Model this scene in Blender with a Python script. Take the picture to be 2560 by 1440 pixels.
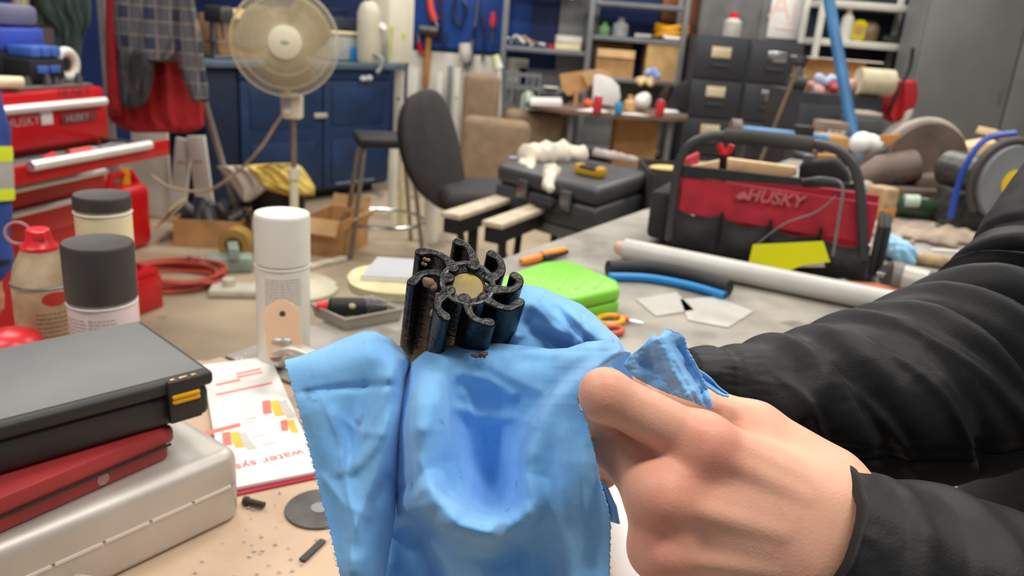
import bpy, bmesh, math, random
import numpy as np
from mathutils import Matrix, Vector, noise as mnoise

# ------------------------------------------------------------------ clear
for o in list(bpy.data.objects):
    bpy.data.objects.remove(o, do_unlink=True)
scene = bpy.context.scene
COL = scene.collection
random.seed(4)
RNG = np.random.default_rng(4)
R_ = math.radians

# ------------------------------------------------------------------ camera
FPX = 2000.0
PITCH, ROLL, CAMH = R_(18.0), R_(4.5), 1.27
_fw = np.array([0, math.cos(PITCH), -math.sin(PITCH)])
_rt = np.array([1.0, 0, 0])
_up = np.array([0, math.sin(PITCH), math.cos(PITCH)])
CR = math.cos(ROLL) * _rt + math.sin(ROLL) * _up
CU = math.cos(ROLL) * _up - math.sin(ROLL) * _rt
CC = np.array([0, 0, CAMH])
cam_data = bpy.data.cameras.new('camera')
cam = bpy.data.objects.new('camera', cam_data)
COL.objects.link(cam)
cam_data.sensor_fit = 'HORIZONTAL'
cam_data.sensor_width = 36.0
cam_data.lens = 36.0 * FPX / 2560.0
cam_data.clip_start = 0.02
cam_data.clip_end = 60
cam_data.dof.use_dof = True
cam_data.dof.focus_distance = 0.385
cam_data.dof.aperture_fstop = 12.0
_m = Matrix.Identity(4)
for i in range(3):
    _m[i][0] = CR[i]; _m[i][1] = CU[i]; _m[i][2] = -_fw[i]; _m[i][3] = CC[i]
cam.matrix_world = _m
scene.camera = cam

# ------------------------------------------------------------------ world and exposure
w = bpy.data.worlds.new('world'); scene.world = w
w.use_nodes = True
w.node_tree.nodes['Background'].inputs[0].default_value = (0.93, 0.97, 1.0, 1)
w.node_tree.nodes['Background'].inputs[1].default_value = 0.20
vs = scene.view_settings
vs.view_transform = 'Standard'; vs.look = 'None'; vs.gamma = 1.0
vs.use_curve_mapping = False
vs.exposure = 0.36
CEIL_Z = 3.5
LAMPS = [(-1.6, 0.2), (0.9, 0.2), (-1.6, 2.4), (0.9, 2.4), (3.2, 1.4), (-1.6, 4.8), (0.9, 4.8), (3.2, 4.8), (-0.6, 6.7), (2.2, 6.7)]  # the farthest row is added to brighten the back of the shop
LAMP_W = 30.0
for lx, ly in LAMPS:
    ld = bpy.data.lights.new('ceiling_tube_light', 'AREA')
    ld.shape = 'RECTANGLE'; ld.size = 1.4; ld.size_y = 0.34
    ld.energy = LAMP_W; ld.color = (1.0, 0.96, 0.90)
    lo = bpy.data.objects.new('ceiling_tube_light', ld); COL.objects.link(lo)
    lo.location = (lx, ly, CEIL_Z - 0.16)

# ------------------------------------------------------------------ photograph geometry
def ray(x, y): return _fw + (x - 1280) / FPX * CR + (720 - y) / FPX * CU
def onz(x, y, z):
    d = ray(x, y); return CC + d * (z - CAMH) / d[2]
def ony(x, y, Y):
    d = ray(x, y); return CC + d * Y / d[1]
def dep(x, y, D): return CC + ray(x, y) * D
def depA(x, y, D):                      # arrays
    x = np.asarray(x, float); y = np.asarray(y, float); D = np.asarray(D, float)
    return CC + (_fw + ((x - 1280) / FPX)[..., None] * CR + ((720 - y) / FPX)[..., None] * CU) * D[..., None]

# ------------------------------------------------------------------ materials
def lin(c):
    c = [v / 255.0 for v in c]
    return tuple(v / 12.92 if v <= 0.04045 else ((v + 0.055) / 1.055) ** 2.4 for v in c)
_mats = {}
def M(name, rgb, rough=0.55, metal=0.0, var=0.12, scale=8.0, bump=0.0, bscale=60.0, rgb2=None, spots=None,
      trans=0.0, sheen=0.0, coat=0.0, sss=0.0, emit=0.0, spec=0.5):
    if name in _mats: return _mats[name]
    m = bpy.data.materials.new(name); m.use_nodes = True
    nt = m.node_tree; N = nt.nodes; L = nt.links
    b = N['Principled BSDF']
    c = lin(rgb)
    b.inputs['Roughness'].default_value = rough
    b.inputs['Metallic'].default_value = metal
    b.inputs['Specular IOR Level'].default_value = spec
    if trans: b.inputs['Transmission Weight'].default_value = trans
    if sheen:
        b.inputs['Sheen Weight'].default_value = sheen
        b.inputs['Sheen Roughness'].default_value = 0.4
    if coat:
        b.inputs['Coat Weight'].default_value = coat; b.inputs['Coat Roughness'].default_value = 0.12
    if sss:
        b.inputs['Subsurface Weight'].default_value = sss
        b.inputs['Subsurface Radius'].default_value = (0.006, 0.0025, 0.0012)
        b.inputs['Subsurface Scale'].default_value = 0.6
    if emit:
        b.inputs['Emission Color'].default_value = (*c, 1); b.inputs['Emission Strength'].default_value = emit
    tc = N.new('ShaderNodeTexCoord')
    n1 = N.new('ShaderNodeTexNoise'); n1.inputs['Scale'].default_value = scale; n1.inputs['Detail'].default_value = 6
    L.new(tc.outputs['Object'], n1.inputs['Vector'])
    mx = N.new('ShaderNodeMix'); mx.data_type = 'RGBA'
    c2 = lin(rgb2) if rgb2 else tuple(max(0, v * (1 - var * 2)) for v in c)
    c1 = c if rgb2 else tuple(min(1, v * (1 + var)) for v in c)
    mx.inputs[6].default_value = (*c1, 1); mx.inputs[7].default_value = (*c2, 1)
    rp = N.new('ShaderNodeValToRGB')
    rp.color_ramp.elements[0].position = 0.35; rp.color_ramp.elements[1].position = 0.68
    L.new(n1.outputs['Fac'], rp.inputs['Fac']); L.new(rp.outputs['Color'], mx.inputs[0])
    out = mx.outputs[2]
    if spots:                             # (rgb, scale, threshold)
        n2 = N.new('ShaderNodeTexNoise'); n2.inputs['Scale'].default_value = spots[1]; n2.inputs['Detail'].default_value = 4
        L.new(tc.outputs['Object'], n2.inputs['Vector'])
        r2 = N.new('ShaderNodeValToRGB')
        r2.color_ramp.elements[0].position = spots[2]; r2.color_ramp.elements[1].position = min(1, spots[2] + 0.07)
        L.new(n2.outputs['Fac'], r2.inputs['Fac'])
        m2 = N.new('ShaderNodeMix'); m2.data_type = 'RGBA'
        L.new(r2.outputs['Color'], m2.inputs[0]); L.new(out, m2.inputs[6]); m2.inputs[7].default_value = (*lin(spots[0]), 1)
        out = m2.outputs[2]
    L.new(out, b.inputs['Base Color'])
    if bump:
        n3 = N.new('ShaderNodeTexNoise'); n3.inputs['Scale'].default_value = bscale; n3.inputs['Detail'].default_value = 5
        L.new(tc.outputs['Object'], n3.inputs['Vector'])
        bp = N.new('ShaderNodeBump'); bp.inputs['Strength'].default_value = bump; bp.inputs['Distance'].default_value = 0.002
        L.new(n3.outputs['Fac'], bp.inputs['Height']); L.new(bp.outputs['Normal'], b.inputs['Normal'])
    _mats[name] = m
    return m

# ------------------------------------------------------------------ mesh collector
class G:
    def __init__(s): s.v = []; s.f = []; s.n = 0
    def add(s, v, f):
        v = np.asarray(v, float).reshape(-1, 3)
        s.v.append(v); s.f += [tuple(int(i) + s.n for i in q) for q in f]; s.n += len(v); return s
    def addbm(s, bm):
        bm.verts.index_update()
        return s.add([tuple(q.co) for q in bm.verts], [[q.index for q in fa.verts] for fa in bm.faces])
    def box(s, c, d, rz=0.0, bev=0.0, seg=2, rx=0.0, ry=0.0):
        bm = bmesh.new(); bmesh.ops.create_cube(bm, size=1.0)
        for q in bm.verts: q.co = Vector((q.co.x * d[0], q.co.y * d[1], q.co.z * d[2]))
        if bev: bmesh.ops.bevel(bm, geom=list(bm.edges), offset=min(bev, min(d) * 0.49), segments=seg, profile=0.5, affect='EDGES')
        mt = Matrix.Translation(c) @ Matrix.Rotation(rz, 4, 'Z') @ Matrix.Rotation(ry, 4, 'Y') @ Matrix.Rotation(rx, 4, 'X')
        bmesh.ops.transform(bm, matrix=mt, verts=list(bm.verts))
        s.addbm(bm); bm.free(); return s
    def tube(s, pts, r, n=10, closed=False, caps=True, flat=1.0):
        P = np.asarray(pts, float); k = len(P)
        rr = np.full(k, r, float) if np.isscalar(r) else np.asarray(r, float)
        T = np.gradient(P, axis=0)
        if closed: T = np.roll(P, -1, 0) - np.roll(P, 1, 0)
        T /= (np.linalg.norm(T, axis=1)[:, None] + 1e-12)
        up = np.array([0, 0, 1.0]) if abs(T[0][2]) < 0.9 else np.array([1.0, 0, 0])
        vs_ = []
        for i in range(k):
            a = np.cross(T[i], up); a /= np.linalg.norm(a) + 1e-12
            b = np.cross(a, T[i]); up = b
            th = np.arange(n) * 2 * math.pi / n
            vs_.append(P[i] + rr[i] * (np.cos(th)[:, None] * a + flat * np.sin(th)[:, None] * b))
        V = np.concatenate(vs_); F = []
        for i in range(k if closed else k - 1):
            j = (i + 1) % k
            for q in range(n):
                F.append((i * n + q, i * n + (q + 1) % n, j * n + (q + 1) % n, j * n + q))
        if caps and not closed:
            F.append(tuple(range(n))[::-1]); F.append(tuple((k - 1) * n + q for q in range(n)))
        return s.add(V, F)
    def cyl(s, p0, p1, r0, r1=None, n=20):
        r1 = r0 if r1 is None else r1
        return s.tube([p0, p1], [r0, r1], n)
    def lathe(s, prof, n=28, c=(0, 0, 0), mt=None):
        V = []; F = []; k = len(prof)
        for r, z in prof:
            for q in range(n):
                a = q * 2 * math.pi / n; V.append((r * math.cos(a), r * math.sin(a), z))
        for i in range(k - 1):
            for q in range(n):
                F.append((i * n + q, i * n + (q + 1) % n, (i + 1) * n + (q + 1) % n, (i + 1) * n + q))
        if prof[0][0] > 1e-5: F.append(tuple(range(n))[::-1])
        if prof[-1][0] > 1e-5: F.append(tuple((k - 1) * n + q for q in range(n)))
        V = np.array(V)
        if mt is not None: V = V @ np.array(mt.to_3x3()).T
        return s.add(V + np.array(c), F)
    def prism(s, poly, z0, z1, mt=None):
        k = len(poly)
        V = [(x, y, z0) for x, y in poly] + [(x, y, z1) for x, y in poly]
        F = [tuple(range(k))[::-1], tuple(range(k, 2 * k))] + [(i, (i + 1) % k, k + (i + 1) % k, k + i) for i in range(k)]
        V = np.array(V)
        if mt is not None: V = V @ np.array(mt.to_3x3()).T + np.array(mt.translation)
        return s.add(V, F)
    def sph(s, c, r, n=16, rz=0.0):
        r = (r, r, r) if np.isscalar(r) else r
        V = []; F = []; m = n // 2
        for i in range(m + 1):
            ph = math.pi * i / m
            for q in range(n):
                a = 2 * math.pi * q / n
                V.append((r[0] * math.sin(ph) * math.cos(a), r[1] * math.sin(ph) * math.sin(a), r[2] * math.cos(ph)))
        for i in range(m):
            for q in range(n):
                F.append((i * n + q, (i + 1) * n + q, (i + 1) * n + (q + 1) % n, i * n + (q + 1) % n))
        V = np.array(V)
        if rz: V = V @ np.array(Matrix.Rotation(rz, 3, 'Z')).T
        return s.add(V + np.array(c), F)
    def grid(s, P, wrap_u=False):
        nu, nv = P.shape[:2]; F = []
        for i in range(nu if wrap_u else nu - 1):
            i2 = (i + 1) % nu
            for j in range(nv - 1):
                F.append((i * nv + j, i2 * nv + j, i2 * nv + j + 1, i * nv + j + 1))
        return s.add(P.reshape(-1, 3), F)
    def build(s, name, mat, parent=None, world=False, ang=40, merge=False, origin=None):
        V = np.concatenate(s.v)
        loc = np.zeros(3)
        if parent is not None:
            if world:
                inv = np.array(world_of(parent).inverted())
                V = V @ inv[:3, :3].T + inv[:3, 3]
        else:
            lo, hi = V.min(0), V.max(0)
            loc = np.array([(lo[0] + hi[0]) / 2, (lo[1] + hi[1]) / 2, lo[2]]) if origin is None else np.array(origin, float)
            V = V - loc
        me = bpy.data.meshes.new(name)
        me.from_pydata(V.tolist(), [], s.f)
        if merge:
            bm = bmesh.new(); bm.from_mesh(me); bmesh.ops.remove_doubles(bm, verts=list(bm.verts), dist=1e-6)
            bmesh.ops.recalc_face_normals(bm, faces=list(bm.faces)); bm.to_mesh(me); bm.free()
        else:
            bm = bmesh.new(); bm.from_mesh(me); bmesh.ops.recalc_face_normals(bm, faces=list(bm.faces)); bm.to_mesh(me); bm.free()
        me.materials.append(mat)
        me.polygons.foreach_set('use_smooth', [True] * len(me.polygons))
        me.set_sharp_from_angle(angle=R_(ang))
        o = bpy.data.objects.new(name, me); COL.objects.link(o)
        o.location = loc
        if parent is not None: o.parent = parent
        return o

def world_of(o):
    m = o.matrix_basis.copy()
    while o.parent is not None:
        o = o.parent; m = o.matrix_basis @ m
    return m
def tag(o, label, cat, group=None):
    o['label'] = label; o['category'] = cat
    if group: o['group'] = group
    return o
def thing(name, label, cat, loc=(0, 0, 0), rz=0.0, group=None):
    o = bpy.data.objects.new(name, None); COL.objects.link(o)
    o.empty_display_size = 0.05
    o.location = tuple(float(q) for q in loc); o.rotation_euler = (0, 0, rz)
    return tag(o, label, cat, group)
def struct(o): o['kind'] = 'structure'; return o
def dup(root, loc, rz, label, group=None):
    r = root.copy(); COL.objects.link(r); r.location = tuple(float(q) for q in loc); r.rotation_euler = (0, 0, rz); r['label'] = label
    if group: r['group'] = group
    for ch in list(root.children):
        c = ch.copy(); COL.objects.link(c); c.parent = r
        for g in list(ch.children):
            d = g.copy(); COL.objects.link(d); d.parent = c
    return r
def text(name, s, mat, parent, size, loc, rot, depth=0.0006, shear=0.0, bold=0.0):
    cu = bpy.data.curves.new(name, 'FONT'); cu.body = s; cu.size = size; cu.align_x = 'CENTER'; cu.align_y = 'CENTER'
    cu.extrude = depth; cu.shear = shear; cu.offset = bold
    t = bpy.data.objects.new(name + '_curve', cu); COL.objects.link(t)
    dg = bpy.context.evaluated_depsgraph_get()
    me = bpy.data.meshes.new_from_object(t.evaluated_get(dg))
    bpy.data.objects.remove(t, do_unlink=True)
    me.materials.clear(); me.materials.append(mat)
    o = bpy.data.objects.new(name, me); COL.objects.link(o)
    o.parent = parent; o.location = loc; o.rotation_euler = rot
    return o

# ------------------------------------------------------------------ implicit surfaces
def surfnet(f, lo, hi, h):
    lo = np.asarray(lo, float); hi = np.asarray(hi, float)
    hv = np.full(3, h, float) if np.isscalar(h) else np.asarray(h, float)
    n = np.ceil((hi - lo) / hv).astype(int) + 1
    ax = [lo[i] + np.arange(n[i]) * hv[i] for i in range(3)]
    X, Y, Z = np.meshgrid(*ax, indexing='ij')
    v = f(X, Y, Z).astype(np.float32)
    c = [(i, j, k) for i in (0, 1) for j in (0, 1) for k in (0, 1)]
    def cor(i, j, k): return v[i:n[0] - 1 + i, j:n[1] - 1 + j, k:n[2] - 1 + k]
    neg = sum((cor(*q) < 0).astype(np.int8) for q in c)
    act = (neg > 0) & (neg < 8)
    I, J, K = np.nonzero(act)
    pos = np.zeros((len(I), 3)); cnt = np.zeros(len(I))
    for a in range(3):
        for q in c:
            if q[a] == 1: continue
            q2 = list(q); q2[a] = 1
            v0 = v[I + q[0], J + q[1], K + q[2]]; v1 = v[I + q2[0], J + q2[1], K + q2[2]]
            cr = (v0 < 0) != (v1 < 0)
            t = np.where(cr, v0 / np.where(cr, v0 - v1, 1), 0)
            p = np.zeros((len(I), 3)); 
            for d in range(3): p[:, d] = q[d]
            p[:, a] += t
            pos += np.where(cr[:, None], p, 0); cnt += cr
    pos = pos / cnt[:, None] + np.stack([I, J, K], 1)
    V = lo + pos * hv
    idx = -np.ones(act.shape, int); idx[I, J, K] = np.arange(len(I))
    F = []
    for a in range(3):
        b, d = (a + 1) % 3, (a + 2) % 3
        sl0 = [slice(0, n[0]), slice(0, n[1]), slice(0, n[2])]; sl1 = list(sl0)
        sl0[a] = slice(0, n[a] - 1); sl1[a] = slice(1, n[a])
        s0 = v[tuple(sl0)] < 0; s1 = v[tuple(sl1)] < 0
        E = np.stack(np.nonzero(s0 != s1), 1)
        ok = (E[:, b] > 0) & (E[:, d] > 0) & (E[:, b] < n[b] - 1) & (E[:, d] < n[d] - 1)
        E = E[ok]
        fl = s0[E[:, 0], E[:, 1], E[:, 2]]
        def g(ob, od):
            q = E.copy(); q[:, b] -= ob; q[:, d] -= od
            return idx[q[:, 0], q[:, 1], q[:, 2]]
        Q = np.stack([g(1, 1), g(0, 1), g(0, 0), g(1, 0)], 1)
        Q[~fl] = Q[~fl][:, ::-1]
        F.append(Q)
    return V, np.concatenate(F)
def smin(a, b, k):
    h = np.clip(0.5 + 0.5 * (b - a) / k, 0, 1)
    return b + (a - b) * h - k * h * (1 - h)
def rcone(X, Y, Z, a, b, r1, r2):
    a = np.asarray(a, float); b = np.asarray(b, float); ba = b - a
    px, py, pz = X - a[0], Y - a[1], Z - a[2]
    t = np.clip((px * ba[0] + py * ba[1] + pz * ba[2]) / (ba @ ba + 1e-12), 0, 1)
    return np.sqrt((px - t * ba[0]) ** 2 + (py - t * ba[1]) ** 2 + (pz - t * ba[2]) ** 2) - (r1 + (r2 - r1) * t)
def ell(X, Y, Z, c, r):
    k = np.sqrt(((X - c[0]) / r[0]) ** 2 + ((Y - c[1]) / r[1]) ** 2 + ((Z - c[2]) / r[2]) ** 2)
    return (k - 1) * min(r)
def meshobj(name, V, F, mat, parent=None, world=True, smooth=True):
    g = G(); g.add(V, F); return g.build(name, mat, parent, world=world, ang=180)
def pdist(x, y, poly):                    # distance from points to a polyline, plus parameter along it
    best = np.full(np.shape(x), 1e9); par = np.zeros(np.shape(x))
    poly = np.asarray(poly, float); k = len(poly) - 1
    for i in range(k):
        a, b = poly[i][:2], poly[i + 1][:2]; d = b - a
        t = np.clip(((x - a[0]) * d[0] + (y - a[1]) * d[1]) / (d @ d), 0, 1)
        q = np.hypot(x - a[0] - t * d[0], y - a[1] - t * d[1])
        m = q < best; best = np.where(m, q, best); par = np.where(m, (i + t) / k, par)
    return best, par
def fbm(x, y, sc, seed=0, oct=4):
    out = np.zeros(np.shape(x)); r = np.random.default_rng(seed); amp = 1.0
    for o in range(oct):
        for _ in range(5):
            a = r.uniform(0, 2 * math.pi); ph = r.uniform(0, 6.28); f = r.uniform(0.7, 1.4) * 2 ** o / sc
            out += amp * np.sin((x * math.cos(a) + y * math.sin(a)) * f * 6.28 + ph) / 5
        amp *= 0.55
    return out
def smooth_line(pts, n):
    P = np.asarray(pts, float); k = len(P); t = np.linspace(0, k - 1, n); out = []
    for q in t:
        i = min(int(q), k - 2); u = q - i
        p0, p1, p2, p3 = P[max(i - 1, 0)], P[i], P[i + 1], P[min(i + 2, k - 1)]
        out.append(0.5 * ((2 * p1) + (-p0 + p2) * u + (2 * p0 - 5 * p1 + 4 * p2 - p3) * u * u + (-p0 + 3 * p1 - 3 * p2 + p3) * u ** 3))
    return np.array(out)
def puff(rows, Y, thick, nu=28, nv=36, fold=0.3, nf=5, seed=0, tilt=0.0, pw=0.5, depthY=None):
    """closed, padded soft shape: rows of (y, x_left, x_right) in photograph pixels at distance Y"""
    rows = np.asarray(rows, float); rw = smooth_line(rows, nv)
    u = np.linspace(0, 1, nu); U, V = np.meshgrid(u, np.linspace(0, 1, nv), indexing='ij')
    px = rw[None, :, 1] + (rw[None, :, 2] - rw[None, :, 1]) * U
    py = np.repeat(rw[None, :, 0], nu, 0)
    r = np.random.default_rng(seed)
    ph = r.uniform(0, 6.28, 4); sl = r.uniform(-1.2, 1.2, 4)
    w_ = sum(np.sin(6.28 * nf * (0.6 + 0.3 * q) * (U + sl[q] * 0.25 * V) + ph[q]) for q in range(4)) / 4
    env = np.clip(4 * U * (1 - U), 0, 1) ** pw * np.clip(12 * V, 0.0, 1) ** 0.5 * np.clip(12 * (1 - V), 0.0, 1) ** 0.5
    D0 = Y + tilt * (V - 0.5)
    fr = D0 - thick / 2 * env * (1 + fold * w_); bk = D0 + thick / 2 * env
    def toW(px, py, Yv):
        d = _fw + ((px - 1280) / FPX)[..., None] * CR + ((720 - py) / FPX)[..., None] * CU
        return CC + d * (Yv / d[..., 1])[..., None]
    g = G(); g.grid(toW(px, py, fr)); g.grid(toW(px, py, bk))
    return g
# ================================================================== ROOM
m_floor = M('concrete_floor', (176, 160, 134), 0.6, var=0.16, scale=1.7, bump=0.15, bscale=25, spots=((120, 108, 92), 2.6, 0.62))
m_wallblue = M('blue_wall_paint', (22, 70, 150), 0.6, var=0.15, scale=3)
m_wallnavy = M('navy_wall_paint', (14, 40, 92), 0.6, var=0.15, scale=3)
m_wallgrey = M('grey_wall_panel', (150, 152, 150), 0.6, var=0.06, scale=2)
m_wallwhite = M('white_wall_panel', (222, 218, 205), 0.55, var=0.06, scale=2)
m_ceil = M('ceiling_paint', (205, 203, 198), 0.8, var=0.05)
WY = 7.75
floor = struct(G().box((1.2, 3.4, -0.05), (9.4, 9.0, 0.1)).build('floor', m_floor))
# floor joints are saw cut: slightly recessed seams drawn as dark steel strips
wb = struct(G().box((1.2, WY + 0.05, CEIL_Z / 2), (9.4, 0.1, CEIL_Z)).build('wall_back', m_wallnavy))
wl = struct(G().box((-3.25, 3.4, CEIL_Z / 2), (0.1, 9.0, CEIL_Z)).build('wall_left', m_wallnavy))
wr = struct(G().box((5.65, 3.4, CEIL_Z / 2), (0.1, 9.0, CEIL_Z)).build('wall_right', m_wallgrey))
cl = struct(G().box((1.2, 3.4, CEIL_Z + 0.05), (9.4, 9.0, 0.1)).build('ceiling', m_ceil))
m_lamp = M('lamp_housing', (235, 235, 230), 0.4, var=0.03)
m_tube = M('lamp_tube', (255, 250, 240), 0.4, var=0.0, emit=3.0)
for i, (lx, ly) in enumerate(LAMPS):  # the added back row gets the same housings and tubes
    t = thing('ceiling_lamp', 'white fluorescent ceiling lamp with two tubes', 'lamp', (lx, ly, CEIL_Z - 0.12), 0, 'ceiling lamps')
    G().box((0, 0, 0.07), (1.5, 0.4, 0.1), bev=0.02).build('housing', m_lamp, t)
    for sy in (-0.1, 0.1):
        G().cyl((-0.68, sy, 0.0), (0.68, sy, 0.0), 0.016, n=10).build('tube', m_tube, t)
# back wall cladding -------------------------------------------------
def wpanel(x0, x1, y0, y1, mat, name, Y=WY, th=0.02):
    a = ony(x0, y0, Y); b = ony(x1, y1, Y)
    X0, X1 = sorted((a[0], b[0])); Z1, Z0 = max(a[2], b[2]), min(a[2], b[2])
    o = G().box(((X0 + X1) / 2, Y - th / 2, (Z0 + Z1) / 2), (X1 - X0, th, Z1 - Z0), bev=0.003).build(name, mat)
    return struct(o)
# pegboard above, white boards below
A = ony(1010, 20, WY); Bp = ony(1262, 165, WY)
G_peg = G().box(((-1.12 - 0.05) / 2, WY - 0.011, 1.62), (1.15, 0.022, 1.16), bev=0.003)
peg = struct(G_peg.build('trim_1', m_wallblue))
wpan = struct(G().box((-0.57, WY - 0.008, 0.5), (1.12, 0.016, 1.0), bev=0.003).build('trim_2', m_wallwhite))
# grey door-like panel behind the shelving
gp = struct(G().box((0.42, WY - 0.012, 1.05), (0.36, 0.024, 2.1), bev=0.004).build('trim_3', m_wallgrey))
gp2 = struct(G().box((0.75, WY - 0.008, 0.46), (1.7, 0.016, 0.92), bev=0.004).build('trim_4', m_wallgrey))

m_brownw = M('brown_wood_panel', (140, 84, 50), 0.6, var=0.12, scale=6)
xa_, xb2 = ony(1650, 60, WY)[0], ony(1772, 60, WY)[0]
struct(G().box(((xa_ + xb2) / 2, WY - 0.012, 1.55), (xb2 - xa_, 0.024, 0.7), bev=0.004).build('trim_5', m_brownw))
# ================================================================== BENCHES
BZ = 0.85
m_steeltop = M('scuffed_steel_top', (158, 152, 142), 0.5, metal=0.0, var=0.2, scale=9, bump=0.1, bscale=40, spots=((122, 116, 108), 7, 0.58))
m_plytop = M('dusty_plywood_top', (200, 172, 146), 0.7, var=0.12, scale=9, bump=0.2, bscale=80, spots=((150, 130, 112), 14, 0.66))
m_benchleg = M('bench_leg_steel', (70, 72, 76), 0.5, var=0.1)
O2 = np.array([-0.355, 0.924]); E2 = np.array([0.523, 0.852]); N2 = np.array([0.852, -0.523])
def ST(s, t): q = O2 + s * E2 + t * N2; return (float(q[0]), float(q[1]))
ANG_E = math.atan2(E2[1], E2[0])
tb = thing('steel_workbench', 'long scuffed grey steel workbench carrying the tool bag', 'workbench', (*ST(1.2, 0.75), 0))
G().prism([ST(0.002, 0), ST(2.75, 0), ST(2.75, 0.84), ST(0.002, 0.84)], BZ - 0.03, BZ).build('top', m_steeltop, tb, world=True)
G().prism([ST(0.03, 0.03), ST(2.7, 0.03), ST(2.7, 0.78), ST(0.03, 0.78)], BZ - 0.12, BZ - 0.031).build('apron', m_benchleg, tb, world=True)
for s, t in ((0.12, 0.1), (2.6, 0.1), (0.12, 0.72), (2.6, 0.72)):
    x, y = ST(s, t); G().box((x, y, (BZ - 0.12) / 2), (0.07, 0.07, BZ - 0.12), rz=ANG_E).build('leg', m_benchleg, tb, world=True)
tb2 = thing('plywood_workbench', 'dusty brown plywood workbench under the stacked cases', 'workbench', (-0.6, 0.55, 0))
poly = [(-1.35, 0.22), (0.2, 0.22), ST(-0.005, 0.81), ST(-0.005, 0.0), (-0.37, 0.905), (-1.35, 0.905)]
G().prism(poly, BZ - 0.03, BZ).build('top', m_plytop, tb2, world=True)
G().prism([(-1.3, 0.28), (0.1, 0.28), (-0.4, 0.85), (-1.3, 0.85)], BZ - 0.11, BZ - 0.031).build('apron', m_benchleg, tb2, world=True)
for x, y in ((-1.25, 0.33), (-1.25, 0.82), (-0.42, 0.82), (0.08, 0.31)):
    G().box((x, y, (BZ - 0.11) / 2), (0.06, 0.06, BZ - 0.11)).build('leg', m_benchleg, tb2, world=True)
# ================================================================== IMPELLER
m_rubber = M('glossy_black_rubber', (6, 6, 7), 0.30, var=0.1, scale=30, bump=0.35, bscale=260, spec=0.35)
m_rubface = M('cut_black_rubber_face', (13, 13, 13), 0.26, var=0.2, scale=120, bump=0.6, bscale=420, coat=0.4)
m_amber = M('amber_grease', (168, 146, 30), 0.35, var=0.12, scale=60, rgb2=(120, 96, 14))
m_residue = M('dried_tan_residue', (146, 120, 92), 0.7, var=0.2, scale=200, rgb2=(100, 66, 44), bump=0.5, bscale=300)
IMP_C = dep(1170, 706, 0.402)
ad = np.array([-62.0, 215.0]); ad /= np.linalg.norm(ad); TL = R_(38)
_ax = math.sin(TL) * (ad[0] * CR - ad[1] * CU) + math.cos(TL) * _fw        # from face into the body
_ax /= np.linalg.norm(_ax)
_x = CR - (CR @ _ax) * _ax; _x /= np.linalg.norm(_x)
_y = np.cross(-_ax, _x)                                                  # local frame: z = -_ax points out of the face
imp = thing('pump_impeller', 'glossy black rubber pump impeller with eight curved vanes wrapped in blue rag', 'impeller', (0, 0, 0))
_mi = Matrix.Identity(4)
for i in range(3):
    _mi[i][0] = _x[i]; _mi[i][1] = _y[i]; _mi[i][2] = -_ax[i]; _mi[i][3] = IMP_C[i]
imp.location = _mi.translation; imp.rotation_euler = _mi.to_euler()
RI, LI = 0.0292, 0.085
def sd_ext(d2, Z, z0, z1, rd=0.0008):
    dz = np.maximum(z0 - Z, Z - z1)
    return np.where((d2 > -rd) & (dz > -rd), np.hypot(np.maximum(d2 + rd, 0), np.maximum(dz + rd, 0)) - rd, np.maximum(d2, dz))
def hubf(X, Y, Z):
    r = np.hypot(X, Y)
    hole = 0.30 * RI + np.where(Z > -0.0016, 0.0022, 0.0)
    d = np.maximum(r - 0.50 * RI, hole - r)
    return sd_ext(d, Z, -LI, 0.0, 0.0006)
V, F = surfnet(hubf, (-0.016, -0.016, -LI - 0.001), (0.016, 0.016, 0.001), (0.0006, 0.0006, 0.001))
meshobj('hub', V, F, m_rubface, imp, world=False)
def vanef(cl, wr, nd=0.0):
    def f(X, Y, Z):
        d = np.full(X.shape[:2], 1e9); x, y = X[:, :, 0], Y[:, :, 0]
        for i in range(len(cl) - 1):
            a, b = cl[i], cl[i + 1]
            ba = b - a; t = np.clip(((x - a[0]) * ba[0] + (y - a[1]) * ba[1]) / (ba @ ba), 0, 1)
            q = np.hypot(x - a[0] - t * ba[0], y - a[1] - t * ba[1]) - (wr[i] + (wr[i + 1] - wr[i]) * t)
            d = smin(d, q, 0.0007)
        return sd_ext(np.repeat(d[:, :, None], X.shape[2], 2), Z, -LI, 0.0, 0.0004)
    return f
# each vane is swept counter-clockwise as seen on the face, with a round bead at its tip
ZP = [  # vane centre lines measured on the face plane
    [(730, 370), (690, 310), (600, 240), (490, 205), (385, 205)], [(950, 350), (950, 285), (915, 195), (860, 130), (780, 100)],
    [(1130, 480), (1215, 440), (1250, 370), (1215, 275), (1140, 225)], [(1140, 600), (1240, 605), (1350, 605), (1430, 550), (1435, 490), (1385, 458)],
    [(1060, 690), (1130, 735), (1230, 785), (1340, 800), (1440, 735)], [(850, 700), (885, 770), (915, 860), (990, 930), (1125, 955)],
    [(690, 610), (620, 680), (570, 745), (590, 830), (655, 895)], [(680, 480), (600, 440), (500, 420), (400, 440), (300, 525)]]
def to_face(zx, zy):
    d = ray(960 + zx / 4.234, 580 + zy / 4.234); n = _ax
    p = CC + d * ((IMP_C - CC) @ n) / (d @ n) - IMP_C
    return np.array([p @ _x, p @ _y])
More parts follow.
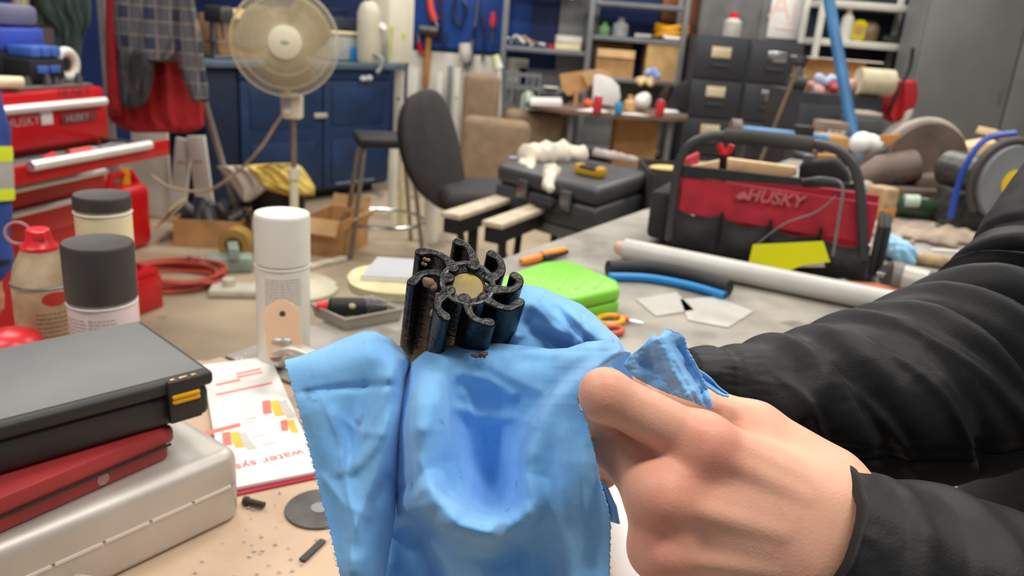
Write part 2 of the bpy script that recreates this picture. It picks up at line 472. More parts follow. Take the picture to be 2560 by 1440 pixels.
for k, zl in enumerate(ZP):
    clS = smooth_line([to_face(*q) for q in zl], 18)
    wr = np.interp(np.linspace(0, 1, 18), [0, 0.25, 0.55, 0.8, 0.93, 1.0], [0.0034, 0.0023, 0.0018, 0.0019, 0.0025, 0.0027])
    lo = clS.min(0) - 0.005; hi = clS.max(0) + 0.005
    V, F = surfnet(vanef(clS, wr), (lo[0], lo[1], -LI - 0.0012), (hi[0], hi[1], 0.0008), (0.0005, 0.0005, 0.0008))
    meshobj('vane', V, F, m_rubber, imp, world=False)
G().cyl((0, 0, -0.012), (0, 0, -0.0030), 0.30 * RI + 0.0003, n=40).build('shaft_plug', m_amber, imp)
ring = G().tube([( (0.30 * RI - 0.0001) * math.cos(q), (0.30 * RI - 0.0001) * math.sin(q), -0.0026) for q in np.linspace(0, 2 * math.pi, 40, endpoint=False)], 0.0005, 6, closed=True)
ring.build('seal_ring', m_rubface, imp)
# raised moulding beads on the face
gb = G()
for k in range(16):
    q = 2 * math.pi * k / 16 + 0.1; r = RI * (0.405 + 0.02 * math.sin(k * 2.3))
    gb.tube([((r + 0.0006 * math.cos(v)) * math.cos(q) - 0.001 * math.sin(v) * math.sin(q), (r + 0.0006 * math.cos(v)) * math.sin(q) + 0.001 * math.sin(v) * math.cos(q), 0.0001) for v in np.linspace(0, 6.283, 10, endpoint=False)], 0.00022, 5, closed=True)
gb.build('moulded_beads', m_rubface, imp)
# tan residue where the vane is torn
def blob(c, r, seed, sc=0.6, h=None):
    rr = np.random.default_rng(seed); cs = [np.array(c) + rr.normal(0, r * sc, 3) * np.array([1, 1, 0.4]) for _ in range(6)]; rs = rr.uniform(0.35, 0.7, 6) * r
    def f(X, Y, Z):
        d = np.full(X.shape, 1e9)
        for q, s_ in zip(cs, rs): d = smin(d, np.sqrt((X - q[0]) ** 2 + (Y - q[1]) ** 2 + (Z - q[2]) ** 2) - s_, r * 0.5)
        return d
    c = np.array(c); return surfnet(f, c - r * 2.6, c + r * 2.6, h or r / 5)
for c, r, sd in (((-0.0195, -0.0015, -0.0022), 0.0030, 1), ((-0.0165, -0.0026, -0.0030), 0.0024, 2), ((-0.0130, -0.0085, -0.0045), 0.0022, 5), ((-0.0145, -0.0135, -0.009), 0.0026, 7), ((-0.0215, 0.0125, -0.0022), 0.0017, 8)):
    V, F = blob(c, r, sd); meshobj('residue', V, F, m_residue, imp, world=False)

# ================================================================== BLUE RAG
def cloth_mat(name, rgb, rgb2, rows=900.0, ang=0.5):
    m = bpy.data.materials.new(name); m.use_nodes = True; nt = m.node_tree; N = nt.nodes; L = nt.links
    b = N['Principled BSDF']; b.inputs['Roughness'].default_value = 0.9; b.inputs['Specular IOR Level'].default_value = 0.15
    b.inputs['Sheen Weight'].default_value = 0.25; b.inputs['Sheen Roughness'].default_value = 0.5
    tc = N.new('ShaderNodeTexCoord')
    no = N.new('ShaderNodeTexNoise'); no.inputs['Scale'].default_value = 22; no.inputs['Detail'].default_value = 8; no.inputs['Roughness'].default_value = 0.7
    L.new(tc.outputs['Object'], no.inputs['Vector'])
    mx = N.new('ShaderNodeMix'); mx.data_type = 'RGBA'; mx.inputs[6].default_value = (*lin(rgb), 1); mx.inputs[7].default_value = (*lin(rgb2), 1)
    rp = N.new('ShaderNodeValToRGB'); rp.color_ramp.elements[0].position = 0.42; rp.color_ramp.elements[1].position = 0.62
    L.new(no.outputs['Fac'], rp.inputs['Fac']); L.new(rp.outputs['Color'], mx.inputs[0])
    # oily smudges
    n2 = N.new('ShaderNodeTexNoise'); n2.inputs['Scale'].default_value = 60; n2.inputs['Detail'].default_value = 6
    L.new(tc.outputs['Object'], n2.inputs['Vector'])
    r2 = N.new('ShaderNodeValToRGB'); r2.color_ramp.elements[0].position = 0.66; r2.color_ramp.elements[1].position = 0.78
    L.new(n2.outputs['Fac'], r2.inputs['Fac'])
    m2 = N.new('ShaderNodeMix'); m2.data_type = 'RGBA'; m2.inputs[7].default_value = (*lin((88, 116, 140)), 1)
    L.new(r2.outputs['Color'], m2.inputs[0]); L.new(mx.outputs[2], m2.inputs[6]); L.new(m2.outputs[2], b.inputs['Base Color'])
    # knit
    uv = N.new('ShaderNodeUVMap')
    mp = N.new('ShaderNodeMapping'); mp.inputs['Rotation'].default_value = (0, 0, ang); L.new(uv.outputs['UV'], mp.inputs['Vector'])
    wv = N.new('ShaderNodeTexWave'); wv.inputs['Scale'].default_value = rows / 6.28; wv.inputs['Distortion'].default_value = 1.2; wv.inputs['Detail'].default_value = 2
    L.new(mp.outputs['Vector'], wv.inputs['Vector'])
    n3 = N.new('ShaderNodeTexNoise'); n3.inputs['Scale'].default_value = 1400; L.new(tc.outputs['Object'], n3.inputs['Vector'])
    ad_ = N.new('ShaderNodeMath'); ad_.operation = 'ADD'; L.new(wv.outputs['Fac'], ad_.inputs[0]); L.new(n3.outputs['Fac'], ad_.inputs[1])
    bp = N.new('ShaderNodeBump'); bp.inputs['Strength'].default_value = 0.22; bp.inputs['Distance'].default_value = 0.0004
    L.new(ad_.outputs[0], bp.inputs['Height']); L.new(bp.outputs['Normal'], b.inputs['Normal'])
    return m
m_rag = cloth_mat('blue_knit_rag', (136, 194, 244), (116, 178, 236), rows=2600, ang=0.35)
def interp(v, tab):
    tab = np.asarray(tab, float); return np.interp(v, tab[:, 0], tab[:, 1])
def ridge(px, py, poly, amp, wl, wr=None, fade=0.12):
    """smooth ridge (amp > 0 comes towards the viewer) along a line"""
    d, t = pdist(px, py, poly)
    e = np.clip(np.minimum(t, 1 - t) / max(fade, 1e-3), 0, 1) if fade else 1.0
    return -amp * np.exp(-(d / wl) ** 2) * e
def relax(D, k):
    for _ in range(k):
        P = np.pad(D, 1, mode='edge'); D = (P[:-2, 1:-1] + 2 * P[1:-1, 1:-1] + P[2:, 1:-1]) / 4
        P = np.pad(D, 1, mode='edge'); D = (P[1:-1, :-2] + 2 * P[1:-1, 1:-1] + P[1:-1, 2:]) / 4
    return D
def crease(px, py, poly, amp, w, fade=0.12):
    d, t = pdist(px, py, poly); e = np.clip(np.minimum(t, 1 - t) / fade, 0, 1) if fade else 1.0
    return -amp * np.exp(-(np.sqrt(d * d + 6.0) - 2.45) / w) * e
def step(px, py, poly, amp, w, reach=120.0, fade=0.15):
    """overlap: the side to the right of the line's direction (in the picture) comes forward"""
    d, t = pdist(px, py, poly); poly = np.asarray(poly, float); k = len(poly) - 1
    i = np.clip((t * k).astype(int), 0, k - 1); a = poly[i]; b = poly[i + 1]
    sg = np.sign((b[..., 0] - a[..., 0]) * (py - a[..., 1]) - (b[..., 1] - a[..., 1]) * (px - a[..., 0]))
    e = np.clip(np.minimum(t, 1 - t) / fade, 0, 1) if fade else 1.0
    return -amp * 0.5 * (1 + np.tanh(sg * d / w)) * np.exp(-(d / reach) ** 2) * e
ragV, ragF, ragUV, rn = [], [], [], 0
def rag_patch(PX, PY, D, reverse=False):
    global rn
    P = depA(PX, PY, D); nu, nv = PX.shape
    ragV.append(P.reshape(-1, 3)); ragUV.append(np.stack([PX * 0.4 / FPX, PY * 0.4 / FPX], -1).reshape(-1, 2))
    for i in range(nu - 1):
        for j in range(nv - 1):
            ragF.append((rn + i * nv + j, rn + (i + 1) * nv + j, rn + (i + 1) * nv + j + 1, rn + i * nv + j + 1))
    rn += nu * nv
def jag(v, seed, amp=2.2):
    return amp * (np.sin(v * 173.1 + seed) + np.sin(v * 311.7 + 2 * seed) + np.sin(v * 541.3 + 3 * seed)) / 3
# --- left flap, folded over the fingers underneath
nu, nv = 110, 190
U, Vv = np.meshgrid(np.linspace(0, 1, nu), np.linspace(0, 1, nv), indexing='ij')
ytop = interp(U, [(0, 902), (0.12, 893), (0.3, 872), (0.5, 846), (0.66, 829), (0.75, 829), (0.86, 846), (0.94, 872), (1, 915)])
PY = ytop + (1580 - ytop) * Vv
xl = interp(PY, [(895, 708), (960, 728), (1060, 757), (1180, 788), (1300, 818), (1440, 852), (1580, 892)])
xr = interp(PY, [(830, 1012), (900, 1030), (950, 1012), (1100, 1000), (1200, 992), (1300, 985), (1440, 962), (1580, 930)])
PX = xl + (xr - xl) * U
JG = jag(Vv, 1.0, 4.0) * (1 - U) ** 40
D = 0.398 - 0.012 * Vv + 0.004 * U
s_ = np.clip((PY - ytop) / 75.0, 0, 1); D = D + 0.030 * (1 - np.sqrt(1 - (1 - s_) ** 2)) * interp(U, [(0, 0.25), (0.4, 0.7), (0.7, 1), (1, 1)])
s_ = np.clip((xr - PX) / 42.0, 0, 1); D = D + 0.016 * (1 - np.sqrt(1 - (1 - s_) ** 2))
Dbase = D.copy()
D += ridge(PX, PY, [(735, 985), (870, 968), (1005, 962)], -0.0016, 9)
D += ridge(PX, PY, [(990, 880), (960, 1050), (900, 1300), (880, 1500)], 0.0045, 42)
D += ridge(PX, PY, [(940, 900), (880, 1060), (850, 1200), (860, 1400)], -0.0022, 34)
D += ridge(PX, PY, [(760, 960), (830, 1150), (880, 1340), (920, 1520)], 0.0030, 38)
D += ridge(PX, PY, [(1000, 1000), (940, 1110), (870, 1190)], 0.0018, 16)
D += ridge(PX, PY, [(830, 1010), (860, 1120), (850, 1200)], 0.0013, 14)
D += ridge(PX, PY, [(990, 1180), (930, 1260), (890, 1400)], -0.0026, 22)
D += crease(PX, PY, [(985, 905), (955, 1010), (905, 1100), (880, 1190)], 0.0016, 14)
D += crease(PX, PY, [(790, 960), (845, 1090), (870, 1230), (905, 1380)], 0.0014, 14)
D += crease(PX, PY, [(985, 1020), (945, 1180), (885, 1330), (870, 1480)], 0.0018, 16)
D += crease(PX, PY, [(840, 1040), (905, 1080), (980, 1090)], 0.0008, 9)
D += crease(PX, PY, [(800, 1180), (860, 1260), (940, 1300)], 0.0010, 11)
D += 0.0007 * fbm(PX, PY, 260, 3, 2) + 0.00006 * fbm(PX, PY, 40, 4, 2)
D = relax(Dbase + 1.5 * (D - Dbase), 2)
rag_patch(PX + JG, PY, D)
# --- mound behind the impeller, over the other hand
nu, nv = 120, 90
U, Vv = np.meshgrid(np.linspace(0, 1, nu), np.linspace(0, 1, nv), indexing='ij')
xt = interp(U, [(0, 1195), (0.2, 1262), (0.36, 1316), (0.55, 1405), (0.75, 1490), (0.9, 1545), (1, 1574)])
yt = interp(U, [(0, 880), (0.2, 770), (0.30, 722), (0.36, 713), (0.45, 722), (0.55, 742), (0.66, 762), (0.75, 792), (0.84, 826), (0.9, 846), (1, 900)])
xb = interp(U, [(0, 1180), (1, 1560)]); yb = interp(U, [(0, 960), (0.5, 960), (1, 975)])
PX = xt + (xb - xt) * Vv; PY = yt + (yb - yt) * Vv
D = 0.437 - 0.010 * U - 0.018 * Vv
s_ = np.clip(Vv * 260 / 70.0, 0, 1); D = D + 0.030 * (1 - np.sqrt(np.clip(1 - (1 - s_) ** 2, 0, 1)))
s_ = np.clip((1 - U) * 370 / 46.0, 0, 1); D = D + 0.018 * (1 - np.sqrt(np.clip(1 - (1 - s_) ** 2, 0, 1)))
Dbase = D.copy()
D += ridge(PX, PY, [(1345, 735), (1400, 800), (1470, 862)], 0.0046, 26)
D += ridge(PX, PY, [(1420, 760), (1480, 820), (1520, 870)], 0.0040, 20)
D += ridge(PX, PY, [(1300, 800), (1370, 850), (1450, 868)], -0.0055, 26)
D += ridge(PX, PY, [(1270, 850), (1330, 812), (1420, 838)], 0.0030, 14)
D += ridge(PX, PY, [(1380, 760), (1430, 815), (1490, 868)], -0.0030, 10)
D += ridge(PX, PY, [(1470, 790), (1515, 842)], -0.0020, 9)
D += crease(PX, PY, [(1275, 770), (1330, 760), (1400, 830), (1455, 868)], 0.0026, 12)
D += crease(PX, PY, [(1385, 745), (1450, 810), (1500, 866)], 0.0022, 9)
D += crease(PX, PY, [(1460, 790), (1500, 830), (1530, 868)], 0.0016, 7)
D += crease(PX, PY, [(1255, 835), (1310, 838), (1390, 866)], 0.0018, 9)
D += 0.0006 * fbm(PX, PY, 160, 8, 2)
D = relax(Dbase + 1.5 * (D - Dbase), 2)
rag_patch(PX, PY, D)
# --- front cowl: drapes in a deep U below the impeller
nu, nv = 200, 220
U, Vv = np.meshgrid(np.linspace(0, 1, nu), np.linspace(0, 1, nv), indexing='ij')
ytop = interp(U, [(0, 960), (0.04, 905), (0.09, 880), (0.17, 867), (0.3, 861), (0.42, 860), (0.55, 866), (0.66, 874), (0.74, 872), (0.83, 856), (0.92, 852), (0.97, 862), (1, 884)])
PY = ytop + (1590 - ytop) * Vv
xl = interp(PY, [(860, 1016), (960, 1008), (1150, 990), (1250, 985), (1440, 940), (1590, 905)])
xr = interp(PY, [(850, 1560), (880, 1562), (900, 1526), (916, 1498), (950, 1462), (985, 1446), (1010, 1446), (1060, 1470), (1120, 1484), (1200, 1500), (1270, 1520), (1310, 1527), (1440, 1524), (1590, 1515)])
PX = xl + (xr - xl) * U
D = interp(PX, [(1000, 0.412), (1080, 0.404), (1250, 0.400), (1380, 0.388), (1480, 0.372), (1560, 0.365)])
D = D - 0.006 * np.clip((PY - 900) / 500, 0, 1)
s_ = np.clip((PY - ytop) / 55.0, 0, 1); D = D + 0.020 * (1 - np.sqrt(1 - (1 - s_) ** 2))
s_ = np.clip((PX - xl) / 45.0, 0, 1); D = D + 0.012 * (1 - np.sqrt(1 - (1 - s_) ** 2))
Uc = [(1088, 905), (1060, 1000), (1050, 1090), (1056, 1180), (1090, 1258), (1150, 1312), (1220, 1334), (1285, 1312), (1326, 1258), (1342, 1190)]
Dbase = D.copy()
D += ridge(PX, PY, Uc, 0.020, 56, fade=0.20)
D += ridge(PX, PY, Uc[3:9], 0.008, 40, fade=0.35)
dv_, tv_ = pdist(PX, PY, [(1235, 900), (1225, 1020), (1222, 1140), (1236, 1262)])
wv_ = 120 - 88 * tv_; av_ = np.clip(tv_ * 1.15, 0, 1); av_ = av_ * av_ * (3 - 2 * av_) * np.clip((1300 - PY) / 50, 0, 1)
D += 0.017 * av_ * np.exp(-(dv_ / wv_) ** 2)
D += ridge(PX, PY, [(1130, 925), (1220, 950), (1300, 1000)], 0.0024, 16)
D += ridge(PX, PY, [(1110, 1010), (1200, 1040), (1290, 1040)], 0.0014, 14)
D += ridge(PX, PY, [(1060, 1330), (1180, 1420), (1260, 1560)], 0.0075, 60)
D += ridge(PX, PY, [(1000, 1290), (1050, 1390), (1080, 1560)], -0.018, 75, fade=0.15)
D += ridge(PX, PY, [(1300, 1290), (1350, 1420), (1370, 1560)], -0.008, 55, fade=0.2)
D += ridge(PX, PY, [(1440, 1050), (1420, 1220), (1440, 1400), (1440, 1560)], 0.0045, 60, fade=0.2)
D += ridge(PX, PY, [(1400, 1060), (1375, 1200), (1360, 1330)], -0.0030, 30, fade=0.25)
D += ridge(PX, PY, [(1330, 1075), (1312, 1160), (1318, 1250)], 0.0040, 26, fade=0.3)
D += ridge(PX, PY, [(1500, 1100), (1480, 1300), (1490, 1500)], -0.0024, 22, fade=0.2)
D += ridge(PX, PY, [(1240, 880), (1330, 905), (1420, 905)], -0.0030, 22, fade=0.2)
D += ridge(PX, PY, [(1330, 1370), (1240, 1400), (1130, 1380)], -0.0030, 20, fade=0.2)
sw_ = np.clip((1430 - PY) / 260, 0, 1); sw_ = sw_ * sw_ * (3 - 2 * sw_)
D += sw_ * step(PX, PY, [(1335, 1640), (1320, 1400), (1306, 1250), (1298, 1150), (1325, 1060), (1390, 985), (1450, 935), (1505, 890), (1560, 820), (1600, 780)], 0.015, 13, 900, 0.04)
D += step(PX, PY, [(1102, 930), (1122, 1050), (1160, 1160), (1225, 1262)], 0.008, 12, 80, 0.2)
D += step(PX, PY, [(1260, 1352), (1205, 1346), (1145, 1332), (1077, 1308), (1022, 1277), (992, 1236)], 0.014, 10, 90, 0.12)
D += crease(PX, PY, [(1075, 890), (1048, 980), (1040, 1080), (1044, 1190), (1062, 1250)], 0.0030, 26)
D += crease(PX, PY, [(1130, 890), (1220, 915), (1310, 960), (1370, 985)], 0.0016, 14)
D += crease(PX, PY, [(1190, 1040), (1250, 1050), (1310, 1040)], 0.0010, 10)
D += crease(PX, PY, [(1150, 960), (1190, 1060), (1222, 1180)], 0.0014, 12)
D += crease(PX, PY, [(1290, 1310), (1330, 1380), (1350, 1500)], 0.0022, 16)
D += crease(PX, PY, [(1140, 1350), (1200, 1420), (1230, 1520)], 0.0022, 18)
D += crease(PX, PY, [(1060, 1330), (1120, 1400), (1150, 1500)], 0.0018, 14)
D += crease(PX, PY, [(1410, 1060), (1395, 1180), (1420, 1330)], 0.0014, 14)
D += crease(PX, PY, [(1460, 1090), (1450, 1200), (1470, 1400)], 0.0012, 12)
D += crease(PX, PY, [(1040, 1130), (1085, 1230), (1160, 1290)], 0.0016, 14)
D += 0.0009 * fbm(PX, PY, 320, 11, 2) + 0.00008 * fbm(PX, PY, 50, 12, 2)
D = relax(Dbase + 1.35 * (D - Dbase), 5)
rag_patch(PX + jag(Vv, 2.0, 2.6) * U ** 60, PY, D)
# --- inner return of the edge loop above the fingertip
nu, nv = 40, 30
U, Vv = np.meshgrid(np.linspace(0, 1, nu), np.linspace(0, 1, nv), indexing='ij')
PX = interp(U, [(0, 1490), (0.5, 1530), (1, 1575)]) + 6 * Vv; PY = interp(U, [(0, 905), (0.5, 872), (1, 880)]) + 70 * Vv
rag_patch(PX, PY, 0.408 + 0.010 * np.sin(U * 3.1) + 0 * Vv)
# --- twisted end between thumb and forefinger
nu, nv = 60, 70
U, Vv = np.meshgrid(np.linspace(0, 1, nu), np.linspace(0, 1, nv), indexing='ij')
PY0 = interp(Vv, [(0, 834), (1, 1022)])
xl = interp(PY0, [(834, 1634), (850, 1622), (872, 1598), (890, 1574), (912, 1558), (945, 1590), (975, 1650), (1000, 1722), (1022, 1772)])
xr = interp(PY0, [(834, 1668), (842, 1700), (852, 1712), (880, 1718), (915, 1738), (965, 1764), (1022, 1784)])
PX = xl + (xr - xl) * U + jag(Vv, 5, 3) * U; PY = PY0 + 10 * np.sin(U * 5) * (1 - Vv)
D = 0.374 + 0 * U
D += ridge(PX, PY, [(1640, 835), (1668, 890), (1690, 950), (1730, 1000)], 0.010, 26, fade=0.08)
D += ridge(PX, PY, [(1685, 850), (1730, 930), (1765, 990)], -0.005, 14, fade=0.1)
D += ridge(PX, PY, [(1600, 890), (1640, 930), (1700, 985)], -0.004, 18, fade=0.1)
D += 0.0009 * np.sin((PX * 0.62 - PY * 0.38) / 2.3) * (PX > 1680) * np.clip((PY - 870) / 40, 0, 1)
D += 0.001 * fbm(PX, PY, 60, 21)
rag_patch(PX, PY, D)
nu, nv = 30, 40
U, Vv = np.meshgrid(np.linspace(0, 1, nu), np.linspace(0, 1, nv), indexing='ij')
PX = interp(Vv, [(0, 1735), (1, 1822)]) + interp(Vv, [(0, 30), (0.5, 46), (1, 6)]) * (U - 0.5) * 0.6 - 4 * np.sin(Vv * 9)
PY = interp(Vv, [(0, 912), (1, 985)]) + interp(Vv, [(0, 40), (0.5, 46), (1, 8)]) * (U - 0.2)
rag_patch(PX, PY, 0.383 + 0.003 * np.sin(U * 4))
# --- dark rear fold hanging below the hand
nu, nv = 30, 40
U, Vv = np.meshgrid(np.linspace(0, 1, nu), np.linspace(0, 1, nv), indexing='ij')
PX = interp(Vv, [(0, 1490), (0.5, 1500), (1, 1515)]) + interp(Vv, [(0, 20), (0.6, 38), (1, 34)]) * U; PY = 1190 + 110 * Vv + 10 * U
rag_patch(PX, PY, 0.402 + 0.004 * np.sin(U * 5))
Vr = np.concatenate(ragV); rag_loc = np.array([Vr[:, 0].mean(), Vr[:, 1].mean(), Vr[:, 2].min()])
me = bpy.data.meshes.new('rag'); me.from_pydata((Vr - rag_loc).tolist(), [], ragF)
uvl = me.uv_layers.new(name='UVMap'); uvA = np.concatenate(ragUV)
li = np.empty(len(me.loops), int); me.loops.foreach_get('vertex_index', li); uvl.data.foreach_set('uv', uvA[li].ravel())
me.polygons.foreach_set('use_smooth', [True] * len(me.polygons)); me.materials.append(m_rag)
rag = bpy.data.objects.new('cleaning_rag', me); COL.objects.link(rag); rag.location = rag_loc
tag(rag, 'light blue knitted cotton rag bunched around the black impeller', 'rag')
sm_ = rag.modifiers.new('thickness', 'SOLIDIFY'); sm_.thickness = 0.0009; sm_.offset = 0
# loose edge threads
g = G(); rt = np.random.default_rng(3)
for k in range(46):
    y = rt.uniform(905, 1430); x = float(interp(y, [(895, 708), (960, 728), (1060, 757), (1180, 788), (1300, 818), (1440, 852)]))
    L_ = rt.uniform(4, 13); a = rt.uniform(2.4, 4.0)
    p = [(x + 2, y), (x + 0.5 * L_ * math.cos(a), y + 0.3 * L_ * math.sin(a)), (x + L_ * math.cos(a), y + L_ * math.sin(a + 0.5))]
    g.tube([dep(q[0], q[1], 0.397 - 0.012 * (y - 900) / 680) for q in p], 0.00012, 4)
o = g.build('loose_threads', m_rag, rag, world=True); o['kind'] = 'stuff'
# crumb of torn rubber lying on the rag
crumb = thing('rubber_crumb', 'small brown crumb of torn rubber lying on the blue rag', 'debris', dep(1198, 888, 0.396))
m_crumb = M('brown_crumb', (112, 66, 38), 0.45, var=0.3, scale=300, rgb2=(60, 34, 22), coat=0.4)
V, F = blob((0, 0, 0), 0.0019, 21, 0.8); meshobj('flake', V, F, m_crumb, crumb, world=False)
V, F = blob((0.0026, 0.0, 0.001), 0.0013, 23, 0.9); meshobj('flake', V, F, m_crumb, crumb, world=False)
V, F = blob((-0.0022, 0.0, -0.0006), 0.0012, 24, 0.9); meshobj('flake', V, F, m_crumb, crumb, world=False)
# ================================================================== PERSON HOLDING THE IMPELLER
def skin_mat(name, base, red):
    m = bpy.data.materials.new(name); m.use_nodes = True; nt = m.node_tree; N = nt.nodes; L = nt.links
    b = N['Principled BSDF']; b.inputs['Roughness'].default_value = 0.48; b.inputs['Specular IOR Level'].default_value = 0.4
    b.inputs['Subsurface Weight'].default_value = 0.18; b.inputs['Subsurface Radius'].default_value = (0.006, 0.0022, 0.001); b.inputs['Subsurface Scale'].default_value = 0.5
    at = N.new('ShaderNodeAttribute'); at.attribute_name = 'flush'
    tc = N.new('ShaderNodeTexCoord')
    no = N.new('ShaderNodeTexNoise'); no.inputs['Scale'].default_value = 90; no.inputs['Detail'].default_value = 6; L.new(tc.outputs['Object'], no.inputs['Vector'])
    mx = N.new('ShaderNodeMix'); mx.data_type = 'RGBA'; mx.inputs[6].default_value = (*lin(base), 1); mx.inputs[7].default_value = (*lin(red), 1)
    ma = N.new('ShaderNodeMath'); ma.operation = 'MULTIPLY_ADD'; L.new(no.outputs['Fac'], ma.inputs[0]); ma.inputs[1].default_value = 0.5; ma.inputs[2].default_value = -0.12
    m2 = N.new('ShaderNodeMath'); m2.operation = 'ADD'; m2.use_clamp = True; L.new(ma.outputs[0], m2.inputs[0]); L.new(at.outputs['Fac'], m2.inputs[1])
    L.new(m2.outputs[0], mx.inputs[0]); L.new(mx.outputs[2], b.inputs['Base Color'])
    vo = N.new('ShaderNodeTexVoronoi'); vo.inputs['Scale'].default_value = 700; L.new(tc.outputs['Object'], vo.inputs['Vector'])
    n4 = N.new('ShaderNodeTexNoise'); n4.inputs['Scale'].default_value = 260; n4.inputs['Detail'].default_value = 5; L.new(tc.outputs['Object'], n4.inputs['Vector'])
    ad_ = N.new('ShaderNodeMath'); ad_.operation = 'ADD'; L.new(vo.outputs['Distance'], ad_.inputs[0]); L.new(n4.outputs['Fac'], ad_.inputs[1])
    bp = N.new('ShaderNodeBump'); bp.inputs['Strength'].default_value = 0.16; bp.inputs['Distance'].default_value = 0.0005
    L.new(ad_.outputs[0], bp.inputs['Height']); L.new(bp.outputs['Normal'], b.inputs['Normal'])
    return m
m_skin = skin_mat('light_skin', (236, 182, 154), (216, 134, 114))
person = thing('person', 'person in black padded jacket holding the rag with left hand', 'person', (0.62, 0.42, 0.0))
H_ = {k: dep(*v) for k, v in dict(
    w1=(2100, 1284, 0.372), w2=(2070, 1345, 0.368), w3=(2035, 1410, 0.370), w4=(2000, 1470, 0.376),
    f1=(2290, 1490, 0.384), f2=(2230, 1520, 0.384),
    mi=(1752, 1112, 0.3605), mm=(1648, 1236, 0.3530), mr=(1650, 1368, 0.3570), mp=(1698, 1478, 0.366),
    pi=(1512, 985, 0.3500), di=(1506, 1046, 0.3730), ti=(1520, 1100, 0.388),
    pm=(1524, 1112, 0.3760), dm=(1500, 1150, 0.4010), tm=(1510, 1185, 0.412),
    pr=(1655, 1322, 0.3960), dr=(1640, 1350, 0.412), pp=(1690, 1430, 0.3980), dp=(1680, 1440, 0.412),
    c1=(2060, 1202, 0.388), c2=(1885, 1078, 0.3960), c3=(1752, 1018, 0.4020), c4=(1650, 990, 0.4060)).items()}
def handf(X, Y, Z):
    r = lambda a, b, r1, r2: rcone(X, Y, Z, H_[a], H_[b], r1, r2)
    d = r('w1', 'mi', 0.0165, 0.0142)
    d = smin(d, r('w2', 'mm', 0.0190, 0.0138), 0.012)
    d = smin(d, r('w3', 'mr', 0.0190, 0.0130), 0.012)
    d = smin(d, r('w4', 'mp', 0.0170, 0.0125), 0.012)
    d = smin(d, r('mi', 'mm', 0.0105, 0.0105), 0.010)
    d = smin(d, r('mm', 'mr', 0.0110, 0.0110), 0.010)
    d = smin(d, r('f1', 'w1', 0.022, 0.0150), 0.02)
    d = smin(d, r('f2', 'w3', 0.032, 0.0185), 0.02)
    # thumb
    th = smin(r('c1', 'c2', 0.0180, 0.0142), r('c2', 'c3', 0.0138, 0.0108), 0.006)
    th = smin(th, r('c3', 'c4', 0.0106, 0.0088), 0.004)
    d = smin(d, th, 0.016)
    # fingers
    fi = smin(r('mi', 'pi', 0.0128, 0.0107), r('pi', 'di', 0.0105, 0.0090), 0.005)
    fi = smin(fi, r('di', 'ti', 0.0088, 0.0076), 0.003)
    fm = smin(r('mm', 'pm', 0.0122, 0.0103), r('pm', 'dm', 0.0100, 0.0088), 0.005)
    fm = smin(fm, r('dm', 'tm', 0.0086, 0.0074), 0.003)
    fr = smin(r('mr', 'pr', 0.0116, 0.0096), r('pr', 'dr', 0.0095, 0.0080), 0.005)
    fp = smin(r('mp', 'pp', 0.0105, 0.0085), r('pp', 'dp', 0.0084, 0.0072), 0.005)
    fing = smin(smin(fi, fm, 0.0010), smin(fr, fp, 0.0015), 0.0015)
    d = smin(d, fing, 0.0055)
    d = smin(d, rcone(X, Y, Z, H_['mm'], 0.5 * (H_['pi'] + H_['pm']) + _fw * 0.016, 0.010, 0.009), 0.003)
    # knuckle heads, tendons
    for k, rr in (('mi', 0.0112), ('mm', 0.0112), ('mr', 0.0104), ('mp', 0.0092)):
        c = H_[k] - _fw * 0.0058
        d = smin(d, np.sqrt((X - c[0]) ** 2 + (Y - c[1]) ** 2 + (Z - c[2]) ** 2) - rr, 0.008)
    for a, b in (('w1', 'mi'), ('w2', 'mm'), ('w3', 'mr')):
        p, q = H_[a] - _fw * 0.0150, H_[b] - _fw * 0.0125
        d = smin(d, rcone(X, Y, Z, p + 0.35 * (q - p), q, 0.0010, 0.0021), 0.006)
    return d
pts = np.array(list(H_.values()))
V, F = surfnet(handf, pts.min(0) - 0.036, pts.max(0) + 0.036, 0.0012)
hand = meshobj('body', V, F, m_skin, person)
hand['label'] = 'light skinned left hand gripping the rag'
def col_attr(o, Vw, fn):
    at = o.data.attributes.new('flush', 'FLOAT', 'POINT'); at.data.foreach_set('value', fn(Vw).astype(np.float32))
def flushf(P):
    v = np.zeros(len(P))
    for k, rr, a in (('mi', 0.017, 0.75), ('mm', 0.016, 0.55), ('mr', 0.016, 0.5), ('pi', 0.014, 0.35), ('pm', 0.014, 0.35)):
        v += a * np.exp(-(np.linalg.norm(P - (H_[k] - _fw * 0.012), axis=1) / rr) ** 2)
    return v
col_attr(hand, V, flushf)
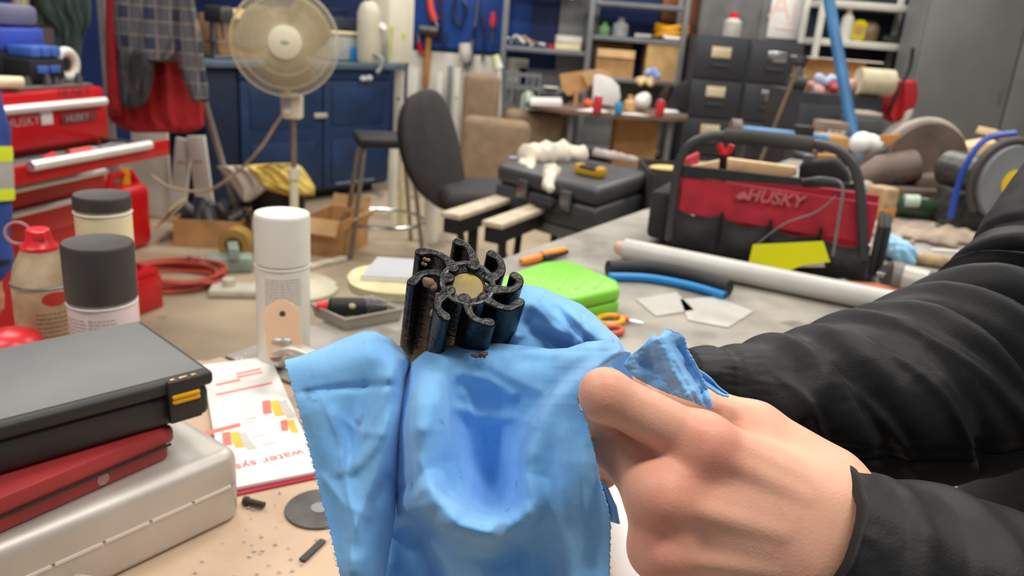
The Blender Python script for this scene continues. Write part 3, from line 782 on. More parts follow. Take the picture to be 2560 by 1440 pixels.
# --- jacket
m_jacket = M('black_softshell', (20, 20, 22), 0.55, var=0.12, scale=40, bump=0.12, bscale=700, sheen=0.02, spec=0.3)
m_knit = M('black_rib_knit', (13, 13, 15), 0.9, var=0.15, scale=60, bump=0.5, bscale=900)
def sleeve_grid(path, rad, folds, ns=150, nt=96, seams=(), noise_a=0.0, seed=1, flat=1.0, cen=None):
    P = smooth_line(path, ns); r = np.interp(np.linspace(0, 1, ns), np.linspace(0, 1, len(rad)), rad)
    T = np.gradient(P, axis=0); T /= np.linalg.norm(T, axis=1)[:, None]
    s = np.concatenate([[0], np.cumsum(np.linalg.norm(np.diff(P, axis=0), axis=1))])
    th = np.linspace(0, 2 * math.pi, nt, endpoint=False)
    out = np.zeros((nt, ns, 3))
    for i in range(ns):
        a = -_fw - (-_fw @ T[i]) * T[i]; a /= np.linalg.norm(a)           # th = 0 faces the viewer
        b = np.cross(T[i], a); 
        rr = np.full(nt, r[i])
        for (s0, th0, wth, w, amp, sk) in folds:
            dth = (th - th0 + math.pi) % (2 * math.pi) - math.pi
            rr += amp * np.exp(-((s[i] - s0 - sk * dth) / w) ** 2) * np.exp(-(dth / wth) ** 2)
        for (th0, w, amp) in seams:
            dth = (th - th0 + math.pi) % (2 * math.pi) - math.pi
            rr += amp * np.exp(-(dth / w) ** 2)
        if noise_a: rr += noise_a * (fbm(s[i] * np.ones(nt) * 1000, np.sin(th) * 60 + 30 * np.cos(th), 60, seed) )
        out[:, i] = P[i] + rr[:, None] * (np.cos(th)[:, None] * a + np.sin(th)[:, None] * b)
    return out, P, T, r
def tube_obj(name, grid, mat, parent, cap=True, capstart=False):
    g = G(); g.grid(grid, wrap_u=True)
    nt, ns = grid.shape[:2]
    if cap: g.f.append(tuple(i * ns + ns - 1 for i in range(nt)))
    if name == 'sleeve' and capstart: g.f.append(tuple(i * ns for i in range(nt)))
    return g.build(name, mat, parent, world=True, ang=75)
# torso
tc0, tc1, tc2 = dep(2860, 1500, 0.70), dep(2918, 1050, 0.69), dep(2850, 500, 0.66)
tc0 = tc1 + np.array([0.03, 0.02, -0.28]); tc2 = tc1 + np.array([0.02, 0.0, 0.26])
tc1 = tc1 + np.array([0.852, -0.523, 0]) * 0.03; tc2 = tc1 + np.array([0.02, 0.0, 0.26])
torso_path = [tc1 + np.array([0.05, 0.02, -0.55]), tc1 + np.array([0.03, 0.02, -0.28]), tc1, tc2, tc2 + np.array([0.0, 0.0, 0.08]), tc2 + np.array([0.0, 0.0, 0.12])]
tg, *_ = sleeve_grid(torso_path, [0.15, 0.165, 0.165, 0.15, 0.10, 0.06], [(0.12 * k, 0.0, 3.0, 0.022, 0.010, 0.01) for k in range(1, 9)], ns=90, nt=72, noise_a=0.003, seed=5)
jacket = tube_obj('jacket', tg, m_jacket, person)
jacket['label'] = 'black padded jacket with quilted body'
m_trou = M('dark_denim', (40, 46, 60), 0.85, var=0.12, scale=14)
tr_ = thing if False else None
for s_ in (-1, 1):
    hx = tc1 + np.array([0.05 + 0.05 * s_, 0.02 + 0.075 * s_, 0.0])
    G().tube([(hx[0], hx[1], 0.72), (hx[0], hx[1], 0.45), (hx[0], hx[1], 0.09)], [0.088, 0.075, 0.066], 20).build('trouser_leg', m_trou, person, world=True)
    G().box((hx[0] - 0.05, hx[1], 0.05), (0.28, 0.10, 0.10), bev=0.035, seg=4).build('boot', M('black_rubber', (24, 24, 26), 0.6, var=0.1), person, world=True)
# near (left) sleeve
pth = [dep(1995, 1352, 0.371), dep(2080, 1402, 0.373), dep(2190, 1462, 0.376), dep(2400, 1575, 0.385), dep(2650, 1690, 0.42), dep(2900, 1740, 0.50)]
folds = [(0.030, 0.0, 1.7, 0.006, 0.0022, 0.004), (0.062, -1.0, 1.2, 0.012, 0.006, 0.014), (0.078, 0.6, 1.1, 0.009, 0.005, -0.016), (0.100, -0.7, 1.0, 0.014, 0.008, 0.02), (0.126, 0.4, 1.4, 0.014, 0.007, -0.02), (0.15, -0.9, 1.4, 0.016, 0.010, 0.02)]
ng, P_, T_, r_ = sleeve_grid(pth, [0.0405, 0.0450, 0.0510, 0.060, 0.066, 0.07], folds, noise_a=0.0012, seed=9)
slv = tube_obj('sleeve', ng, m_jacket, jacket); slv['label'] = 'near sleeve of the black jacket'
cg, *_ = sleeve_grid(pth[:2], [0.0402, 0.0418], [], ns=12, nt=96)
cuff = []
for i, (rr, j) in enumerate(((0.90, 0), (1.0, 0), (1.045, 1), (1.05, 2), (1.02, 3), (0.97, 3.4))):
    jj = j / 6.0; c = P_[0] + (P_[8] - P_[0]) * jj
    base = ng[:, 0] - P_[0]
    cuff.append(c + base * rr)
tube_obj('cuff', np.stack(cuff, 1), m_jacket, jacket, cap=False)
# far (right) sleeve: forearm, elbow, upper arm
pth = [dep(1706, 952, 0.462), dep(1880, 990, 0.478), dep(2040, 1008, 0.492), dep(2200, 1000, 0.512), dep(2390, 955, 0.540), dep(2560, 850, 0.570), dep(2665, 680, 0.590), dep(2770, 520, 0.605), dep(2900, 380, 0.62)]
# the viewer sees theta ~ 0; the silhouette on top is theta ~ -pi/2 or +pi/2
folds = [(0.022, 0.0, 2.4, 0.004, -0.0022, 0.0), (0.060, -1.4, 1.2, 0.010, 0.006, 0.010), (0.052, 0.2, 0.9, 0.012, 0.005, -0.02),
         (0.090, -1.3, 1.1, 0.012, 0.006, 0.016), (0.104, 0.0, 1.0, 0.010, -0.006, 0.026), (0.128, -1.2, 1.2, 0.012, 0.009, 0.020), (0.150, -0.3, 1.2, 0.008, -0.007, 0.03),
         (0.172, -1.1, 1.3, 0.014, 0.011, 0.026), (0.192, -0.6, 1.2, 0.007, -0.012, 0.03), (0.212, -0.9, 1.5, 0.014, 0.012, 0.03), (0.236, -0.7, 1.3, 0.007, -0.014, 0.03), (0.258, -0.8, 1.5, 0.016, 0.012, 0.028),
         (0.070, 0.3, 0.7, 0.0035, 0.0030, 0.03), (0.084, -0.5, 0.8, 0.0035, -0.0030, 0.024), (0.112, 0.25, 0.7, 0.004, 0.0035, 0.04), (0.140, -0.1, 0.8, 0.004, 0.0040, 0.04), (0.160, 0.3, 0.7, 0.004, -0.0040, 0.045), (0.182, 0.0, 0.9, 0.004, 0.0045, 0.045), (0.204, 0.2, 0.8, 0.0045, -0.0045, 0.045),
         (0.285, -0.8, 1.6, 0.006, -0.010, 0.015), (0.305, -0.8, 1.8, 0.010, 0.006, 0.01), (0.322, -0.8, 1.8, 0.004, -0.006, 0.01), (0.338, -0.8, 1.8, 0.010, 0.006, 0.01), (0.355, -0.8, 1.8, 0.004, -0.006, 0.0)]
fg_, P2, T2, r2 = sleeve_grid(pth, [0.0190, 0.0325, 0.045, 0.056, 0.064, 0.069, 0.066, 0.066, 0.07], folds, ns=230, nt=120, noise_a=0.0010, seed=12, seams=((0.62, 0.05, -0.0022), (0.48, 0.05, -0.0016)))
slv2 = tube_obj('sleeve', fg_, m_jacket, jacket, capstart=True); slv2['label'] = 'far sleeve of the black jacket with creased elbow'
# rib-knit panel under the far forearm
th = np.linspace(0, 2 * math.pi, 120, endpoint=False); sel = (th > 0.62) & (th < 2.2)
kp = []
for i in range(60, 190):
    base = fg_[sel, i] - P2[i]; kp.append(P2[i] + base * 1.012)
g = G(); g.grid(np.stack(kp, 1)); kn = g.build('knit_panel', m_knit, jacket, world=True, ang=180); kn['label'] = 'black ribbed knit underarm panel'
q_ = {k: dep(*v) for k, v in dict(a=(2000, 1000, 0.488), b=(1740, 965, 0.468), c=(1610, 975, 0.468), d=(1490, 900, 0.466), e=(1400, 850, 0.466), f=(1560, 960, 0.452), g=(1440, 930, 0.446)).items()}
def rhandf(X, Y, Z):
    r = lambda a, b, r1, r2: rcone(X, Y, Z, q_[a], q_[b], r1, r2)
    d = smin(r('a', 'b', 0.022, 0.0145), r('b', 'c', 0.0145, 0.0150), 0.01)
    d = smin(d, r('c', 'd', 0.014, 0.009), 0.008); d = smin(d, r('d', 'e', 0.009, 0.0075), 0.004)
    d = smin(d, r('c', 'f', 0.014, 0.011), 0.008); return smin(d, r('f', 'g', 0.010, 0.008), 0.004)
pt = np.array(list(q_.values())); V, F = surfnet(rhandf, pt.min(0) - 0.036, pt.max(0) + 0.036, 0.0022)
rh = meshobj('right_hand', V, F, m_skin, person); rh['label'] = 'right hand hidden inside the rag'
# neck and head of the person stand above the frame
def headf(c, hz):
    def f(X, Y, Z):
        d = ell(X, Y, Z, (c[0], c[1], hz), (0.078, 0.095, 0.115))
        d = smin(d, rcone(X, Y, Z, (c[0], c[1], hz - 0.20), (c[0], c[1], hz - 0.06), 0.062, 0.056), 0.03)
        d = smin(d, ell(X, Y, Z, (c[0] - 0.075, c[1], hz - 0.055), (0.045, 0.05, 0.05)), 0.03)
        d = smin(d, rcone(X, Y, Z, (c[0] - 0.08, c[1], hz + 0.02), (c[0] - 0.10, c[1], hz - 0.025), 0.010, 0.015), 0.012)
        for sy in (-1, 1):
            d = smin(d, ell(X, Y, Z, (c[0] + 0.01, c[1] + sy * 0.096, hz - 0.01), (0.024, 0.012, 0.034)), 0.008)
            d = np.maximum(d, -ell(X, Y, Z, (c[0] - 0.088, c[1] + sy * 0.034, hz + 0.012), (0.018, 0.02, 0.014)))
        return d
    return f
# ================================================================== THINGS ON THE NEAR BENCH
m_blkplastic = M('matt_black_plastic', (44, 42, 42), 0.55, var=0.12, scale=18, bump=0.1, bscale=300)
m_greylid = M('grey_plastic_lid', (112, 113, 113), 0.5, var=0.08, scale=10, bump=0.08, bscale=300)
m_yellow = M('amber_plastic', (238, 176, 20), 0.4, var=0.06)
m_white = M('white_plastic', (230, 227, 219), 0.4, var=0.03)
m_cream = M('cream_paint', (238, 226, 184), 0.4, var=0.06, scale=20)
m_chrome = M('bright_steel', (215, 215, 218), 0.22, metal=1.0, var=0.05)
m_steel = M('dull_steel', (150, 150, 152), 0.4, metal=1.0, var=0.1)
m_alu = M('satin_aluminium', (202, 196, 188), 0.42, metal=0.35, var=0.07, scale=10, bump=0.06, bscale=120)
m_redcase = M('worn_red_plastic', (165, 50, 52), 0.5, var=0.12, scale=14, spots=((196, 120, 112), 18, 0.68))
m_red = M('red_enamel', (196, 16, 24), 0.35, var=0.06, scale=5)
m_redplastic = M('red_plastic', (226, 40, 50), 0.35, var=0.05)
m_black = M('black_rubber', (24, 24, 26), 0.6, var=0.1)
m_ink = M('printed_grey_text', (172, 166, 160), 0.6, var=0.0)
m_brass = M('brass', (220, 180, 110), 0.3, metal=0.8, var=0.05)
def local_box_frame(c, d1):
    return math.atan2(d1[1], d1[0])
m_tray0 = M('seam_shadow', (120, 110, 100), 0.7)
# --- silver metal case: long edge runs along -(0.6, 0.8)
A = onz(613, 1289, BZ)[:2]; B_ = onz(302, 1440, BZ)[:2]; dL = (B_ - A) / np.linalg.norm(B_ - A); dW = np.array([dL[1], -dL[0]])
if dW[0] > 0: dW = -dW
SL, SW, SH = 0.36, 0.215, 0.066
cs = A + dL * SL / 2 + dW * SW / 2
case = thing('silver_metal_case', 'silver metal case with white seam at bottom of the stack', 'case', (cs[0], cs[1], BZ + 0.0005), math.atan2(dL[1], dL[0]))
sgn = 1 if (np.array([-dL[1], dL[0]]) @ dW) > 0 else -1
def rprism(sx, sy, z0, z1, rc, rt, rb, n=6):
    rows = []
    for k in range(n + 1): a = k / n * math.pi / 2; rows.append((z0 + rb * (1 - math.sin(a)), rb * (1 - math.cos(a)))) if rb else None
    rows = [(z0 + rb * (1 - math.cos(k / n * math.pi / 2)), rb * (1 - math.sin(k / n * math.pi / 2))) for k in range(n + 1)] if rb else [(z0, 0.0)]
    rows += [(z1 - rt + rt * math.sin(k / n * math.pi / 2), rt * (1 - math.cos(k / n * math.pi / 2))) for k in range(n + 1)] if rt else [(z1, 0.0)]
    V = []; m = 0
    for z, ins in rows:
        c = 0
        for qx, qy, a0 in ((1, 1, 0), (-1, 1, 90), (-1, -1, 180), (1, -1, 270)):
            for k in range(7):
                a = R_(a0 + 15 * k); r = max(rc - ins, 0.0005)
                V.append((qx * (sx / 2 - rc) + r * math.cos(a), qy * (sy / 2 - rc) + r * math.sin(a), z)); c += 1
        m = c
    F = [(i * m + j, i * m + (j + 1) % m, (i + 1) * m + (j + 1) % m, (i + 1) * m + j) for i in range(len(rows) - 1) for j in range(m)]
    F += [tuple(range(m))[::-1], tuple((len(rows) - 1) * m + j for j in range(m))]
    return G().add(V, F)
rprism(SL, SW, 0.0, SH * 0.525, 0.016, 0.0, 0.006).build('base', m_alu, case)
rprism(SL, SW, SH * 0.54, SH, 0.016, 0.013, 0.0).build('lid', m_alu, case)
rprism(SL - 0.004, SW - 0.004, SH * 0.5, SH * 0.56, 0.014, 0.0, 0.0).build('seam_shade', m_tray0, case)  # insert coloured as the shade in the gap between base and lid
m_seam = M('white_paint_line', (232, 224, 214), 0.5, var=0.03)
for k in range(9):
    x = -SL / 2 + 0.03 + k * 0.036
    G().box((x, -sgn * (SW / 2 + 0.0002), SH * 0.53), (0.0335, 0.002, 0.0022)).build('seam_strip', m_seam, case)
ZR = BZ + SH + 0.001
# --- red case
Rr = onz(440, 1112, ZR + 0.012)[:2]; Rl = onz(0, 1305, ZR + 0.012)[:2]; dR = (Rl - Rr) / np.linalg.norm(Rl - Rr); nR = np.array([dR[1], -dR[0]])
if nR[0] > 0: nR = -nR
RL_, RW, RH = 0.30, 0.16, 0.030
cr = Rr + dR * RL_ / 2 + nR * RW / 2
rc = thing('red_tool_case', 'worn dark red flat case between silver and black cases', 'case', (cr[0], cr[1], ZR), math.atan2(dR[1], dR[0]))
sg2 = 1 if (np.array([-dR[1], dR[0]]) @ nR) > 0 else -1
G().box((0, 0, 0.0072), (RL_ - 0.008, RW - 0.008, 0.0142), bev=0.003).build('base', m_redcase, rc)
G().box((0, 0, 0.0222), (RL_, RW, 0.0146), bev=0.004).build('lid', m_redcase, rc)
m_pale = M('worn_pale_print', (206, 150, 144), 0.6, var=0.1)
for x in (-0.09, 0.03):
    G().cyl((x, -sg2 * (RW / 2 - 0.0045), 0.0075), (x, -sg2 * (RW / 2 - 0.0036), 0.0075), 0.0048, n=16).build('worn_sticker', m_pale, rc)
G().box((0, -sg2 * (RW / 2 + 0.0004), 0.0150), (RL_ - 0.01, 0.002, 0.0016)).build('seam', m_blkplastic, rc)
# --- black case
ZB = ZR + RH + 0.0005; KH = 0.040; ZT = ZB + KH
Tr = onz(535, 925, ZT)[:2]; Tb = onz(352, 798, ZT)[:2]; Tf = onz(0, 1042, ZT)[:2]
dD = Tb - Tr; KD = np.linalg.norm(dD); dD = dD / KD; dK = np.array([dD[1], -dD[0]])
if dK @ (Tf - Tr) < 0: dK = -dK
KL = 0.30
ck = Tr + dK * KL / 2 + dD * KD / 2
bk = thing('black_bit_case', 'black plastic case with grey lid and amber latch on top of the stack', 'case', (ck[0], ck[1], ZB), math.atan2(dK[1], dK[0]))
sg3 = 1 if (np.array([-dK[1], dK[0]]) @ dD) > 0 else -1
G().box((0, 0, 0.0135), (KL - 0.006, KD - 0.006, 0.027), bev=0.006, seg=3).build('base', m_blkplastic, bk)
lidb = G().box((0, 0, 0.0335), (KL, KD, 0.0125), bev=0.004, seg=3).build('lid', m_blkplastic, bk)
G().box((0, sg3 * 0.002, 0.0399), (KL - 0.010, KD - 0.012, 0.0009), bev=0.0004).build('lid_panel', m_greylid, lidb)
xl_ = -KL / 2 + 0.026; yl_ = -sg3 * (KD / 2)
la = G().box((xl_, yl_ - sg3 * 0.0012, 0.0225), (0.026, 0.006, 0.036), bev=0.0015).build('latch', m_blkplastic, bk)
for dz in (0.0235, 0.0275): G().box((xl_, yl_ - sg3 * 0.0048, dz), (0.0225, 0.004, 0.0036), bev=0.0016).build('latch_bar', m_yellow, la)
for dx, ww in ((-0.0085, 0.004), (0.0, 0.007), (0.0085, 0.004)):
    G().box((xl_ + dx, yl_ - sg3 * 0.0006, 0.0408), (ww, 0.003, 0.0016), bev=0.0006).build('hinge_knuckle', m_brass, la)
# --- spray cans
def can(name, label, p, r, h, body, cap, cap_h, cap_r=None, neck=0.006, labelmat=None, stripes=None, domed=True):
    t = thing(name, label, 'spray can', (p[0], p[1], BZ + 0.0005), R_(30))
    cr_ = cap_r or r
    hb = h - cap_h
    prof = [(r * 0.94, 0), (r, 0.004), (r, hb - 0.010), (r * 0.97, hb - 0.004), (r * 0.80, hb + neck)]
    G().lathe(prof, 36).build('body', body, t)
    G().lathe([(cr_, hb - 0.002), (cr_, h - 0.004), (cr_ * 0.985, h - 0.0012), (cr_ * 0.95, h), (cr_ * 0.90, h - 0.0004), (0.0, h - 0.0012)], 40).build('cap', cap, t)
    G().tube([(r * 1.0 * math.cos(a), r * 1.0 * math.sin(a), hb - 0.006) for a in np.linspace(0, 2 * math.pi, 40, endpoint=False)], 0.0012, 6, closed=True).build('rim', m_white if body is not m_dark_can else m_black, t)
    return t
m_dark_can = M('dark_can', (60, 56, 55), 0.5)
m_pinkcan = M('white_printed_can', (226, 214, 216), 0.35, var=0.04, scale=6, rgb2=(222, 190, 200))
m_blkcap = M('dark_grey_cap', (62, 58, 57), 0.5, var=0.05, bump=0.05, bscale=200)
def fine_print(t, r, z0, z1, a0, a1, rows, mat, name='fine_print'):
    g = G(); rp = np.random.default_rng(int(z0 * 1e4) + rows)
    for k in range(rows):
        z = z1 - (k + 0.5) * (z1 - z0) / rows; a = a0
        while a < a1 - 0.05:
            L_ = rp.uniform(0.05, 0.22); e = min(a + L_, a1)
            th = np.linspace(a, e, 4)
            V = [((r + 0.0002) * math.cos(q), (r + 0.0002) * math.sin(q), z + s_) for s_ in (-0.00055, 0.00055) for q in th]
            g.add(V, [(i, i + 1, i + 5, i + 4) for i in range(3)]); a = e + 0.03
    o = g.build(name, mat, t); o['kind'] = 'stuff'; return o
p = dep(243, 605, 0.80); pb = (p[0], p[1])
t = can('black_capped_can', 'white spray can with large dark grey cap behind the black case', pb, 0.0325, p[2] - BZ, m_pinkcan, m_blkcap, 0.056, 0.0335)
hb = p[2] - BZ - 0.056
fine_print(t, 0.0325, hb - 0.075, hb - 0.016, -2.95, -2.12, 16, m_ink); fine_print(t, 0.0325, hb - 0.075, hb - 0.016, -2.05, -1.2, 16, m_ink)
p = dep(254, 486, 0.885)
t = can('cream_can', 'cream spray can with flat black lid behind the dark capped can', (p[0], p[1]), 0.0292, p[2] - BZ, m_cream, m_blkcap, 0.0135, 0.0298)
m_rustpaint = M('rust_stained_cream', (206, 190, 158), 0.45, var=0.2, scale=22, rgb2=(150, 122, 84), spots=((140, 92, 50), 26, 0.62))
p = dep(98, 612, 0.87); rz_ = p[2] - BZ
t = thing('rust_stained_can', 'rust stained aerosol can with red trigger nozzle at left edge', 'spray can', (p[0], p[1], BZ + 0.0005), R_(20))
G().lathe([(0.030, 0), (0.0315, 0.004), (0.0315, rz_ - 0.045), (0.0305, rz_ - 0.038), (0.027, rz_ - 0.022), (0.020, rz_ - 0.008), (0.0175, rz_ - 0.004)], 36).build('body', m_rustpaint, t)
G().tube([(0.0315 * math.cos(a), 0.0315 * math.sin(a), rz_ - 0.042) for a in np.linspace(0, 2 * math.pi, 40, endpoint=False)], 0.0013, 6, closed=True).build('rim', m_steel, t)
G().lathe([(0.0185, rz_ - 0.005), (0.0188, rz_ - 0.001), (0.014, rz_ + 0.004), (0.0125, rz_ + 0.012), (0.0118, rz_ + 0.0165), (0.010, rz_ + 0.018), (0, rz_ + 0.018)], 24).build('nozzle', m_redplastic, t)
G().box((0.003, -0.008, rz_ + 0.012), (0.012, 0.012, 0.010), bev=0.002).build('spout', m_redplastic, t)
m_clear = M('clear_straw_loop', (230, 190, 190), 0.2, var=0.02, trans=0.6)
G().tube([(-0.020 + 0.012 * math.cos(a), 0.004, rz_ + 0.012 + 0.012 * math.sin(a)) for a in np.linspace(0, 2 * math.pi, 24, endpoint=False)], 0.0016, 6, closed=True).build('straw', m_clear, t)
g = G()
for a0 in (-1.05,):
    th = np.linspace(0, 2 * math.pi, 24, endpoint=False)
    V = [(0.0320 * math.cos(-1.05 + 0.42 * f * math.cos(q)), 0.0320 * math.sin(-1.05 + 0.42 * f * math.cos(q)), rz_ - 0.054 + 0.0078 * f * math.sin(q)) for f in (1, 0.75, 0.5, 0.25, 0.02) for q in th]
    g.add(V, [(i * 24 + j, i * 24 + (j + 1) % 24, (i + 1) * 24 + (j + 1) % 24, (i + 1) * 24 + j) for i in range(4) for j in range(24)])
g.build('badge', M('red_print', (196, 52, 44), 0.5), t)
g = G()
for k, (z, w_) in enumerate(((rz_ - 0.086, 0.30), (rz_ - 0.102, 0.32), (rz_ - 0.118, 0.30))):
    for q in np.linspace(-2.25, -2.25 + w_, 6)[:-1]:
        d = w_ / 5
        V = [(0.0319 * math.cos(b), 0.0319 * math.sin(b), zz - (b + 2.25) * 0.018) for b in (q, q + d) for zz in (z, z - 0.006)]
        g.add(V, [(0, 1, 3, 2)])
g.build('red_stripes', _mats['red_print'], t)
fine_print(t, 0.0315, rz_ - 0.125, rz_ - 0.068, -1.7, -0.5, 11, M('brown_print', (130, 104, 78), 0.6))
p = dep(705, 532, 0.955)
t = can('white_can', 'tall white spray can with white cap standing alone', (p[0], p[1]), 0.0322, p[2] - BZ, m_white, m_white, 0.058, 0.0328)
hb = p[2] - BZ - 0.058
fine_print(t, 0.0322, hb - 0.052, hb - 0.016, -2.5, -1.1, 10, m_ink); fine_print(t, 0.0322, hb - 0.100, hb - 0.060, -2.45, -1.2, 10, m_ink)
# red dome beside the cans
p = dep(24, 835, 0.83)
t = thing('red_ball', 'glossy red ball shaped thing half hidden behind the black case', 'ball', (p[0], p[1], BZ + 0.0005))
hk = p[2] - BZ
G().lathe([(0.026, 0), (0.028, 0.006), (0.016, 0.012), (0.012, hk * 0.5), (0.018, hk * 0.62), (0.028, hk * 0.74), (0.031, hk * 0.86), (0.026, hk * 0.97), (0.014, hk * 1.04), (0, hk * 1.06)], 32).build('grip', m_redplastic, t)
G().lathe([(0.012, 0.001), (0.013, hk * 0.55)], 16).build('shank', m_steel, t)
# --- brochures
m_paper = M('white_paper', (240, 238, 234), 0.6, var=0.02)
m_pred = M('print_red', (236, 120, 110), 0.6, var=0.02); m_pyel = M('print_yellow', (250, 190, 70), 0.6, var=0.02); m_pgry = M('print_grey', (200, 196, 190), 0.6, var=0.02)
def sheet(name, label, cor, z, th, mat, cat='brochure'):
    q = [onz(x, y, z + th)[:2] for x, y in cor]
    c = np.mean(q, 0); rz = math.atan2(q[2][1] - q[3][1], q[2][0] - q[3][0])
    t = thing(name, label, cat, (c[0], c[1], z), rz)
    G().prism([tuple(v) for v in q][::-1], z, z + th).build('pages', mat, t, world=True)
    return t, q, rz
cor = [(505, 912), (676, 890), (800, 1176), (560, 1224)]
t0, _, _ = sheet('red_brochure', 'brochure with dark red cover beneath the printed white brochure', [(520, 925), (672, 900), (800, 1192), (575, 1240)], BZ + 0.0005, 0.0016, M('crimson_cover', (176, 30, 56), 0.4, var=0.05))
t, q, rz = sheet('printed_brochure', 'white printed brochure lying upside down beside silver case', cor, BZ + 0.0024, 0.003, m_paper)
zt_ = BZ + 0.0024 + 0.003 + 0.0002
def on_pg(x, y): return onz(x, y, zt_)
def pgpoly(pts, mat, name='print'):
    V = [on_pg(*p_) for p_ in pts]; G().add(V, [tuple(range(len(V)))]).build(name, mat, t, world=True)
def arcwedge(cx, cy, s, mats):
    for k, mt in enumerate(mats):
        x0 = cx + k * 24 * s
        pts = [(x0, cy), (x0 + 24 * s, cy - 5 * s)] + [(x0 + 24 * s + (6 + 14 * k) * s * (v / 4) ** 1.5, cy - 5 * s + 40 * s * v / 4 + 6 * k * s * v / 4) for v in range(1, 5)] + [(x0 + (4 + 12 * k) * s * (v / 4) ** 1.5, cy + 38 * s * v / 4 + 6 * k * s * v / 4) for v in range(4, 0, -1)]
        pgpoly(pts, mt, 'chart_segment')
arcwedge(655, 1003, 0.85, (m_pred, m_pyel, m_pgry)); arcwedge(701, 1052, 0.7, (m_pred, m_pyel)); arcwedge(555, 1082, 0.85, (m_pred, m_pyel, m_pgry))
pgpoly([(505, 1080), (600, 1056), (602, 1066), (510, 1090)], m_pred, 'heading_bar')
for k, (x0, y0, x1, y1) in enumerate(((590, 933, 652, 920), (592, 941, 656, 928), (540, 960, 600, 947), (540, 985, 680, 955), (610, 1048, 640, 1042), (612, 1056, 636, 1051), (630, 1090, 665, 1083), (655, 1110, 690, 1103))):
    pgpoly([(x0, y0), (x1, y1), (x1 + 1, y1 + 4), (x0 + 1, y0 + 4)], m_pred if k < 4 else m_pgry, 'text_line')
c_ = on_pg(700, 1143); d_ = on_pg(760, 1129) - on_pg(640, 1157)
tx = text('title_text', 'house water system', M('title_red', (226, 84, 80), 0.6, var=0.0), t, 0.0175, (0, 0, 0), (0, 0, 0), 0.0001)
tx.matrix_local = world_of(t).inverted() @ (Matrix.Translation(Vector(c_)) @ Matrix.Rotation(math.atan2(d_[1], d_[0]) + math.pi, 4, 'Z'))
# --- cutting disc, shavings, screw
p = onz(800, 1275, BZ)
t = thing('cutting_disc', 'dark grey abrasive disc lying flat behind the rag', 'disc', (p[0], p[1], BZ + 0.0005))
m_disc = M('abrasive_grey', (92, 90, 86), 0.7, var=0.15, scale=40, bump=0.3, bscale=400)
G().lathe([(0.0045, 0.0), (0.030, 0.0), (0.0305, 0.001), (0.030, 0.002), (0.0045, 0.002)], 40).build('disc', m_disc, t)
G().lathe([(0.0045, 0.0001), (0.008, 0.0001), (0.008, 0.0024), (0.0045, 0.0024)], 24).build('bushing', m_steel, t)
t = thing('steel_pin', 'short dark steel pin lying beside the silver case', 'pin', onz(640, 1258, BZ + 0.004))
G().cyl((-0.008, 0.002, 0), (0.008, -0.002, 0), 0.0032, 0.0028, n=10).build('shank', M('dark_oxide', (62, 56, 50), 0.6), t)
G().cyl((-0.0115, 0.0029, 0), (-0.008, 0.002, 0), 0.0042, n=10).build('head', _mats['dark_oxide'], t)
g = G(); rs = np.random.default_rng(8)
for k in range(60):
    x, y = (rs.uniform(470, 830), rs.uniform(1210, 1440)) if k < 46 else (rs.uniform(550, 700), rs.uniform(880, 905))
    P = onz(x, y, BZ + 0.0014); r = rs.uniform(0.0006, 0.0017)
    V, F = np.array([(-1, -1, 0), (1, -0.8, 0.3), (0.9, 1, 0), (-0.8, 0.9, 0.4), (0, 0, 1.0), (0, 0, -0.7)]) * r, [(0, 1, 4), (1, 2, 4), (2, 3, 4), (3, 0, 4), (1, 0, 5), (2, 1, 5), (3, 2, 5), (0, 3, 5)]
    g.add(V + P, F)
o = g.build('metal_shavings', M('bright_shavings', (226, 220, 212), 0.35, metal=0.5), None); o['kind'] = 'stuff'; tag(o, 'scattered bright metal shavings on the brown plywood bench', 'shavings')
t = thing('steel_strip', 'thin dark steel strip lying below the abrasive disc', 'offcut', onz(782, 1375, BZ + 0.002))
G().box((0, 0, 0), (0.006, 0.03, 0.002), rz=-0.35, bev=0.0005).build('strip', M('dark_oxide', (62, 56, 50)), t)
# red tipped pick in the bottom left corner
p = onz(100, 1432, 1.0)
t = thing('red_tipped_cable', 'thin pale cable with red tip in front of silver case', 'cable', dep(150, 1452, 0.55))
m_cable = M('pale_cable', (206, 200, 178), 0.5)
pts = smooth_line([dep(118, 1434, 0.600), dep(170, 1440, 0.585), dep(240, 1455, 0.57), dep(200, 1500, 0.56)], 16)
G().tube(pts, 0.0022, 8).build('wire', m_cable, t, world=True)
G().sph(dep(118, 1433, 0.600), 0.0034, 12).build('tip', m_redplastic, t, world=True)
# --- angle bracket with tan tab
p = onz(702, 905, BZ)
t = thing('angle_bracket', 'steel bracket with tan fibre tab standing before the white can', 'bracket', (p[0], p[1], BZ + 0.0005), R_(8))
m_tan = M('tan_fibre', (232, 192, 156), 0.6, var=0.06)
# upright tab: rounded top with hole
def dep_tab():
    D = 0.874; cx, cyb, w2 = 702, 905, 44
    out = [(cx - 30, 895), (cx - 44, 800), (cx - 42, 770)] + [(cx - 40 + 80 * k / 8, 770 - 22 * math.sin(math.pi * k / 8)) for k in range(1, 8)] + [(cx + 42, 770), (cx + 52, 850), (cx + 54, 880)]
    P = [dep(x, y, D + (895 - y) * 0.00006) for x, y in out]; Q = [v + _fw * 0.003 for v in P]; n = len(P)
    return P + Q, [tuple(range(n)), tuple(range(2 * n - 1, n - 1, -1))] + [(i, i + n, (i + 1) % n + n, (i + 1) % n) for i in range(n)]
V, F = dep_tab(); tabo = G().add(V, F).build('tab', m_tan, t, world=True)
hc = dep(706, 785, 0.874 + 110 * 0.00006 - 0.0004)
G().cyl(hc, hc + _fw * 0.001, 0.0034, n=14).build('hole', M('dark_hole', (70, 62, 56), 0.8), tabo, world=True)
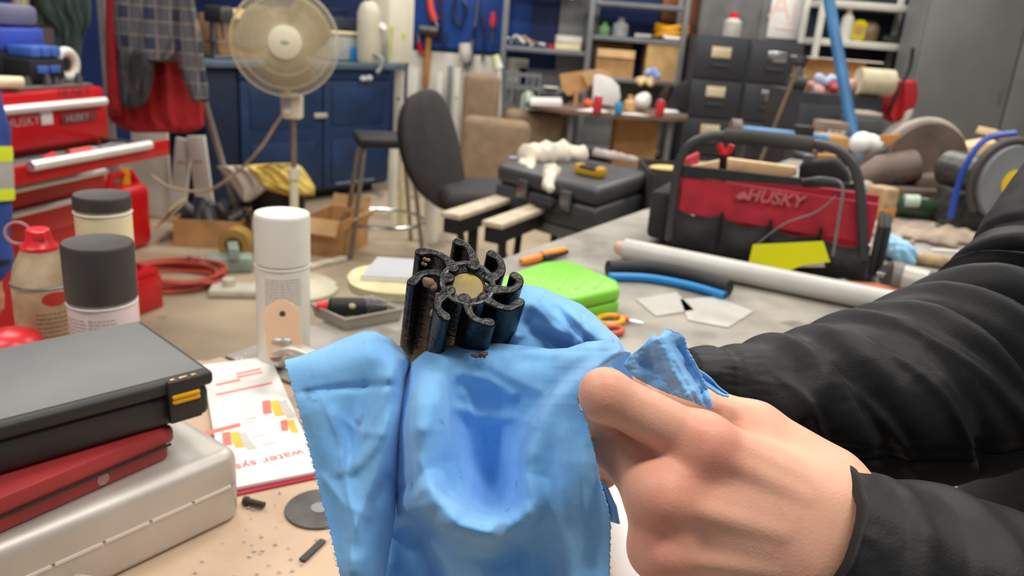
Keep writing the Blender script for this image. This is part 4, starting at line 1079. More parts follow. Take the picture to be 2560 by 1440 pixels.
pts = [dep(688, 880, 0.882), dep(735, 872, 0.878), dep(800, 895, 0.868), dep(860, 905, 0.86)]
G().tube(smooth_line(pts, 14), 0.0085, 10, flat=0.7).build('arm', M('zinc_plated', (196, 190, 178), 0.4, metal=0.4, var=0.12, scale=60), t, world=True)
V, F = blob(dep(705, 862, 0.878), 0.010, 31, 0.7); meshobj('weld', V, F, _mats['zinc_plated'], t)
pts = [dep(690, 890, 0.882), (p[0], p[1], BZ + 0.001)]
G().tube(pts, [0.007, 0.010], 10).build('foot', _mats['zinc_plated'], t, world=True)
# large white pipe under the hand
p0 = onz(1565, 1250, BZ + 0.03); p1 = p0 + np.array([0.03, -0.40, 0]) * 0.6
t = thing('white_pipe_length', 'smooth white plastic pipe on the bench below the hand', 'pipe', (p0[0], p0[1], BZ + 0.0005))
a_ = np.array([p0[0] - 0.004, p0[1] + 0.02, BZ + 0.0255]); b_ = np.array([p0[0] + 0.012, p0[1] - 0.22, BZ + 0.0255])
G().cyl(a_, b_, 0.025, n=32).build('wall', M('pipe_white', (232, 226, 224), 0.35, var=0.03), t, world=True)
G().tube([a_ + 0.0005 * (b_ - a_) + 0.025 * (math.cos(v) * np.array([1, 0.07, 0]) + math.sin(v) * np.array([0, 0, 1])) for v in np.linspace(0, 6.283, 30, endpoint=False)], 0.0012, 6, closed=True).build('rim', _mats['pipe_white'], t, world=True)
# --- tray with tool
c = onz(885, 785, BZ)
t = thing('metal_tray', 'shallow grey metal tray holding a black tool', 'tray', (c[0], c[1], BZ + 0.0005), ANG_E + R_(-55))
q = [onz(*v, BZ + 0.018) for v in ((778, 762), (862, 800), (1010, 772), (930, 742))]
m_tray = M('tray_grey', (176, 168, 158), 0.45, metal=0.2, var=0.1)
cc = np.mean(q, 0); qi = [cc + (v - cc) * 0.90 for v in q]; qb = [np.array([*(cc + (v - cc) * 0.86)[:2], BZ + 0.0025]) for v in q]; qo = [np.array([*(cc + (v - cc) * 0.92)[:2], BZ + 0.0006]) for v in q]
V = q + qi + qb + qo
F = []
for i in range(4):
    j = (i + 1) % 4; F += [(i, j, 4 + j, 4 + i), (4 + i, 4 + j, 8 + j, 8 + i), (i, 12 + i, 12 + j, j)]
F += [(8, 9, 10, 11), (15, 14, 13, 12)]
G().add(V, F).build('pan', m_tray, t, world=True, ang=20)
G().tube([*q], 0.0022, 6, closed=True).build('rim', m_tray, t, world=True)
tt = thing('black_die_grinder', 'black hand tool with red end lying in the metal tray', 'tool', onz(880, 775, BZ + 0.003))
a, b = onz(800, 766, BZ + 0.019), onz(975, 768, BZ + 0.019)
mid = lambda k: a + (b - a) * k
G().tube([mid(0.12), mid(0.16), mid(0.6), mid(0.66)], [0.010, 0.0135, 0.0135, 0.011], 16).build('barrel', m_black, tt, world=True)
G().tube([mid(0.66), mid(0.72), mid(0.96)], [0.011, 0.0125, 0.009], 14).build('head', M('worn_dark_metal', (86, 86, 84), 0.4, metal=0.5, var=0.2, scale=60), tt, world=True)
G().tube([mid(-0.05), mid(0.02), mid(0.11)], [0.006, 0.0085, 0.009], 12).build('cap', m_redplastic, tt, world=True)
G().sph(mid(0.47) + np.array([0, -0.010, 0.004]), (0.007, 0.004, 0.005), 10).build('button', M('tan_button', (216, 198, 170), 0.5), tt, world=True)
# --- foam dish and notepad
c = onz(960, 705, BZ)
t = thing('foam_pad', 'pale yellow foam pad under the grey notepad', 'foam pad', (c[0], c[1], BZ + 0.0005))
q = smooth_line([onz(*v, BZ + 0.014) for v in ((868, 690), (885, 672), (930, 662), (1010, 668), (1090, 690), (1080, 725), (1010, 735), (930, 728), (880, 712), (868, 690))], 30)[:-1]
G().prism([tuple(v[:2]) for v in q], BZ + 0.0005, BZ + 0.014).build('pad', M('pale_foam', (212, 200, 158), 0.85, var=0.1, scale=30, bump=0.4, bscale=120), t, world=True)
t = thing('notepad', 'grey covered notepad lying on the pale foam pad', 'notepad', (c[0], c[1], BZ + 0.0145))
q = [onz(*v, BZ + 0.0215) for v in ((902, 690), (944, 642), (1075, 650), (1080, 698))]
G().prism([tuple(v[:2]) for v in q], BZ + 0.0145, BZ + 0.0205).build('pages', m_paper, t, world=True)
G().prism([tuple(v[:2]) for v in q], BZ + 0.0206, BZ + 0.0216).build('cover', M('grey_cover', (176, 178, 182), 0.5, var=0.04), t, world=True)
# --- utility knife
t = thing('utility_knife', 'orange and black utility knife at far edge of steel bench', 'knife', onz(1340, 645, BZ + 0.0005))
a, b = onz(1302, 655, BZ + 0.008), onz(1415, 630, BZ + 0.008); mid = lambda k: a + (b - a) * k
G().tube([mid(0), mid(0.1), mid(0.45), mid(0.52)], [0.006, 0.0085, 0.0085, 0.006], 10).build('handle', M('orange_plastic', (246, 150, 40), 0.4), t, world=True)
G().tube([mid(0.45) + [0, 0, 0.004], mid(0.95) + [0, 0, 0.006]], [0.0075, 0.006], 10).build('grip', _mats['orange_plastic'], t, world=True)
G().tube([mid(0.42) + [0.004, -0.006, 0], mid(1.02)], [0.007, 0.005], 10).build('slider', m_black, t, world=True)
# --- green case
q = [onz(*v, BZ + 0.045) for v in ((1225, 700), (1360, 652), (1425, 650), (1545, 700), (1552, 720), (1440, 745), (1270, 742))]
c = np.mean(q, 0)
t = thing('green_plastic_case', 'bright lime green plastic case with ribbed lid', 'case', (c[0], c[1], BZ + 0.0005))
m_lime = M('lime_plastic', (132, 220, 60), 0.4, var=0.05); m_lime2 = M('lime_rib', (160, 232, 110), 0.4, var=0.04)
def hullbox(top, z0, z1, inset, name, mat, parent, bev=0.006):
    bm = bmesh.new(); cc = np.mean(top, 0)[:2]
    vb = [bm.verts.new((*(cc + (np.array(v[:2]) - cc) * (1 + inset)), z0)) for v in top]; vt = [bm.verts.new((v[0], v[1], z1)) for v in top]; n = len(top)
    bm.faces.new(vb[::-1]); bm.faces.new(vt)
    for i in range(n): bm.faces.new((vb[i], vb[(i + 1) % n], vt[(i + 1) % n], vt[i]))
    bmesh.ops.recalc_face_normals(bm, faces=list(bm.faces))
    if bev: bmesh.ops.bevel(bm, geom=list(bm.edges), offset=bev, segments=3, profile=0.5, affect='EDGES')
    g = G().addbm(bm); bm.free(); return g.build(name, mat, parent, world=True, ang=50)
hullbox([tuple(v) for v in q], BZ + 0.0005, BZ + 0.022, 0.0, 'base', m_lime, t, 0.004)
hullbox([tuple(v) for v in q], BZ + 0.0225, BZ + 0.045, 0.0, 'lid', m_lime, t, 0.007)
for k in range(5):
    x = 1330 + 45 * k
    a, b = onz(x, 676 + 5 * k, BZ + 0.0452), onz(x - 24, 722, BZ + 0.0452)
    if k: G().tube([a, b], 0.0022, 6).build('rib', m_lime2, t, world=True)
a, b = onz(1440, 765, BZ + 0.022), onz(1500, 752, BZ + 0.022)
G().box(tuple((a + b) / 2), (0.035, 0.006, 0.016), rz=math.atan2((b - a)[1], (b - a)[0]), bev=0.002).build('latch', m_lime2, t, world=True)
# --- scissors
t = thing('scissors', 'scissors with yellow and orange handles beside the green case', 'scissors', onz(1540, 812, BZ + 0.0005))
def loop(cx, cy, rx, ry, mat, z):
    G().tube([onz(cx + rx * math.cos(v), cy + ry * math.sin(v), BZ + z) for v in np.linspace(0, 6.283, 24, endpoint=False)], 0.0045, 8, closed=True).build('handle_loop', mat, t, world=True)
loop(1525, 800, 32, 11, m_yellow, 0.006); loop(1530, 826, 26, 9, M('orange_red', (226, 96, 60), 0.4), 0.006)
G().tube([onz(1545, 792, BZ + 0.006), onz(1575, 800, BZ + 0.006)], [0.005, 0.004], 8).build('tang', _mats['orange_red'], t, world=True)
G().tube([onz(1574, 799, BZ + 0.006), onz(1608, 806, BZ + 0.005)], [0.005, 0.001], 8, flat=0.3).build('blade', m_chrome, t, world=True)
# --- black foam with blue tube
t = thing('foam_insulation', 'curved black foam pipe insulation behind the green case', 'insulation', onz(1650, 690, BZ + 0.0005))
pts = smooth_line([onz(1520, 672, BZ + 0.016), onz(1620, 672, BZ + 0.016), onz(1720, 690, BZ + 0.016), onz(1822, 722, BZ + 0.016)], 24)
G().tube(pts, 0.0155, 16).build('sleeve', m_black, t, world=True)
t = thing('blue_hose', 'short curved bright blue hose lying before the black foam', 'hose', onz(1680, 715, BZ + 0.0005))
pts = smooth_line([onz(1522, 692, BZ + 0.008), onz(1620, 696, BZ + 0.008), onz(1720, 714, BZ + 0.008), onz(1812, 740, BZ + 0.008)], 24)
G().tube(pts, 0.0078, 14).build('wall', M('hose_blue', (20, 136, 210), 0.4, var=0.05), t, world=True)
G().cyl(pts[-1], pts[-1] + (pts[-1] - pts[-2]) * 0.01, 0.0052, n=12).build('bore', m_black, t, world=True)
# --- long grey pipe with torn pink end
t = thing('long_grey_pipe', 'long pale grey pipe with torn pinkish end across the bench', 'pipe', onz(1900, 700, BZ + 0.0005))
a, b = onz(1562, 622, BZ + 0.022), onz(2360, 782, BZ + 0.022)
G().cyl(a, b, 0.0205, n=28).build('wall', M('pipe_grey', (212, 210, 204), 0.35, var=0.06), t, world=True)
V, F = blob(a, 0.020, 41, 0.35); meshobj('torn_end', V, F, M('pinkish_putty', (224, 186, 164), 0.7, var=0.1, scale=60), t)
# --- clear sleeves
for k, (cor_, lb) in enumerate((([(1590, 748), (1690, 730), (1735, 775), (1640, 790)], 'translucent plastic sleeve lying nearest the green case'), ([(1700, 748), (1790, 742), (1884, 778), (1820, 818), (1720, 800)], 'translucent plastic sleeve lying below the blue hose end'))):
    q = [onz(*v, BZ + 0.002) for v in cor_]; c = np.mean(q, 0)
    t = thing('plastic_sleeve', lb, 'plastic sleeve', (c[0], c[1], BZ + 0.0005), 0, 'clear plastic sleeves')
    G().prism([tuple(v[:2]) for v in q], BZ + 0.0005, BZ + 0.0022).build('film', M('milky_film', (200, 198, 191), 0.25, var=0.05), t, world=True)
# ================================================================== RIGHT HAND SIDE OF THE STEEL BENCH
m_cardb = M('cardboard', (196, 150, 98), 0.75, var=0.08, scale=10)
m_cardin = M('cardboard_inside', (214, 174, 124), 0.75, var=0.08, scale=10)
m_wood = M('pale_pine', (236, 204, 156), 0.6, var=0.08, scale=14)
m_baggrn = M('black_canvas', (46, 46, 46), 0.85, var=0.15, scale=30, bump=0.3, bscale=400)
m_bagred = M('red_canvas', (188, 40, 58), 0.75, var=0.12, scale=20, bump=0.2, bscale=400)
m_tubeblk = M('grey_black_tube', (66, 66, 68), 0.4, var=0.1)
class VP:                                   # a vertical plane through two floor points
    def __init__(s, P0, P1):
        s.P0 = np.array([P0[0], P0[1], 0.0]); d = np.array([P1[0] - P0[0], P1[1] - P0[1], 0.0]); s.L = np.linalg.norm(d); s.d = d / s.L
        s.n = np.array([-s.d[1], s.d[0], 0.0])
    def __call__(s, x, y, off=0.0):
        r = ray(x, y); P0 = s.P0 + s.n * off
        t = ((P0 - CC) @ s.n) / (r @ s.n); return CC + r * t
def plate(vp, pts, th, mat, name, parent, off=0.0, bev=0.0):
    P = [vp(x, y, off) for x, y in pts]; n = len(P)
    bm = bmesh.new(); a = [bm.verts.new(tuple(v)) for v in P]; b = [bm.verts.new(tuple(v + vp.n * th)) for v in P]
    bm.faces.new(a); bm.faces.new(b[::-1])
    for i in range(n): bm.faces.new((a[i], b[i], b[(i + 1) % n], a[(i + 1) % n]))
    bmesh.ops.recalc_face_normals(bm, faces=list(bm.faces))
    if bev: bmesh.ops.bevel(bm, geom=list(bm.edges), offset=bev, segments=2, profile=0.5, affect='EDGES')
    g = G().addbm(bm); bm.free(); return g.build(name, mat, parent, world=True, ang=45)
PL, PR = onz(1668, 622, BZ), onz(2168, 712, BZ)
vp = VP(PL, PR)
bag = thing('tool_bag', 'open red and black canvas tool bag with padded tube handle', 'tool bag', (*((PL + PR) / 2 + vp.n * 0.10)[:2], BZ + 0.0005), math.atan2(vp.d[1], vp.d[0]))
DB = 0.19
zr1, zr0 = vp(1900, 470)[2], vp(1900, 560)[2]
def bagquad(name, mat, a0, a1, z0, z1, off, th, bulge=0.0, sag=0.0, n=14):
    g = G(); P = np.zeros((n, 10, 3)); Q = np.zeros((n, 10, 3))
    for i in range(n):
        u = i / (n - 1)
        for j in range(10):
            v = j / 9.0
            zt = z1 - sag * math.sin(math.pi * u)
            q = vp.P0 + vp.d * (a0 + (a1 - a0) * u) + np.array([0, 0, z0 + (zt - z0) * v])
            P[i, j] = q + vp.n * (off - bulge * math.sin(math.pi * u) * math.sin(math.pi * min(v * 1.2, 1)) ** 0.7); Q[i, j] = q + vp.n * (off + th)
    g.grid(P); g.grid(Q)
    for i in range(n - 1): 
        b = n * 10
        g.f.append((i * 10 + 9, (i + 1) * 10 + 9, b + (i + 1) * 10 + 9, b + i * 10 + 9))
    return g.build(name, mat, bag, world=True, ang=60)
W = vp.L
bagquad('front_panel', m_bagred, 0.012, W - 0.01, BZ + 0.08, zr1, 0.004, 0.012)
G().box(tuple(vp.P0 + vp.d * W / 2 + vp.n * (DB / 2) + np.array([0, 0, BZ + 0.010])), (W, DB, 0.016), rz=math.atan2(vp.d[1], vp.d[0]), bev=0.004).build('base', m_baggrn, bag, world=True)
bagquad('back_panel', m_bagred, 0.012, W - 0.01, BZ + 0.02, zr1 - 0.01, DB - 0.012, 0.010)
plate(vp, [(1690, 412), (2140, 462), (2150, 476), (1690, 442)], 0.012, m_baggrn, 'top_binding', bag, off=0.002)
for k in range(4):
    a0 = 0.008 + k * (W - 0.012) / 4; a1 = a0 + (W - 0.012) / 4 - 0.004
    bagquad('pocket', m_baggrn, a0, a1, BZ + 0.012, zr0 - 0.004 * k + 0.004, -0.003, 0.006, bulge=0.016, sag=0.010)
    if k: G().tube([vp.P0 + vp.d * (a0 - 0.002) + vp.n * -0.004 + np.array([0, 0, z]) for z in (BZ + 0.012, zr0 + 0.012)], 0.0032, 6).build('pocket_binding', m_black, bag, world=True)
# ends
for a, nm in ((0.0, 'side_panel'), (W, 'side_panel')):
    sgx = -1 if a == 0 else 1; zx = 0.03 if a == 0 else -0.04
    c = vp.P0 + vp.d * (a + sgx * 0.002) + vp.n * DB / 2
    G().box((c[0], c[1], (BZ + 0.012 + zr1 + zx) / 2), (0.010, DB - 0.01, zr1 + zx - BZ - 0.012), rz=math.atan2(vp.d[1], vp.d[0]), bev=0.003).build(nm, m_bagred if a == 0 else m_baggrn, bag, world=True)
    ew = 0.05 if a == 0 else 0.016
    c2 = vp.P0 + vp.d * (a + sgx * (0.005 + ew / 2)) + vp.n * DB / 2
    G().box((c2[0], c2[1], BZ + 0.012 + 0.052), (ew, DB - 0.03, 0.104), rz=math.atan2(vp.d[1], vp.d[0]), bev=0.012).build('end_pocket', m_baggrn, bag, world=True)
fr = [vp(x, y, 0.0) for x, y in ((1672, 600), (1684, 500), (1692, 430), (1704, 392), (1728, 360), (1770, 342), (1830, 340), (2000, 356), (2070, 366), (2112, 388), (2140, 430), (2152, 490), (2156, 560), (2158, 650))]
frs = smooth_line(fr, 60); G().tube(frs, 0.0095, 12).build('frame_tube', m_tubeblk, bag, world=True)
G().tube(smooth_line([vp(1812, 340, 0.0), vp(1900, 346, 0.0), vp(2034, 362, 0.0)], 12), 0.0150, 14).build('grip', M('foam_grip', (70, 67, 64), 0.8, bump=0.2, bscale=200), bag, world=True)
m_letter = M('faded_lettering', (196, 108, 110), 0.7, var=0.1)
c = vp(1935, 496, -0.002)
tx = text('lettering', 'HUSKY', m_letter, bag, 0.034, (0, 0, 0), (0, 0, 0), 0.0006, shear=0.25, bold=0.0008)
tx.matrix_local = world_of(bag).inverted() @ (Matrix.Translation(Vector(c)) @ Matrix.Rotation(math.atan2(vp.d[1], vp.d[0]), 4, 'Z') @ Matrix.Rotation(math.pi / 2, 4, 'X'))
em = [(1838, 492), (1850, 482), (1862, 478), (1868, 488), (1880, 492), (1874, 502), (1860, 496), (1850, 500)]
plate(vp, em, 0.001, m_letter, 'emblem', bag, off=-0.0015)
# wires trailing over the bag
m_wire = M('clear_grey_wire', (120, 122, 124), 0.35, var=0.05)
t = thing('grey_cable', 'thin grey cable looping over the front of the tool bag', 'cable', (*vp(2100, 600, -0.02)[:2], BZ + 0.0005))
G().tube(smooth_line([vp(1985, 455, 0.02), vp(2020, 448, -0.005), vp(2060, 445, -0.02), vp(2105, 462, -0.03), vp(2098, 540, -0.036), vp(2082, 640, -0.04)], 30), 0.0028, 6).build('wire', m_wire, t, world=True)
G().tube(smooth_line([vp(2090, 490, -0.03), vp(2040, 530, -0.032), vp(1960, 560, -0.034), vp(1890, 612, -0.036)], 24), 0.0016, 6).build('thin_wire', m_wire, t, world=True)
# contents of the bag
t = thing('pine_board', 'pale pine board lying across the open tool bag', 'board', (*vp(1850, 420, 0.12)[:2], zr1))
plate(vp, [(1700, 420), (1820, 396), (1990, 418), (1990, 438), (1940, 450), (1700, 432)], 0.02, m_wood, 'board', t, off=0.10, bev=0.002)
t = thing('red_clamp', 'red and black hand clamp standing in the tool bag', 'clamp', (*vp(1808, 400, 0.06)[:2], BZ + 0.02))
G().tube([vp(1806, 560, 0.06), vp(1806, 440, 0.06), vp(1810, 375, 0.06)], [0.007, 0.0085, 0.008], 8).build('bar', m_black, t, world=True)
G().tube(smooth_line([vp(1798, 360, 0.055), vp(1806, 380, 0.055), vp(1812, 386, 0.055), vp(1822, 378, 0.055), vp(1830, 362, 0.055)], 10), 0.0065, 8).build('jaw', m_redplastic, t, world=True)
t = thing('black_pouch', 'black fabric pouch sticking out of the bag at right', 'pouch', (*vp(2040, 430, 0.08)[:2], zr1 - 0.05))
plate(vp, [(1995, 445), (1998, 408), (2040, 402), (2090, 398), (2120, 430), (2125, 470), (2000, 470)], 0.05, m_baggrn, 'fabric', t, off=0.05, bev=0.008)
G().box(tuple(vp(2018, 405, 0.06)), (0.018, 0.01, 0.03), bev=0.003).build('buckle', m_steel, t, world=True)
t = thing('tan_leather_sheath', 'tan leather sheath standing upright inside the tool bag', 'sheath', (*vp(2070, 390, 0.12)[:2], zr1 - 0.04))
plate(vp, [(2045, 440), (2042, 385), (2098, 388), (2080, 410)], 0.014, M('tan_leather', (206, 146, 78), 0.6), 'leather', t, off=0.11, bev=0.002)
plate(vp, [(2044, 452), (2045, 436), (2074, 434), (2072, 452)], 0.016, m_black, 'snap_strap', t, off=0.109)
# yellow card against the bag
t = thing('yellow_folder', 'bright yellow folded card leaning against the tool bag', 'card', (*vp(1975, 650, -0.05)[:2], BZ + 0.0005))
plate(vp, [(1872, 655), (1882, 612), (2058, 604), (2075, 655), (2010, 662), (1975, 676)], 0.003, M('neon_yellow', (250, 246, 8), 0.5, var=0.03), 'front_leaf', t, off=-0.045)
plate(vp, [(1885, 668), (1892, 620), (2050, 612), (2062, 668)], 0.003, m_paper, 'back_leaf', t, off=-0.034)
# right of the bag -------------------------------------------------
t = thing('blue_glove', 'crumpled light blue disposable glove right of the tool bag', 'glove', onz(2240, 645, BZ + 0.0005))
gc = onz(2240, 622, BZ + 0.03)
def glovef(X, Y, Z):
    c = lambda x, y, z: onz(x, y, BZ + z)
    d = rcone(X, Y, Z, c(2215, 610, 0.028), c(2262, 632, 0.026), 0.026, 0.022)
    d = smin(d, rcone(X, Y, Z, c(2210, 612, 0.03), c(2200, 596, 0.03), 0.018, 0.012), 0.012)
    d = smin(d, rcone(X, Y, Z, c(2262, 632, 0.02), c(2300, 640, 0.012), 0.014, 0.009), 0.01)
    d = smin(d, rcone(X, Y, Z, c(2250, 640, 0.02), c(2280, 655, 0.012), 0.013, 0.009), 0.01)
    return d + 0.0022 * np.sin(X * 260 + Z * 180) * np.sin(Y * 220)
V, F = surfnet(glovef, gc - 0.11, gc + 0.11, 0.003); meshobj('palm', V, F, M('nitrile_blue', (150, 204, 240), 0.5, var=0.05), t)
t = thing('sanding_block', 'tan and brown wooden block standing right of the tool bag', 'block', onz(2190, 560, BZ + 0.0005), R_(15))
G().box((0, 0.0, 0.05), (0.055, 0.06, 0.10), bev=0.008, rz=0.2).build('block', M('worn_wood', (188, 158, 120), 0.7, var=0.2, scale=40), t)
G().box((0, 0.0, 0.035), (0.058, 0.063, 0.035), bev=0.006, rz=0.2).build('band', M('tan_leather', (206, 146, 78)), t)
t = thing('steel_motor', 'grey steel motor body lying right of the glove', 'motor', onz(2240, 705, BZ + 0.0005))
G().tube([onz(2215, 690, BZ + 0.03), onz(2225, 690, BZ + 0.03), onz(2255, 696, BZ + 0.03)], [0.022, 0.03, 0.03], 18).build('end_bell', M('cast_grey', (120, 116, 112), 0.5, metal=0.3, var=0.15, scale=40), t, world=True)
G().tube([onz(2256, 696, BZ + 0.03), onz(2320, 712, BZ + 0.03)], [0.027, 0.027], 18).build('shell', M('light_grey_metal', (186, 180, 172), 0.45, metal=0.3, var=0.1), t, world=True)
G().tube([onz(2195, 684, BZ + 0.03), onz(2214, 690, BZ + 0.03)], [0.006, 0.006], 10).build('shaft', m_chrome, t, world=True)
t = thing('orange_wrench', 'orange handled wrench lying behind the long grey pipe', 'wrench', onz(2260, 722, BZ + 0.0005))
G().tube([onz(2110, 706, BZ + 0.012), onz(2190, 716, BZ + 0.012), onz(2330, 738, BZ + 0.012)], [0.007, 0.009, 0.007], 8, flat=0.6).build('handle', M('rust_orange', (198, 110, 70), 0.5, var=0.15, scale=40), t, world=True)
G().sph(onz(2106, 706, BZ + 0.012), (0.016, 0.012, 0.008), 12).build('jaw', m_steel, t, world=True)
t = thing('wooden_baton', 'round wooden baton lying below the black rod', 'baton', onz(2380, 665, BZ + 0.0005))
G().tube([onz(2290, 645, BZ + 0.014), onz(2440, 668, BZ + 0.014)], 0.013, 14).build('stick', M('worn_wood', (188, 158, 120)), t, world=True)
t = thing('white_strip', 'narrow white plastic strip on bench beside black sleeve', 'strip', onz(2390, 630, BZ + 0.0005))
a, b = onz(2330, 626, BZ + 0.028), onz(2440, 632, BZ + 0.028)
G().box(tuple((a + b) / 2), (np.linalg.norm(b - a), 0.012, 0.006), rz=math.atan2((b - a)[1], (b - a)[0]), bev=0.001).build('strip', m_white, t, world=True)
t = thing('black_rod', 'thin black rod on bench behind the wooden baton', 'rod', onz(2390, 580, BZ + 0.0005))
G().tube([onz(2340, 568, BZ + 0.007), onz(2450, 590, BZ + 0.007)], 0.006, 8).build('shaft', M('dark_green_grey', (74, 78, 72), 0.5), t, world=True)
G().sph(onz(2340, 568, BZ + 0.008), 0.0075, 10).build('ball_end', M('dark_green_grey', (74, 78, 72)), t, world=True)
t = thing('leather_apron', 'heap of brown leather apron spread on the bench', 'apron', onz(2300, 600, BZ + 0.0005))
gc = onz(2310, 590, BZ)
def apronf(X, Y, Z):
    d = ell(X, Y, Z, (gc[0], gc[1], BZ + 0.006), (0.17, 0.10, 0.014))
    return d + 0.003 * np.sin(X * 60 + Y * 40) + 0.002 * np.sin(X * 130 - Y * 90)
V, F = surfnet(apronf, (gc[0] - 0.21, gc[1] - 0.14, BZ + 0.0006), (gc[0] + 0.21, gc[1] + 0.14, BZ + 0.04), 0.006); meshobj('hide', V, F, M('taupe_leather', (168, 150, 132), 0.7, var=0.15, scale=12), t)
t = thing('green_bottle', 'dark green bottle with pale cap lying behind the apron', 'bottle', onz(2280, 520, BZ + 0.0005))
a, b = onz(2225, 512, BZ + 0.03), onz(2420, 530, BZ + 0.03); mid = lambda k: a + (b - a) * k
G().tube([mid(0), mid(0.03), mid(0.75), mid(0.88), mid(1.0)], [0.02, 0.03, 0.03, 0.012, 0.010], 16).build('glass', M('green_glass', (52, 72, 56), 0.2, var=0.1), t, world=True)
G().tube([mid(0.12) + [0, -0.02, 0.018], mid(0.3) + [0, -0.02, 0.02]], 0.018, 12).build('label_patch', M('pale_mint', (196, 214, 196), 0.5), t, world=True)
# --- mitre saw
YS = 2.42
t = thing('mitre_saw', 'dusty brown mitre saw with round blade guard', 'saw', (*onz(2240, 520, BZ)[:2], BZ + 0.0005))
m_saw = M('dusty_brown_metal', (118, 102, 92), 0.6, metal=0.15, var=0.15, scale=14); m_saw2 = M('dark_dusty_metal', (74, 66, 62), 0.6, var=0.15, scale=20)
S = lambda x, y, o=0.0: ony(x, y, YS + o)
c = S(2250, 488); G().box((c[0], c[1], BZ + 0.035), (0.42, 0.26, 0.066), bev=0.012).build('base', m_saw, t, world=True)
gcn = S(2305, 405); rg = 0.118
G().tube([gcn + np.array([0, -0.035, 0]), gcn + np.array([0, 0.035, 0])], rg, 40).build('blade_guard', m_saw, t, world=True)
G().tube([gcn + rg * 1.02 * (np.array([math.cos(a), 0, 0]) + np.array([0, 0, math.sin(a)])) for a in np.linspace(0.2, 2.7, 24)], 0.012, 8).build('guard_rim', M('pale_dusty_metal', (176, 166, 156), 0.5, var=0.1), t, world=True)
G().tube([S(2150, 452, -0.06), S(2200, 430, -0.06), S(2290, 412, -0.06)], [0.035, 0.05, 0.045], 18).build('motor_housing', m_saw, t, world=True)
G().tube([S(2120, 470, -0.05), S(2150, 452, -0.06)], [0.02, 0.034], 16).build('gear_case', m_saw2, t, world=True)
G().box(tuple(S(2240, 440, -0.1)), (0.05, 0.01, 0.03), ry=0.25, bev=0.002).build('vent_panel', m_saw2, t, world=True)
G().tube(smooth_line([S(2150, 420, 0), S(2190, 385, 0), S(2250, 380, 0), S(2290, 400, 0)], 16), 0.014, 10).build('handle', m_saw2, t, world=True)
G().box(tuple(S(2330, 470, -0.02)), (0.16, 0.14, 0.10), bev=0.015, ry=-0.12).build('pivot_arm', m_saw, t, world=True)
G().box(tuple(S(2400, 460, 0.04)), (0.08, 0.12, 0.16), bev=0.01).build('fence', m_saw2, t, world=True)
G().sph(S(2165, 470, -0.14), 0.022, 14).build('clamp_knob', M('pale_dusty_metal', (176, 166, 156)), t, world=True)
G().cyl(S(2165, 480, -0.14), np.array([*S(2165, 480, -0.14)[:2], BZ + 0.002]), 0.009, n=10).build('clamp_screw', m_chrome, t, world=True)
t = thing('crumpled_paper', 'white crumpled paper towel behind the mitre saw handle', 'paper towel', S(2160, 375, 0.12))
V, F = blob(S(2158, 362, 0.10), 0.045, 61, 0.55, 0.008); meshobj('wad', V, F, M('tissue', (240, 242, 240), 0.8, var=0.02), t)
t = thing('orange_card', 'orange cardboard tag resting on top of the mitre saw', 'tag', S(2230, 352, -0.02))
plate(VP(S(2200, 360), S(2270, 360)), [(2200, 338), (2262, 336), (2262, 352), (2240, 372), (2218, 362), (2202, 352)], 0.006, M('orange_card', (224, 156, 90), 0.6), 'card', t, off=-0.02)
# --- grinder at the right edge
YG = 2.05
t = thing('bench_grinder', 'blue bench grinder with grey wheel and yellow label at right edge', 'grinder', (*ony(2500, 560, YG)[:2], BZ + 0.0005))
S = lambda x, y, o=0.0: ony(x, y, YG + o)
c = S(2516, 456); ax_ = np.array([0.25, -1, 0]) / math.hypot(0.25, 1)
def disc(c, r, th, name, mat, off=0.0, n=48): return G().tube([c + ax_ * off, c + ax_ * (off + th)], r, n).build(name, mat, t, world=True)
disc(c, 0.096, 0.022, 'wheel', M('grey_wheel', (132, 136, 140), 0.6, var=0.06, bump=0.2, bscale=200))
disc(c, 0.036, 0.002, 'wheel_label', M('label_yellow', (244, 208, 40), 0.5), 0.0222)
u_ = np.array([1, 0.25, 0]) / math.hypot(1, 0.25)
G().tube([c + 0.106 * (math.cos(a) * u_ + math.sin(a) * np.array([0, 0, 1])) for a in np.linspace(-0.6, 3.9, 40)], 0.010, 10).build('guard', M('dark_guard', (78, 72, 70), 0.5, var=0.1), t, world=True)
m_gblue = M('grinder_blue', (44, 80, 180), 0.4, var=0.1)
G().tube(smooth_line([c + u_ * -0.128 + [0, 0.02, -0.10], c + u_ * -0.125 + [0, 0.02, 0.02], c + u_ * -0.085 + [0, 0.02, 0.10], c + u_ * 0.0 + [0, 0.02, 0.122]], 20), 0.008, 8).build('blue_frame', m_gblue, t, world=True)
G().tube([c - ax_ * 0.0, c - ax_ * 0.20], [0.05, 0.05], 24).build('motor', M('worn_dark_metal', (86, 86, 84), 0.4, metal=0.5, var=0.2, scale=60), t, world=True)
zb_ = c[2]; G().box((c[0] - ax_[0] * 0.1, c[1] - ax_[1] * 0.1, (zb_ + BZ) / 2 - 0.02), (0.14, 0.12, zb_ - BZ - 0.04), bev=0.01).build('pedestal', M('worn_dark_metal', (86, 86, 84)), t, world=True)
